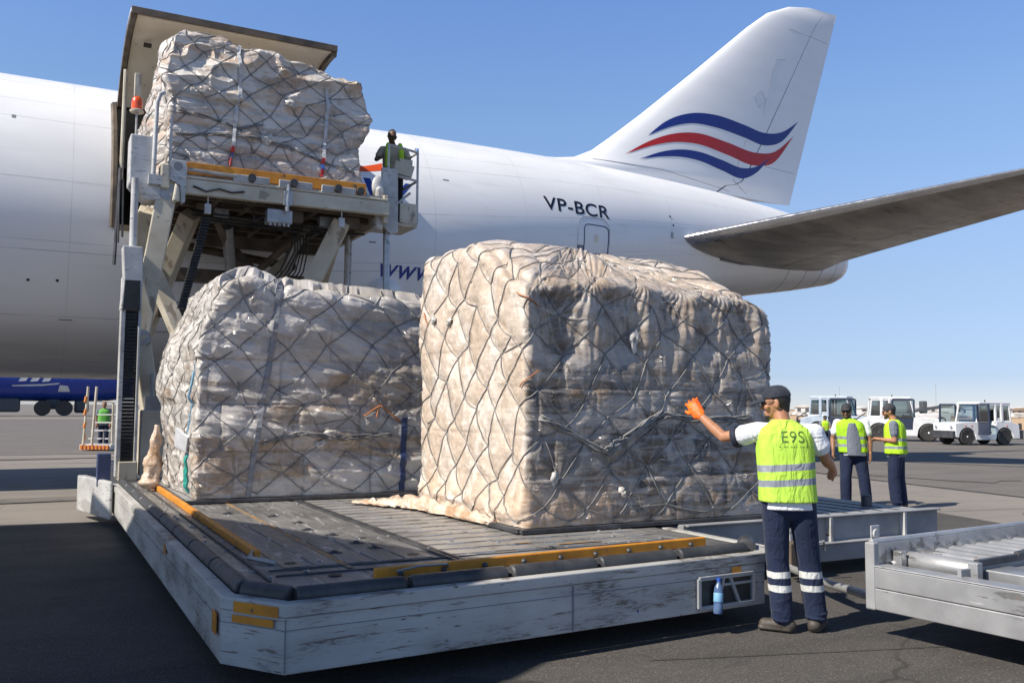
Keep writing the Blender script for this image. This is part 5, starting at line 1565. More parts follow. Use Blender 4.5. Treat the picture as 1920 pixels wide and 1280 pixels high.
    for k in range(7): ca.tube([(4.0 + k * .05, 16.2, 4.86), (4.02 + k * .05, 16.25, 4.5 - .1 * math.sin(k)), (3.9 + k * .07, 16.6, 4.1), (3.6 + k * .1, 17.2, 3.7)], .014, 5)
    build_each(ca, 'hydraulic_hose', MT['black'], root, smooth=True)
    for x in (2.3, 4.52):
        wl = MB(); wl.bx(x, x + .1, Y0 + .05, Y0 + .13, 4.70, 4.86); wl.bx(x + .04, x + .06, Y0 + .07, Y0 + .1, 4.86, 5.0)
        wl.build('work_lamp', MT['loader_white'], root, bevel=.006)
    gc = MB(); gc.tube([(2.02, Y0 - .02, 5.36), (2.5, Y0 - .03, 5.34), (2.75, Y0 - .02, 5.34)], .035, 8); gc.build('lock_bar', MT['steel'], root, smooth=True)
    # corner gusset and dial at the left end
    gs = MB(); gs.prism_y([(1.74, 5.48), (1.98, 5.48), (2.0, 5.36), (1.98, 4.82), (1.92, 4.78), (1.90, 5.08), (1.74, 5.16)], Y0 - .07, Y0 - .015); gs.build('corner_gusset', MT['loader_white'], root, bevel=.01)
    di = MB(); di.lathe((1.86, Y0 - .072, 5.38), [(.0, -.004), (.07, -.004), (.07, .004), (0, .004)], 16, 'y'); di.build('dial', MT['seam'], root)
    gs = MB(); gs.bx(1.60, 1.74, Y0 - .1, Y0 + .2, 5.0, 5.4); gs.prism_y([(1.78, 4.8), (1.9, 4.8), (1.88, 5.05), (1.82, 5.1)], Y0 - .14, Y0 - .08); gs.build('corner_block', MT['loader_cream'], root, bevel=.03)
    # left control cabinet, its beacon, handrail
    cbn = MB(); cbn.prism_y([(1.16, 5.05), (1.16, 5.82), (1.50, 5.82), (1.50, 5.2), (1.66, 5.0), (1.62, 4.82), (1.40, 4.80)], Y0 - .02, Y0 + .45); cbn.build('control_cabinet', MT['loader_white'], root, bevel=.02)
    k = MB(); k.tube([(1.50, Y0 - .05, 5.14), (1.52, Y0 - .05, 6.35), (1.56, Y0 - .03, 6.5), (1.63, Y0 + .1, 6.58)], .035, 10); k.tube([(1.74, Y0 - .03, 5.4), (1.75, Y0 - .02, 6.2)], .02, 8); k.bx(1.43, 1.62, Y0 - .1, Y0 - .02, 5.05, 5.2); k.build('handrail', MT['loader_white'], root, smooth=True)
    bp = MB(); bp.tube([(1.25, Y0 + .2, 5.82), (1.25, Y0 + .2, 6.22)], .016, 8); bo = bp.build('beacon_post', MT['loader_white'], root)
    bp = MB(); bp.lathe((1.25, Y0 + .2, 6.22), [(.0, 0), (.10, 0), (.11, .03), (.075, .05), (.0, .05)], 16); bp.build('beacon_base', MT['loader_cream'], bo, smooth=True)
    bp = MB(); bp.lathe((1.25, Y0 + .2, 6.27), [(.0, 0), (.082, 0), (.085, .1), (.075, .17), (.05, .2), (0, .2)], 16); bp.build('beacon_lens', MT['orange_lens'], bo, smooth=True)
    bp = MB(); bp.bx(1.2, 1.3, Y0 + .16, Y0 + .24, 6.47, 6.85); bp.build('beacon_bracket', MT['loader_cream'], bo, bevel=.01)
    hl = MB(); hl.tube([(1.08, 15.6, 4.2), (1.07, 15.6, 5.2), (1.12, 15.6, 5.25), (1.14, 15.6, 4.3)], .018, 6); hl.tube([(1.06, 16, 3.9), (1.1, 16, 5.5)], .03, 6); build_each(hl, 'grab_rail', MT['steel_dark'], root, smooth=True)
    # ------------------------------------------------ operator's basket on the right
    b = MB(); b.bx(5.42, 6.16, 15.55, 16.4, 4.93, 5.0); b.bx(5.8, 6.16, 15.5, 15.54, 5.0, 5.36); b.build('basket_floor', MT['loader_cream'], root, bevel=.01)
    b = MB(); b.prism_y([(5.42, 4.9), (5.42, 5.95), (5.72, 5.95), (5.74, 4.78), (5.6, 4.74)], 15.42, 15.5); b.build('basket_panel', MT['loader_white'], root, bevel=.01)
    b = MB(); b.prism_y([(5.24, 4.80), (5.24, 5.5), (5.30, 5.56), (5.40, 5.5), (5.42, 4.98), (5.36, 4.74)], 15.2, 15.5); b.build('fender', MT['loader_white'], root, bevel=.05)
    b = MB()
    def pl(*p): b.tube(p, .024, 8)
    pl((5.54, 15.48, 4.95), (5.56, 15.48, 6.40)); pl((6.14, 15.52, 5.0), (6.14, 15.52, 6.34)); pl((5.56, 15.48, 6.40), (6.14, 15.52, 6.34)); pl((5.58, 15.48, 5.86), (6.14, 15.52, 5.80)); pl((6.14, 15.52, 6.34), (6.14, 16.4, 6.34)); pl((6.14, 16.4, 5.0), (6.14, 16.4, 6.34)); pl((6.14, 15.52, 5.8), (6.14, 16.4, 5.8)); pl((5.7, 15.48, 5.3), (6.14, 15.9, 5.65))
    b.build('basket_railing', MT['loader_white'], root, smooth=True)
    b = MB(); b.prism_y([(5.68, 5.92), (5.72, 6.16), (6.10, 6.08), (6.04, 5.86)], 15.55, 15.8); b.bx(5.80, 6.06, 15.56, 15.70, 6.10, 6.2); b.build('control_console', MT['loader_cream'], root, bevel=.015)
    b = MB(); b.lathe((6.12, 15.52, 6.36), [(0, 0), (.04, 0), (.04, .05), (0, .06)], 10); b.build('basket_lamp', MT['chrome'], root)
    b = MB(); b.ell((5.30, 15.3, 5.55), .12, .06, .2, None, 14, 8); b.build('mirror', MT['loader_white'], root, smooth=True)
    return root

# ------------------------------------------------------------------ pallet dollies
def build_dollies():
    # flat dolly beyond the worker, carrying the right end of the big load
    r = thing('pallet_dolly', 'flat grey pallet dolly behind the worker, reaching under the right end of the big load', 'pallet dolly', (7.0, 8.2, 0))
    b = MB(); b.bx(5.32, 8.72, 6.78, 9.9, .42, .545); b.build('deck', MT['dolly_grey'], r, bevel=.008)
    b = MB()
    b.bx(5.30, 8.78, 6.70, 6.775, .30, .562); b.bx(5.32, 8.78, 6.65, 6.70, .548, .566)
    b.build('front_rail', MT['dolly_grey'], r, bevel=.006)
    b = MB(); b.bx(6.6, 8.92, 6.60, 6.70, .13, .30); b.bx(6.62, 8.9, 6.58, 6.72, .296, .312); b.build('chassis_beam', MT['dolly_grey'], r, bevel=.006)
    for x in (6.55, 7.1, 8.18):
        b = MB(); b.bx(x, x + .03, 6.635, 6.70, .30, .548); b.build('rail_rib', MT['loader_white'], r)
    b = MB(); b.bx(6.42, 6.75, 6.5, 6.62, .12, .36); 
    b.build('coupling_box', MT['under_metal'], r, bevel=.015)
    b = MB(); b.tube([(6.4, 6.5, .13), (6.0, 5.6, .16), (5.75, 4.95, .2)], .035, 10); b.tube([(6.6, 6.45, .33), (6.75, 6.4, .37), (6.78, 6.42, .28)], .014, 6); b.build('tow_bar', MT['alu'], r, smooth=True)
    for (x, y) in ((5.6, 7.2), (8.3, 7.2), (5.6, 9.5), (8.3, 9.5)):
        w = MB(); w.lathe((x, y, .17), [(.05, -.06), (.15, -.07), (.17, -.04), (.17, .04), (.15, .07), (.05, .06)], 16, 'y'); w.build('wheel', MT['tyre'], r, smooth=True)
    b = MB(); b.ell((7.3, 8.6, .548), 1.15, .8, .05, None, 30, 8); b.build('turntable', MT['dolly_grey'], r, smooth=True)
    b = MB(); b.lathe((8.32, 7.25, .545), [(.0, 0), (.06, 0), (.06, .12), (.045, .13), (0, .13)], 12); b.build('lock_post', MT['steel_dark'], r, smooth=True)
    b = MB()
    for k in range(12): b.bx(5.5 + k * .26, 5.52 + k * .26, 6.86, 9.8, .545, .552)
    b.build('deck_rib', MT['steel_dark'], r)
    # roller dolly cut by the right edge
    r = thing('roller_dolly', 'aluminium roller dolly with rows of steel rollers, nearest the viewer on the right', 'pallet dolly', (5.40, 4.72, 0))
    X, Y = 5.40, 4.72; rdolly = r
    b = MB()
    b.bx(X, X + .10, 1.4, Y, .355, .50); b.bx(X, X + .10, 1.4, Y, .20, .35); b.bx(X - .005, X + .16, 1.4, Y, .50, .512)
    b.build('side_beam', MT['alu'], r, bevel=.006)
    b = MB(); b.bx(X - .008, X + .055, Y - .07, Y + .008, .195, .672); b.build('corner_post', MT['dolly_grey'], r, bevel=.01)
    b = MB(); b.bx(X + .058, 9.5, Y - .06, Y, .32, .50); b.bx(X + .058, 9.5, Y - .05, Y, .505, .66); b.tube([(X + .02, Y - .025, .672), (9.5, Y - .025, .672)], .022, 8)
    b.build('guide_rail', MT['alu'], r, bevel=.004)
    b = MB(); b.bx(X + .08, X + .18, Y + .01, Y + .02, .60, .78); b.lathe((X + .13, Y + .008, .72), [(.02, -.01), (.035, -.01), (.035, .012), (.02, .012)], 12, 'y'); b.build('lifting_eye', MT['loader_white'], r, bevel=.004)
    b = MB(); b.bx(X + .1, 9.5, 1.4, 4.6, .30, .40); b.bx(X + .1, 9.5, 4.06, 4.09, .40, .56); b.build('bed_frame', MT['dolly_grey'], r, bevel=.004)
    for k in range(20):
        x = X + .38 + k * .182
        b = MB(); b.lathe((x, 4.375, .515), [(.0, -.265), (.02, -.265), (.02, -.25), (.066, -.25), (.074, -.24), (.074, .24), (.066, .25), (.02, .25), (.02, .265), (0, .265)], 18, 'y'); b.build('roller', MT['alu'], r, smooth=True)
    b = MB(); b.beam((5.70, 4.07, .585), (9.4, 4.07, .585), .035, .045); b.tube([(6.2, 4.06, .61), (6.5, 4.07, .625), (6.7, 4.07, .61)], .02, 8); b.build('divider_rail', MT['steel_dark'], r, smooth=True)
    for (x, y) in ((5.66, 4.64), (5.64, 4.06), (6.06, 3.62)):
        b = MB(); b.bx(x - .03, x + .035, y - .05, y + .02, .40, .60); b.build('roller_bracket', MT['alu'], r, bevel=.006)
    b = MB(); b.bx(5.74, 6.04, 3.62, 4.03, .42, .545); b.bx(6.12, 9.3, 3.80, 4.03, .42, .53); b.build('tread_plate', MT['steel'], r, bevel=.008)
    for k in range(18):
        x = X + .46 + k * .138
        b = MB(); b.lathe((x, 3.30, .495), [(.0, -.25), (.054, -.25), (.06, -.24), (.06, .24), (.054, .25), (0, .25)], 16, 'y'); b.build('roller', MT['alu'], r, smooth=True)
    b = MB(); b.tube([(X + .22, 4.66, .5), (X + .3, 4.62, .54), (X + .38, 4.66, .5)], .02, 8); b.build('hook', MT['loader_white'], r, smooth=True)
    for (x, y) in ((6.0, 2.6), (8.8, 4.0)):
        w = MB(); w.lathe((x, y, .17), [(.05, -.06), (.15, -.07), (.17, -.04), (.17, .04), (.15, .07), (.05, .06)], 16, 'x'); w.build('wheel', MT['tyre'], r, smooth=True)
    rdolly.rotation_euler = (0, 0, rad(5.5))
    # water bottle standing by the skirt
    bt = thing('water_bottle', 'blue tinted plastic water bottle with blue cap at the step recess of the loader', 'bottle', (4.44, 5.222, .15))
    bt.rotation_euler = (rad(-6), rad(8), 0)
    q = MB(); q.lathe((0, 0, 0), [(.0, 0), (.03, 0), (.034, .01), (.034, .06), (.031, .07), (.034, .08), (.034, .16), (.028, .19), (.014, .215), (.013, .23), (0, .23)], 16); q.build('bottle_body', MT['bottle'], bt, smooth=True, local=True)
    q = MB(); q.lathe((0, 0, .23), [(0, 0), (.016, 0), (.016, .022), (0, .024)], 14); q.build('bottle_cap', MT['bottle_cap'], bt, smooth=True, local=True)
    q = MB(); q.lathe((0, 0, .085), [(.0345, 0), (.0352, .002), (.0352, .06), (.0345, .062)], 16); q.build('bottle_label', MT['sky_blue'], bt, smooth=True, local=True)
# ------------------------------------------------------------------ vehicles and background
def cam_pt(u, v, z=0.0):
    d = FW + RT * (u - 960) / F_PX + UP * (640 - v) / F_PX
    p = np.array([0, 0, CAMZ]) + d * (z - CAMZ) / d[2]
    return Vector(p)

def tug(label, loc, rz, body, open_door, group, sc=1.0, hood=1):
    """tow tractor: +x is the bonnet end; a tall glazed cab over the middle and rear"""
    r = thing('tow_tractor', label, 'tow tractor', loc, rz, group)
    W = .88
    def prof(x0, x1, wheel, top): pass
    def arch(cx, r_, n=10): return [(cx + r_ * math.cos(math.pi - math.pi * k / n), .42 + r_ * math.sin(math.pi * k / n)) for k in range(n + 1)]
    poly = [(-2.15, .35), (-1.72, .35)] + arch(-1.15, .55) + [(-.55, .28), (.72, .28)] + arch(1.28, .54) + [(1.86, .40), (2.02, .45), (2.05, 1.18), (1.2, 1.27), (.55, 1.27), (.50, .62), (-.52, .62), (-.62, 1.32), (-1.5, 1.30), (-2.1, 1.12)]
    b = MB(); b.prism_y([(x * sc, z * sc) for x, z in poly], -W * sc, W * sc); b.build('body', body, r, bevel=.04 * sc, local=True)
    b = MB(); b.bx(-.55 * sc, .5 * sc, -.6 * sc, .6 * sc, .45 * sc, .75 * sc); b.bx(-.5 * sc, -.1 * sc, -.4 * sc, .3 * sc, .75 * sc, 1.35 * sc); b.build('seat', MT['black'], r, bevel=.03, local=True)
    b = MB(); b.tube([(.25 * sc, .2 * sc, .8 * sc), (.1 * sc, .2 * sc, 1.25 * sc)], .03 * sc, 6); b.tube([(.1 * sc + .05 * math.sin(a) * sc, .2 * sc + .19 * math.cos(a) * sc, 1.25 * sc + .18 * math.sin(a) * sc) for a in np.linspace(0, 6.28, 14)], .022 * sc, 6); b.build('steering_wheel', MT['black'], r, local=True)
    # cab: pillars and roof
    c = MB(); s = sc; zt = 2.28
    def post(xa, xb, y, w=.09): c.beam((xa * s, y * s, 1.22 * s), (xb * s, y * s, zt * s), w * s, w * s, (0, 1, 0))
    for y in (-.80, .80):
        post(.62, .38, y); post(-.62, -.62, y, .12); post(-1.62, -1.50, y); post(-1.02, -1.0, y, .16)
        c.beam((.40 * s, y * s, 2.2 * s), (-1.5 * s, y * s, 2.2 * s), .09 * s, .12 * s); c.beam((-.62 * s, y * s, 1.28 * s), (-1.62 * s, y * s, 1.28 * s), .1 * s, .12 * s)
        c.bx(-1.05 * s, -.6 * s, (y - .04) * s, (y + .04) * s, 1.3 * s, 1.48 * s)
    c.bx(-1.58 * s, .44 * s, -.86 * s, .86 * s, 2.24 * s, 2.36 * s)
    c.build('cab_frame', body, r, bevel=.03 * s, local=True)
    ib = MB(); ib.bx(-1.5 * s, -1.0 * s, -.7 * s, .7 * s, 1.25 * s, 1.9 * s); ib.bx(.2 * s, .5 * s, -.7 * s, .7 * s, .7 * s, 1.38 * s); ib.bx(-1.45 * s, .3 * s, -.75 * s, .75 * s, 2.2 * s, 2.238 * s); ib.build('cab_shade_box', MT['black'], r, local=True, bevel=.02)  # black boxes added so the cab interior looks shaded
    rf = MB(); rf.tube([(-.4 * s, .3 * s, 2.36 * s), (-.4 * s, .3 * s, 2.48 * s)], .03, 6); rf.build('aerial', MT['black'], r, local=True)
    g = MB()
    g.add([(.60 * s, -.78 * s, 1.27 * s), (.60 * s, .78 * s, 1.27 * s), (.38 * s, .78 * s, 2.22 * s), (.38 * s, -.78 * s, 2.22 * s)], [(0, 1, 2, 3)])
    for y in (-.8, .8):
        g.add([(-.66 * s, y * s, 1.48 * s), (-1.0 * s, y * s, 1.48 * s), (-1.0 * s, y * s, 2.16 * s), (-.66 * s, y * s, 2.16 * s)], [(0, 1, 2, 3)])
        g.add([(-1.08 * s, y * s, 1.32 * s), (-1.56 * s, y * s, 1.32 * s), (-1.48 * s, y * s, 2.16 * s), (-1.08 * s, y * s, 2.16 * s)], [(0, 1, 2, 3)])
    g.add([(-1.6 * s, -.75 * s, 1.32 * s), (-1.6 * s, .75 * s, 1.32 * s), (-1.5 * s, .75 * s, 2.2 * s), (-1.5 * s, -.75 * s, 2.2 * s)], [(0, 1, 2, 3)])
    g.build('cab_glass', MT['glass_clear'], r, local=True, fix=False)
    def door(y, ang):
        d = MB(); x0, x1 = .56, -.58
        P = [(.0, .62), (.0, 2.2), (.14, 2.22), (1.05, 2.22), (1.08, .62)]
        h = Vector((.58 * s, y * s, 0)); ca, sa = math.cos(ang), math.sin(ang) * (1 if y > 0 else -1)
        def T(x, z, o=0): return (h.x - x * s * ca, h.y + x * s * sa + o, z * s)
        for a, b_ in zip(P, P[1:] + P[:1]): d.beam(T(*a), T(*b_), .07 * s, .09 * s)
        d.add([T(.02, .64, .01), T(1.06, .64, .01), T(1.06, 1.22, .01), T(.02, 1.22, .01), T(.02, .64, -.02), T(1.06, .64, -.02), T(1.06, 1.22, -.02), T(.02, 1.22, -.02)], [(0, 1, 2, 3), (7, 6, 5, 4), (3, 2, 6, 7), (0, 3, 7, 4), (1, 5, 6, 2)])
        o = d.build('door', MT['door_dark'], r, local=True, bevel=.01)
        q = MB(); q.add([T(.04, 1.24), T(1.04, 1.24), T(1.04, 2.18), T(.04, 2.18)], [(0, 1, 2, 3)]); q.build('door_glass', MT['glass_clear'], o, local=True, fix=False)
    if open_door: door(.84, rad(100)); door(-.84, rad(100))
    else: door(.84, 0); door(-.84, 0)
    for x in (-1.15, 1.28):
        for y in (-.74, .74):
            w = MB(); w.lathe((x * s, y * s, .46 * s), [(.2 * s, -.13 * s), (.4 * s, -.15 * s), (.46 * s, -.1 * s), (.46 * s, .1 * s), (.4 * s, .15 * s), (.2 * s, .13 * s)], 22, 'y'); wo = w.build('wheel', MT['tyre'], r, smooth=True, local=True)
            w = MB(); w.lathe((x * s, (y + .06 * (1 if y > 0 else -1)) * s, .46 * s), [(0, -.1 * s), (.24 * s, -.1 * s), (.25 * s, .0), (.2 * s, .06 * s), (.1 * s, .04 * s), (0, .1 * s)] if y > 0 else [(0, -.1 * s), (.1 * s, -.04 * s), (.2 * s, -.06 * s), (.25 * s, 0), (.24 * s, .1 * s), (0, .1 * s)], 18, 'y'); w.build('rim', MT['white_gloss'] if x > 0 else MT['steel_dark'], wo, smooth=True, local=True)
    b = MB(); b.bx(-2.38 * s, -2.1 * s, -.85 * s, .85 * s, .32 * s, .82 * s); b.bx(-2.3 * s, -2.05 * s, -.7 * s, .7 * s, .82 * s, 1.05 * s); b.bx(-2.36 * s, -2.28 * s, -.8 * s, -.6 * s, .85 * s, 1.2 * s); b.bx(-2.36 * s, -2.28 * s, .6 * s, .8 * s, .85 * s, 1.2 * s); b.tube([(-2.3 * s, -.7 * s, 1.15 * s), (-1.8 * s, -.7 * s, 1.5 * s)], .04 * s, 6)
    b.build('rear_bumper', MT['steel_dark'], r, bevel=.02 * s, local=True)
    b = MB(); b.bx(2.0 * s, 2.2 * s, -.85 * s, .85 * s, .38 * s, .78 * s); b.build('front_bumper', MT['steel_dark'], r, bevel=.02 * s, local=True)
    for y in (-.6, .6):
        b = MB(); b.lathe((2.05 * s, y * s, .98 * s), [(0, -.03), (.09 * s, -.03), (.08 * s, .04), (0, .05)], 12, 'x'); b.build('headlight', MT['chrome'], r, local=True)
    b = MB()
    for x in (1.4, 1.0, -1.3): b.bx((x - .04) * s, (x + .04) * s, .875 * s, .895 * s, 1.02 * s, 1.08 * s)
    b.build('side_marker', MT['orange_lens'], r, local=True)
    return r

TUG_SEAT = tuple(cam_pt(1547, 829))
def build_background():
    MT['door_dark'] = simple('dark_blue_door', (.03, .04, .07), None, 2, .4)
    MT['neon'] = simple('neon_yellow_webbing', (.5, .8, .03), (.42, .7, .03), 6, .7)
    MT['green_vest'] = simple('green_vest_cloth', (.12, .42, .06), (.1, .35, .05), 6, .7)
    g = 'tow tractors parked on the far apron'
    # right tug: bonnet towards the left of the picture
    a = math.atan2(RT[1], RT[0])
    p = cam_pt(1830, 833); tug('white tow tractor with its dark cab door swung open', (p.x, p.y, 0), a + math.pi + rad(14), MT['white_gloss'], True, g, .86)
    p = cam_pt(1690, 826); tug('white tow tractor with closed cab, behind the two workers', (p.x, p.y, 0), a - rad(18), MT['white_gloss'], False, g, .98)
    p = cam_pt(1580, 822); tug('pale blue tow tractor, smallest and farthest of the three', (p.x, p.y, 0), a - rad(30), MT['white_blue'], False, g, 1.0)
    # a belt truck with its driver behind the tugs
    p = cam_pt(1725, 800)
    r = thing('belt_loader', 'distant low white belt loader seen over the bonnet of a tow tractor', 'belt loader', (p.x, p.y, 0), a)
    b = MB(); b.bx(-3.2, 2.6, -1, 1, .5, 1.3); b.bx(-2.8, -1.6, -1, 1, 1.3, 1.9); b.build('body', MT['white_gloss'], r, bevel=.1, local=True)
    b = MB(); b.beam((-2, 0, 1.3), (3, 0, 2.1), .9, .25); b.build('belt', MT['far_dark'], r, local=True)
    b = MB(); b.bx(.1, .6, -.4, .4, 1.3, 2.5); b.build('frame', MT['far_dark'], r, local=True, bevel=.1)
    for x in (-2.2, 1.6):
        b = MB(); b.lathe((x, 0, .5), [(.1, -1.05), (.5, -1.05), (.5, 1.05), (.1, 1.05)], 14, 'y'); b.build('wheel', MT['tyre'], r, local=True)
    # ---- blue aircraft far behind the freighter's belly (left)
    c0 = cam_pt(60, 779); ax = Vector((1, 0.0, 0))
    r = thing('parked_aircraft', 'dark blue aircraft parked far beyond the white fuselage at the left', 'aircraft', (c0.x, c0.y, 0))
    R = []
    for x in np.linspace(-40, 22, 40):
        k = 1 if x < 8 else max(.12, 1 - ((x - 8) / 15) ** 1.6); zc = 4.9 + (1 - k) * 1.6
        R.append([(x, 3.1 * k * math.cos(t), zc + 2.9 * k * math.sin(t)) for t in np.linspace(0, 2 * math.pi, 33)[:-1]])
    b = MB(); b.rings(R); b.build('fuselage', MT['blue_plane'], r, smooth='all', local=True)
    def onb(x, z, o=.04): return (x, -(3.1 + o) * math.sqrt(max(0, 1 - ((z - 4.9) / 2.95) ** 2)), z)
    def strip(P, name, m):
        q = MB(); q.add([onb(*p) for p in P], [tuple(range(len(P)))]); q.build(name, m, r, local=True, fix=False)
    strip([(-2.6, 4.1), (1.0, 4.3), (3.2, 4.5), (3.0, 4.3), (1.0, 4.05), (-2.4, 3.95)], 'emblem', MT['far_white'])
    for x in (-1.8, -.4, 1.0): strip([(x, 4.6), (x + .9, 4.7), (x + 1.35, 5.45), (x + .4, 5.4)], 'emblem', MT['far_white'])
    strip([(-6.5, 3.6), (-5.3, 3.7), (-5.6, 4.0), (-6.2, 4.0)], 'emblem', MT['far_white']); strip([(3, 3.3), (4.5, 3.3), (4.2, 4.1), (3.2, 4.2)], 'emblem', MT['far_white'])
    strip([(10.5, 6.6), (13, 4.9), (14.5, 4.4), (14.3, 5.4), (13.2, 6.6)], 'tail_stripe', MT['gold'])
    b = MB()
    for x in (1.2, 3.9):
        for y in (-2.2, 2.2): b.lathe((x, y, 1.05), [(.2, -.3), (1.05, -.3), (1.05, .3), (.2, .3)], 18, 'y')
    build_each(b, 'wheel', MT['tyre'], r, smooth=True, local=True)
    for x in (2.5, -6.5):
        b = MB(); b.bx(x - .9, x + .9, -1.2, 1.2, .9, 2.6); b.build('landing_gear', MT['far_dark'], r, local=True, bevel=.1)
    for x in (-8, -5.5, -11):
        b = MB(); b.lathe((x, -1.8, .95), [(.2, -.4), (.95, -.4), (.95, .4), (.2, .4)], 16, 'y'); b.build('wheel', MT['tyre'], r, smooth=True, local=True)
    b = MB(); b.bx(-13, -1.5, -2, 2, .5, 2.4); b.bx(5.2, 7, -1, 1, .4, 2.2); build_each(b, 'belly_fairing', MT['far_dark'], r, local=True, bevel=.3)
    b = MB(); b.lathe((15.5, -6, 3.4), [(.3, -3), (1.2, -2.8), (1.5, 0), (1.2, 2.5), (.6, 3)], 18, 'x'); b.build('engine', MT['far_dark'], r, smooth=True, local=True)
    b = MB(); b.lathe((-9, -9, 3.0), [(.3, -3), (1.2, -2.8), (1.5, 0), (1.2, 2.5), (.6, 3)], 18, 'x'); b.build('engine', MT['blue_plane'], r, smooth=True, local=True)
    # ---- striped steps beyond the mast
    p = cam_pt(178, 845)
    r = thing('maintenance_steps', 'orange and white striped steps with tall rails, left of the loader mast', 'steps', (p.x, p.y, 0), a)
    OR = MT['orange_title'] = simple('orange_hazard_paint', (.7, .22, .03), None, 3, .5)
    b = MB()
    for x in (-.42, -.12): b.tube([(x, 0, .2), (x + .05, .1, 2.25)], .045, 8)
    b.tube([(.45, .3, .2), (.45, .3, 1.7)], .04, 8); b.tube([(-.12, .1, 1.75), (.5, .3, 1.7)], .03, 6); b.build('rail', MT['loader_cream'], r, local=True)
    b = MB()
    for k in range(8): b.bx(-.5 + k * .13, -.5 + k * .13 + .065, -.07, 0, .05, .2)
    b.build('hazard_stripe', OR, r, local=True)
    b = MB(); b.bx(-.55, .55, 0, .9, .04, .22); 
    for k in range(4): b.bx(-.35, .35, .2 + k * .2, .45 + k * .2, .4 + k * .28, .44 + k * .28)
    b.build('step', MT['far_white'], r, local=True)
    b = MB()
    for k in range(4): b.tube([(-.42 + .0 * k, .02, .35 + k * .45), (-.4, .05, .55 + k * .45)], .052, 8)
    b.build('hazard_stripe', OR, r, local=True)
    # ---- far sheds, containers and masts on the right horizon
    rs = np.random.RandomState(21)
    gl = 'low pale buildings along the horizon'
    us = [1508, 1524, 1602, 1612, 1718, 1733, 1752, 1893, 1903, 1914, 1926, 1945, 1880, 1660, 1742, 1836, 1578, 1640, 1800, 1535, 1546, 1590, 1670, 1690, 1712, 1765, 1778, 1790, 1815, 1850, 1870, 1898, 1910, 1920]
    for i, u in enumerate(us):
        d = rs.uniform(280, 480); base = Vector(FW + RT * (u - 960) / F_PX); base.z = 0; base.normalize()
        ps = base * d; w = rs.uniform(4, 11); h = rs.uniform(1.3, 2.6)
        kind = i % 3
        nm = ('low chalk-white shed', 'low tan flat-roofed shed', 'low white shed with dark openings')[kind]
        r = thing('far_building', nm + ' on the horizon beyond the sand', 'building', (ps.x, ps.y, 0), a + rs.uniform(-.3, .3), gl)
        b = MB(); b.bx(-w / 2, w / 2, -4, 4, 0, h); b.build('wall', MT['far_tan'] if kind == 1 else MT['far_white'], r, local=True)
        b = MB(); b.prism_y([(-w / 2 - .3, h), (w / 2 + .3, h), (w / 2 + .3, h + .25), (0, h + .25 + (.45 if kind != 1 else .1)), (-w / 2 - .3, h + .25)], -4.3, 4.3); b.build('roof', MT['far_white'] if kind != 1 else MT['far_tan'], r, local=True)
        b = MB()
        for k in range(max(2, int(w / 2.4))): b.bx(-w / 2 + .6 + k * 2.3, -w / 2 + 1.6 + k * 2.3, -4.05, -4, .9 if kind else .2, min(h - .25, 1.9))
        b.build('window', MT['far_dark'], r, local=True)
    for u, h, d in ((1572, 9, 330), (1752, 10, 330)):
        base = Vector(FW + RT * (u - 960) / F_PX); base.z = 0; base.normalize(); ps = base * d
        r = thing('light_mast', 'thin pale light mast standing on the horizon', 'mast', (ps.x, ps.y, 0), a, 'thin light masts on the horizon')
        b = MB(); b.tube([(0, 0, 0), (0, 0, h)], [.07, .05], 6); b.build('pole', MT['dolly_grey'], r, local=True)
        b = MB(); b.bx(-.18, .18, -.1, .1, h, h + .12); b.build('lamp_head', MT['dolly_grey'], r, local=True)
    # rubble and scrub bank on the far right
    m = MB()
    for k in range(220):
        u = rs.uniform(1490, 2050); d = rs.uniform(215, 330); base = Vector(FW + RT * (u - 960) / F_PX); base.z = 0; base.normalize(); ps = base * d
        s = rs.uniform(.5, 1.8); m.ell((ps.x, ps.y, s * .2), s * rs.uniform(1, 2.2), s, s * rs.uniform(.3, .6), Matrix.Rotation(rs.uniform(0, 3), 3, 'Z'), 7, 4)
    t = simple('chalk_rubble', (.6, .58, .55), (.33, .3, .26), .25, .9, lo=.45, hi=.55)
    tag(m.build('rubble', t, None), 'strip of pale broken rubble along the far edge of the sand', None, None, 'stuff')
    # dolly chain / further carts beyond the blue aircraft's gear
# ------------------------------------------------------------------ people
def V(*a): return Vector(a)

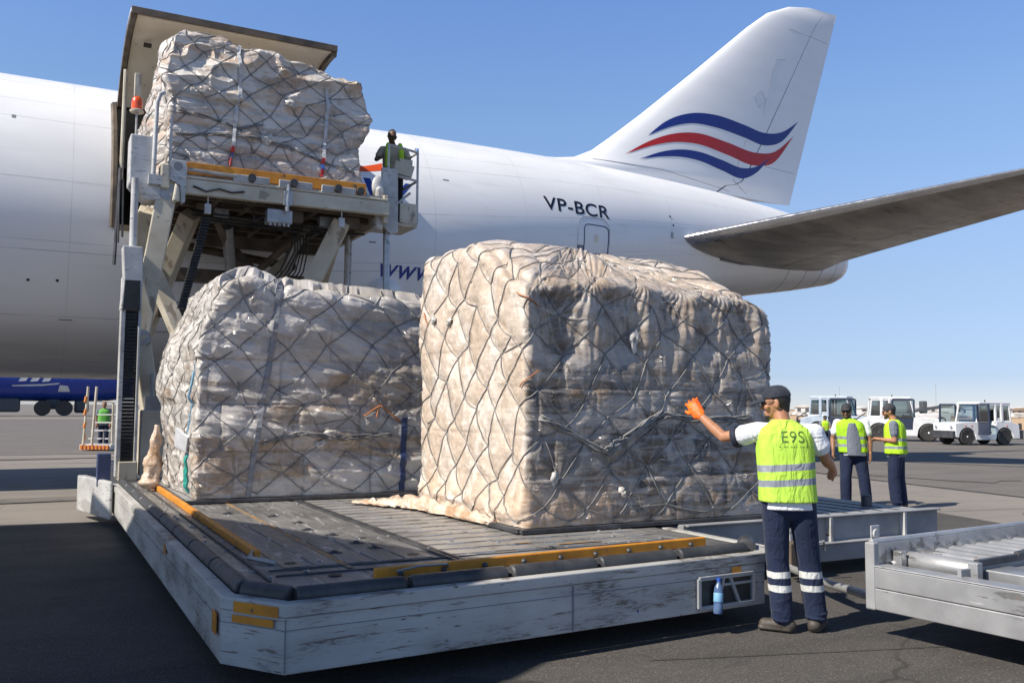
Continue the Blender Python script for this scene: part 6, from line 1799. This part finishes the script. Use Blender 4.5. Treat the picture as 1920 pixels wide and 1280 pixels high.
def hand_shapes(mb, wrist, d, up, s=1.0, curl=.35, thumb=1, fat=1.0, spread=.10):
    """palm, four unequal bent fingers and a thumb leaving the side of the palm; d: pointing direction, up: back of the hand"""
    d = Vector(d).normalized(); up = Vector(up); up = (up - d * up.dot(d)).normalized(); side = d.cross(up) * thumb
    c = wrist + d * .045 * s
    mb.capsule(wrist - d * .01, wrist + d * .085 * s, .022 * fat * s, .024 * fat * s, side, 1.75, 12, 4)
    for k, (o, L) in enumerate(((.030, .068), (.010, .078), (-.011, .072), (-.030, .056))):
        b = wrist + d * .088 * s + side * o * s
        ang = -curl * .5; dd = (d * math.cos(ang) + up * math.sin(ang) + side * spread * (o / .03)).normalized()
        j1 = b + dd * L * .45 * s
        ang -= curl; dd = (d * math.cos(ang) + up * math.sin(ang) + side * spread * (o / .03)).normalized(); j2 = j1 + dd * L * .32 * s
        ang -= curl * .8; dd = (d * math.cos(ang) + up * math.sin(ang)).normalized(); j3 = j2 + dd * L * .26 * s
        r = .0093 * fat * s
        mb.capsule(b - d * .015, j1, r * 1.08, r, None, 1, 8, 3); mb.capsule(j1, j2, r, r * .95, None, 1, 8, 3); mb.capsule(j2, j3, r * .95, r * .8, None, 1, 8, 3)
    b = wrist + d * .03 * s + side * .030 * s
    t1 = b + (d * .6 + side * .75 - up * .15).normalized() * .036 * s; t2 = t1 + (d * .85 + side * .35 - up * .25).normalized() * .034 * s
    mb.capsule(b - side * .01, t1, .0135 * fat * s, .0115 * fat * s, None, 1, 8, 3); mb.capsule(t1, t2, .0115 * fat * s, .009 * fat * s, None, 1, 8, 3)

def ring_loft(mb, rows, n=28, e=2.5, tilt=None):
    R = []
    for (z, hw, hd, ox, oy) in rows:
        r = []
        for k in range(n):
            a = 2 * math.pi * k / n; c, s = math.cos(a), math.sin(a)
            r.append((ox + hw * math.copysign(abs(c) ** (2 / e), c), oy + hd * math.copysign(abs(s) ** (2 / e), s), z))
        R.append(r)
    mb.rings(R)

def person(label, loc, rz, J, st, group=None, vox=.011):
    root = thing('person', label, 'person', loc, rz, group)
    vb = st.get('vox', vox)
    hc, hr = J['head'], J['hrot']           # head centre, rotation matrix
    b = MB()
    def H(p): return hc + hr @ Vector(p)
    b.ell(H((0, -.008, .02)), .076, .098, .105, hr, 20, 14)
    b.capsule(H((0, .02, -.04)), H((0, .058, -.092)), .058, .030, hr @ V(1, 0, 0), 1.1, 14, 5)
    b.capsule(H((0, .088, .012)), H((0, .104, -.030)), .010, .0165, None, 1, 10, 4)
    b.capsule(H((-.03, .083, .026)), H((.03, .083, .026)), .014, .014, None, 1, 8, 3)
    b.capsule(H((-.02, .083, -.062)), H((.02, .083, -.062)), .0115, .0115, None, 1, 8, 3)
    b.capsule(H((-.018, .081, -.075)), H((.018, .081, -.075)), .010, .010, None, 1, 8, 3)
    for s in (-1, 1):
        b.ell(H((s * .079, -.012, -.008)), .011, .021, .034, hr @ Matrix.Rotation(s * .35, 3, 'Z'), 10, 8)
        b.ell(H((s * .045, .062, -.025)), .028, .025, .025, hr, 10, 8)
    b.capsule(J['neck'] + V(0, 0, -.03), H((0, -.025, -.05)), .062, .055, None, 1, 14, 4)
    nk = J['neck']
    b.capsule(J['pelvis'], J['chest'], .10, .115, (1, 0, 0), 1.35, 18, 5)
    b.capsule(J['chest'], nk + V(0, 0, -.05), .115, .075, (1, 0, 0), 1.35, 18, 5)
    for s in ('l', 'r'):
        sh, el, wr = J['sh' + s], J['el' + s], J['wr' + s]
        b.capsule(J['chest'] + V(0, 0, .10), sh, .07, .055); b.capsule(sh, el, .05, .041, None, 1, 12, 4)
        mid = el.lerp(wr, .3); b.capsule(el, mid, .040, .043, None, 1, 12, 4); b.capsule(mid, wr, .043, .028, None, 1, 12, 4)
        if not st.get('glove') == s or True:
            hd = J.get('hd' + s, (wr - el)); hu = J.get('hu' + s, V(0, 1, 0))
            hand_shapes(b, wr, hd, hu, st.get('hs', 1.0), J.get('curl' + s, .4), J.get('th' + s, 1 if s == 'l' else -1), st.get('hfat', 1.15))
        hp, kn, an = J['hp' + s], J['kn' + s], J['an' + s]
        b.capsule(hp, kn, .075, .05, None, 1, 12, 4); b.capsule(kn, an, .05, .036, None, 1, 12, 4)
        b.capsule(an, an + J['toe' + s] * .08 + V(0, 0, -.045), .034, .028)
    remesh_obj(b, 'body', st['skin'], root, vb, 2)
    # trousers
    t = MB()
    t.capsule(J['pelvis'] + V(0, .005, .02), J['pelvis'] + V(0, .005, -.06), .125, .125, (1, 0, 0), 1.42, 20, 5)
    for s in ('l', 'r'):
        hp, kn, an = J['hp' + s], J['kn' + s], J['an' + s]
        k = st.get('leg', 1.0)
        t.capsule(hp, kn, .104 * k, .082 * k, None, 1, 16, 5)
        c = kn.lerp(an, .35); t.capsule(kn, c, .082 * k, .084 * k, None, 1, 16, 5); t.capsule(c, an + V(0, 0, .02), .084 * k, .078 * k, None, 1, 16, 4)
        rs = np.random.RandomState(int(abs(hp.x) * 1000) + 3)
        for q in range(5):                                              # stacked folds above the boot
            p = kn.lerp(an, .62 + q * .09); t.ell(p + V(rs.uniform(-.012, .012), rs.uniform(-.012, .012), 0), .083 * k, .083 * k, .018, Matrix.Rotation(rs.uniform(-.35, .35), 3, 'Y') @ Matrix.Rotation(rs.uniform(-.3, .3), 3, 'X'), 14, 6)
    remesh_obj(t, 'trousers', st['trousers'], root, vb * 1.2, 3)
    # boots
    for s in ('l', 'r'):
        an, to = J['an' + s], J['toe' + s]
        m = MB(); z = V(0, 0, 1)
        m.capsule(V(an.x, an.y, an.z + .06), V(an.x, an.y, .06), .056, .054)
        m.capsule(V(an.x, an.y, .05) - to * .05, V(an.x, an.y, .045) + to * .13, .048, .042, (-to.y, to.x, 0), 1.05)
        m.capsule(V(an.x, an.y, .022) - to * .055, V(an.x, an.y, .022) + to * .155, .024, .024, (-to.y, to.x, 0), 2.0)
        remesh_obj(m, 'boot', MT['boot'], root, vb * 1.0, 2)
    # shirt with sleeves
    m = MB(); ch = J['chest']; off = V(ch.x, ch.y, 0)
    w = st.get('build', 1.0); lean = (nk.x - J['pelvis'].x, nk.y - J['pelvis'].y); zp, zn = J['pelvis'].z, nk.z
    def row(z, hw, hd):
        f = (z - zp) / (zn - zp); return (z, hw * w, hd * w, J['pelvis'].x + lean[0] * f, J['pelvis'].y + lean[1] * f)
    zs = lambda f: zp + (zn - zp) * f
    ring_loft(m, [row(zs(-.16), .182, .135), row(zs(.1), .178, .132), row(zs(.45), .19, .13), row(zs(.7), .2, .13), row(zs(.86), .19, .115), row(zs(.95), .13, .09), row(zs(1.03), .065, .068)])
    for s in ('l', 'r'):
        sh, el = J['sh' + s], J['el' + s]; e2 = sh.lerp(el, st.get('sleeve', .62))
        m.capsule(V(nk.x * .5 + sh.x * .5, nk.y * .5 + sh.y * .5, nk.z - .085), sh, .078, .070); m.capsule(sh, sh.lerp(el, st.get('sleeve', .62) - .1), .070, .067, None, 1, 14, 5)
        d = (el - sh).normalized(); fl = st.get('flare', .0); m.capsule(e2 - d * .1 + V(0, 0, -fl * .4), e2 - d * .006 + V(0, 0, -fl), .068, .068 + fl, None, 1, 14, 2)
        for q_ in (.1, .3, .5): m.ell(sh.lerp(e2, q_) + V(0, 0, -fl), .076, .076, .012, (d.to_track_quat('Z', 'Y').to_matrix() @ Matrix.Rotation(.5 - q_, 3, 'X')), 14, 6)
    so = remesh_obj(m, 'shirt', st['shirt'], root, vb, 3)
    if st.get('cuff'):
        for s in st['cuff']:
            sh, el = J['sh' + s], J['el' + s]; d = (el - sh).normalized(); e2 = sh.lerp(el, st.get('sleeve', .62))
            q = MB(); fl = st.get('flare', 0); o_ = V(0, 0, -fl); q.tube([e2 + d * .030 + o_, e2 + d * .035 + o_, e2 + d * .066 + o_, e2 + d * .07 + o_], [.070 + fl, .0725 + fl, .0715 + fl, .068 + fl], 18); q.build('cuff', MT['cuff'], so, smooth=True, local=True)
    # vest
    m = MB(); k = 1.11
    ring_loft(m, [row(zs(-.055), .207, .158), row(zs(-.05), .210, .16), row(zs(.2), .205, .156), row(zs(.45), .208, .155), row(zs(.62), .210, .152), row(zs(.74), .204, .150), row(zs(.84), .202, .136), row(zs(.91), .188, .115), row(zs(.965), .135, .09), row(zs(1.01), .085, .076), row(zs(1.03), .07, .07)], 32, 2.7)
    vo = remesh_obj(m, 'safety_vest', st['vest'], root, vb * 1.1, 2)
    # head wear, hair, glasses
    if st.get('hair', True):
        m = MB(); m.ell(H((0, -.022, .03)), .081, .094, .104, hr, 20, 12)
        m.capsule(H((0, -.055, -.02)), H((0, -.055, -.055)), .05, .042, hr @ V(1, 0, 0), 1.25)
        ho = remesh_obj(m, 'hair', MT['hair'], root, .009, 2)
        # keep the hair off the face
        bm = bmesh.new(); bm.from_mesh(ho.data); inv = hr.transposed()
        kill = [v for v in bm.verts if (lambda q: q.y > .045 - .35 * max(0, -q.z + .03) and q.z < .085)(inv @ (v.co - hc))]
        bmesh.ops.delete(bm, geom=kill, context='VERTS'); bm.to_mesh(ho.data); bm.free()
    if st.get('beard'):
        m = MB(); m.capsule(H((0, .062, -.094)), H((0, .070, -.098)), .030, .024, hr @ V(1, 0, 0), 1.2)
        if st['beard'] != 'chin':
            m.capsule(H((-.03, .084, -.052)), H((.03, .084, -.052)), .010, .010)
            for s in (-1, 1): m.capsule(H((s * .052, .03, -.06)), H((s * .03, .058, -.09)), .014, .02)
        remesh_obj(m, 'beard', MT['hair'], root, .007, 2)
    if st.get('cap'):
        m = MB(); R = []
        for i in range(9):
            t_ = math.pi / 2 * i / 8; c = math.cos(t_) ** .8; R.append([H((.088 * c * math.cos(a), -.012 + .108 * c * math.sin(a), .042 + .092 * math.sin(t_))) for a in [2 * math.pi * k / 24 for k in range(24)]])
        m.rings(R); co = m.build('cap', st['cap'], root, smooth=60, local=True)
        br = MB(); R = []
        for i in range(7):
            yy = .072 + .112 * i / 6; hw = .078 * math.sqrt(max(.02, 1 - (i / 6.4) ** 2.4)); dz = .046 - .018 * (i / 6) ** 1.3
            ring = [H((hw * u, yy, dz - .022 * u * u)) for u in np.linspace(-1, 1, 11)] + [H((hw * u, yy, dz - .022 * u * u - .005)) for u in np.linspace(1, -1, 11)]
            R.append(ring)
        br.rings(R); br.build('cap_brim', st['cap'], co, smooth=50, local=True)
    if st.get('beanie'):
        m = MB(); m.ell(H((0, -.012, .045)), .088, .107, .098, hr, 20, 12); m.ell(H((0, -.012, .04)), .092, .110, .03, hr, 20, 6)
        if st['beanie'] == 'brim': m.ell(H((0, .085, .042)), .07, .055, .012, hr, 14, 6)
        remesh_obj(m, 'cap', st['cap2'], root, .009, 2)
    if st.get('glasses', True):
        q = MB()
        for s in (-1, 1): q.ell(H((s * .036, .094, .006)), .031, .007, .021, hr @ Matrix.Rotation(-s * .25, 3, 'Z'), 12, 8); q.tube([H((s * .066, .085, .012)), H((s * .081, .03, .012)), H((s * .082, -.02, .008))], .0035, 6)
        q.tube([H((-.012, .102, .008)), H((.012, .102, .008))], .004, 6); q.build('sunglasses', MT['black'], root, smooth=True, local=True)
    return root, vo, H

def hrot(yaw, pitch=0, roll=0):
    return Matrix.Rotation(yaw, 3, 'Z') @ Matrix.Rotation(pitch, 3, 'X') @ Matrix.Rotation(roll, 3, 'Y')

def build_people():
    MT['shirt_tan'] = cloth('light_taupe_cloth', (.45, .39, .31), (.36, .31, .25))
    grp = 'ground crew in yellow-green vests'
    # ---- the worker in front, seen from behind, left hand stretched towards the load
    rz = -rad(32)
    J = dict(head=V(-.075, .065, 1.675), hrot=hrot(rad(74), rad(-7)), neck=V(-.03, .02, 1.535), chest=V(-.02, .0, 1.28), pelvis=V(-.01, 0, .98),
             shl=V(-.215, .03, 1.465), ell=V(-.445, .19, 1.41), wrl=V(-.615, .37, 1.59), hdl=V(-.28, .55, .62), hul=V(-.5, -.55, .55), curll=.30, thl=-1,
             shr=V(.195, .0, 1.455), elr=V(.29, .06, 1.25), wrr=V(.39, .27, 1.185), hdr=V(.25, .6, -.35), hur=V(.8, -.3, .1), curlr=.7, thr=1,
             hpl=V(-.10, 0, .93), knl=V(-.085, .03, .50), anl=V(-.06, .0, .095), toel=V(-.92, .39, 0).normalized(),
             hpr=V(.09, 0, .93), knr=V(.145, .04, .50), anr=V(.195, .05, .095), toer=V(.5, .85, 0).normalized())
    vm = vest_mat('vest_two_bands', [1.205, 1.095], -.07, .0245)
    tm = trouser_mat('trousers_shin_bands', [.415, .318], .0235)
    st = dict(skin=MT['skin_a'], trousers=tm, shirt=MT['shirt_white'], vest=vm, cap=MT['navy_cap'], cuff='l', vox=.0065, sleeve=.44, flare=.013, beard='chin', hs=1.0, build=1.0, leg=1.02)
    root, vo, H = person('worker seen from behind in navy cap, reaching one orange glove towards the cargo', (4.99, 5.06, 0), rz, J, st, grp)
    g = MB(); hand_shapes(g, J['wrl'] + (J['wrl'] - J['ell']).normalized() * -.005, J['hdl'], J['hul'], 1.12, .32, -1, 1.2, .30)
    g.capsule(J['wrl'] - (J['wrl'] - J['ell']).normalized() * .035, J['wrl'], .036, .033)
    remesh_obj(g, 'glove', MT['orange_glove'], root, .004, 1)
    # print on the back of the vest
    bpy.context.view_layer.update()
    bm = bmesh.new(); bm.from_mesh(vo.data)
    from mathutils.bvhtree import BVHTree
    bv = BVHTree.FromBMesh(bm); bm.free()
    def on_back(txt, size, x0, z0, bold, name):
        vs, fs = text_mesh(txt, size, 0, bold, 1.05); out = []
        for v in vs:
            p = V(x0 + v.x, -.6, z0 + v.y); h = bv.ray_cast(p, V(0, 1, 0))
            out.append((h[0] if h[0] else V(p.x, -.15, p.z)) + V(0, -.004, 0))
        q = MB(); q.add(out, fs); q.build(name, MT['vest_ink'], vo, local=True, fix=False)
    MT['vest_ink'] = simple('dark_green_print', (.05, .11, .02), (.12, .22, .04), 30, .7, lo=.45, hi=.6)
    on_back('E9S', .118, -.085, 1.388, -.0005, 'vest_lettering')
    on_back('- -- --- -- -- -', .05, -.098, 1.345, 0, 'vest_print_line')
    # ---- second worker, facing the viewer
    rz2 = rad(136)
    J = dict(head=V(.10, .05, 1.60), hrot=hrot(rad(-12), rad(-10)), neck=V(.06, .02, 1.46), chest=V(.03, 0, 1.22), pelvis=V(0, 0, .93),
             shl=V(-.20, .0, 1.40), ell=V(-.27, .02, 1.12), wrl=V(-.27, .06, .87), hul=V(-1, 0, 0), hdl=V(0, .1, -1), thl=-1, curll=.5,
             shr=V(.25, .0, 1.40), elr=V(.33, -.02, 1.13), wrr=V(.33, .10, .92), hur=V(1, 0, 0), hdr=V(0, .2, -1), thr=1, curlr=.5,
             hpl=V(-.10, 0, .88), knl=V(-.16, .02, .48), anl=V(-.20, 0, .09), toel=V(-.3, .95, 0).normalized(),
             hpr=V(.10, 0, .88), knr=V(.13, .03, .48), anr=V(.13, 0, .09), toer=V(.2, .97, 0).normalized())
    st = dict(skin=MT['skin_b'], trousers=MT['trousers'], shirt=MT['shirt_white'], vest=vest_mat('vest_plain_bands', [1.15, 1.02], 0, .024, (.42, .72, .03)), beanie='brim', cap2=MT['grey_cap'], vox=.010, beard=True, build=1.14, leg=1.16, hair=False)
    root, vo, H = person('worker facing us in open yellow-green vest over a polo shirt, arms hanging', (12.46, 11.12, 0), rz2, J, st, grp)
    # open front: grey shirt panel between the vest edges
    p = MB(); zz = [.86, 1.0, 1.15, 1.3, 1.40]; R = []
    for z, hw in zip(zz, (.105, .11, .105, .085, .05)): 
        f = (z - .93) / .53; cx = .03 * f + .0; R.append([(cx - hw, .182, z), (cx - hw * .5, .205, z), (cx, .212, z), (cx + hw * .5, .205, z), (cx + hw, .182, z), (cx + hw, .08, z), (cx - hw, .08, z)])
    p.rings(R); p.build('shirt_front', MT['shirt_grey'], root, smooth=50, local=True)
    # ---- third worker in profile
    rz3 = rad(30)
    J = dict(head=V(-.01, .10, 1.60), hrot=hrot(rad(14), rad(-8)), neck=V(0, .02, 1.45), chest=V(0, -.02, 1.22), pelvis=V(0, 0, .93),
             shl=V(-.21, .0, 1.39), ell=V(-.24, -.02, 1.12), wrl=V(-.17, .22, 1.14), hul=V(0, 0, 1), hdl=V(.2, 1, .1), thl=1, curll=.6,
             shr=V(.21, .0, 1.39), elr=V(.23, .02, 1.12), wrr=V(.12, .24, 1.12), hur=V(0, 0, 1), hdr=V(-.2, 1, .1), thr=-1, curlr=.6,
             hpl=V(-.09, 0, .88), knl=V(-.09, .03, .48), anl=V(-.09, 0, .09), toel=V(-.25, .97, 0).normalized(),
             hpr=V(.09, 0, .88), knr=V(.08, -.02, .48), anr=V(.08, -.06, .09), toer=V(.2, .97, 0).normalized())
    st = dict(skin=MT['skin_a'], trousers=MT['trousers'], shirt=MT['shirt_grey'], vest=vest_mat('vest_low_bands', [1.13, 1.0], .03, .022, (.5, .8, .03)), beanie=True, cap2=MT['grey_cap'], vox=.010, beard=True, build=1.1, leg=1.18)
    root, vo, H = person('worker turned sideways in charcoal beanie, forearms raised holding something dark', (12.80, 10.52, 0), rz3, J, st, grp)
    q = MB(); q.box((-.02, .36, 1.13), (.16, .05, .03)); q.build('radio', MT['black'], root, bevel=.006, local=True)
    # ---- operator in the raised basket
    J = dict(head=V(.05, .14, 1.70), hrot=hrot(rad(18), rad(-22)), neck=V(.02, .06, 1.54), chest=V(0, 0, 1.29), pelvis=V(0, -.05, .99),
             shl=V(-.20, .04, 1.46), ell=V(-.30, .12, 1.22), wrl=V(-.20, .32, 1.18), hul=V(0, 0, 1), hdl=V(.4, 1, 0), thl=1,
             shr=V(.22, .04, 1.46), elr=V(.34, .14, 1.24), wrr=V(.30, .38, 1.20), hur=V(0, 0, 1), hdr=V(-.2, 1, 0), thr=-1,
             hpl=V(-.09, -.05, .93), knl=V(-.10, .02, .50), anl=V(-.12, -.05, .09), toel=V(-.2, .97, 0).normalized(),
             hpr=V(.09, -.05, .93), knr=V(.10, .02, .50), anr=V(.12, -.05, .09), toer=V(.2, .97, 0).normalized())
    st = dict(skin=MT['skin_dark'], trousers=MT['shirt_black'], shirt=MT['shirt_tan'], vest=MT['shirt_tan'], vox=.010, build=.98)
    root, vo, H = person('operator with neon shoulder straps standing at the controls of the raised loader basket', (5.88, 16.10, 5.02), rad(165), J, st)
    q = MB()
    for s in (-1, 1): q.tube([(s * .13, .17, 1.1), (s * .13, .185, 1.3), (s * .125, .165, 1.45), (s * .11, .06, 1.56), (s * .11, -.06, 1.52)], .048, 6)
    q.tube([(-.17, .16, 1.12), (0, .185, 1.12), (.17, .16, 1.12)], .03, 6)
    q.build('vest_strap', MT['neon'], root, smooth=True, local=True)
    # ---- far figures: one seated by the tow tractors, one beyond the mast
    def sitting(label, loc, rz):
        J = dict(head=V(0, .06, 1.20), hrot=hrot(rad(15), rad(-25)), neck=V(0, .02, 1.06), chest=V(0, 0, .84), pelvis=V(0, -.02, .56),
             shl=V(-.2, .0, 1.0), ell=V(-.25, .12, .78), wrl=V(-.14, .34, .72), hul=V(0, 0, 1), hdl=V(.2, 1, 0),
             shr=V(.2, .0, 1.0), elr=V(.25, .12, .78), wrr=V(.14, .34, .72), hur=V(0, 0, 1), hdr=V(-.2, 1, 0),
             hpl=V(-.1, 0, .53), knl=V(-.12, .42, .50), anl=V(-.12, .40, .09), toel=V(0, 1, 0),
             hpr=V(.1, 0, .53), knr=V(.12, .42, .50), anr=V(.12, .40, .09), toer=V(0, 1, 0))
        st = dict(skin=MT['skin_b'], trousers=MT['trousers'], shirt=MT['shirt_grey'], vest=MT['neon'], beanie=True, cap2=MT['grey_cap'], vox=.016, glasses=False, hair=False)
        return person(label, loc, rz, J, st)
    sitting('small seated figure in neon vest in front of the pale blue tow tractor', TUG_SEAT, rad(150))
    J = dict(head=V(0, .03, 1.62), hrot=hrot(0), neck=V(0, .0, 1.46), chest=V(0, 0, 1.22), pelvis=V(0, 0, .93),
             shl=V(-.2, .0, 1.4), ell=V(-.27, .02, 1.12), wrl=V(-.24, .1, .9), shr=V(.2, .0, 1.4), elr=V(.27, .02, 1.12), wrr=V(.24, .1, .9),
             hpl=V(-.1, 0, .88), knl=V(-.1, .03, .48), anl=V(-.1, 0, .09), toel=V(0, 1, 0), hpr=V(.1, 0, .88), knr=V(.1, .03, .48), anr=V(.1, 0, .09), toer=V(0, 1, 0))
    st = dict(skin=MT['skin_b'], trousers=MT['trousers'], shirt=MT['shirt_grey'], vest=MT['green_vest'], vox=.016, glasses=False)
    person('distant figure in a green vest behind the striped steps at the left', (2.35, 37.5, 0), rad(170), J, st)
def main():
    make_materials()
    build_camera_light()
    build_ground()
    build_aircraft()
    build_loader()
    build_dollies()
    build_cargo()
    build_background()
    build_people()
main()
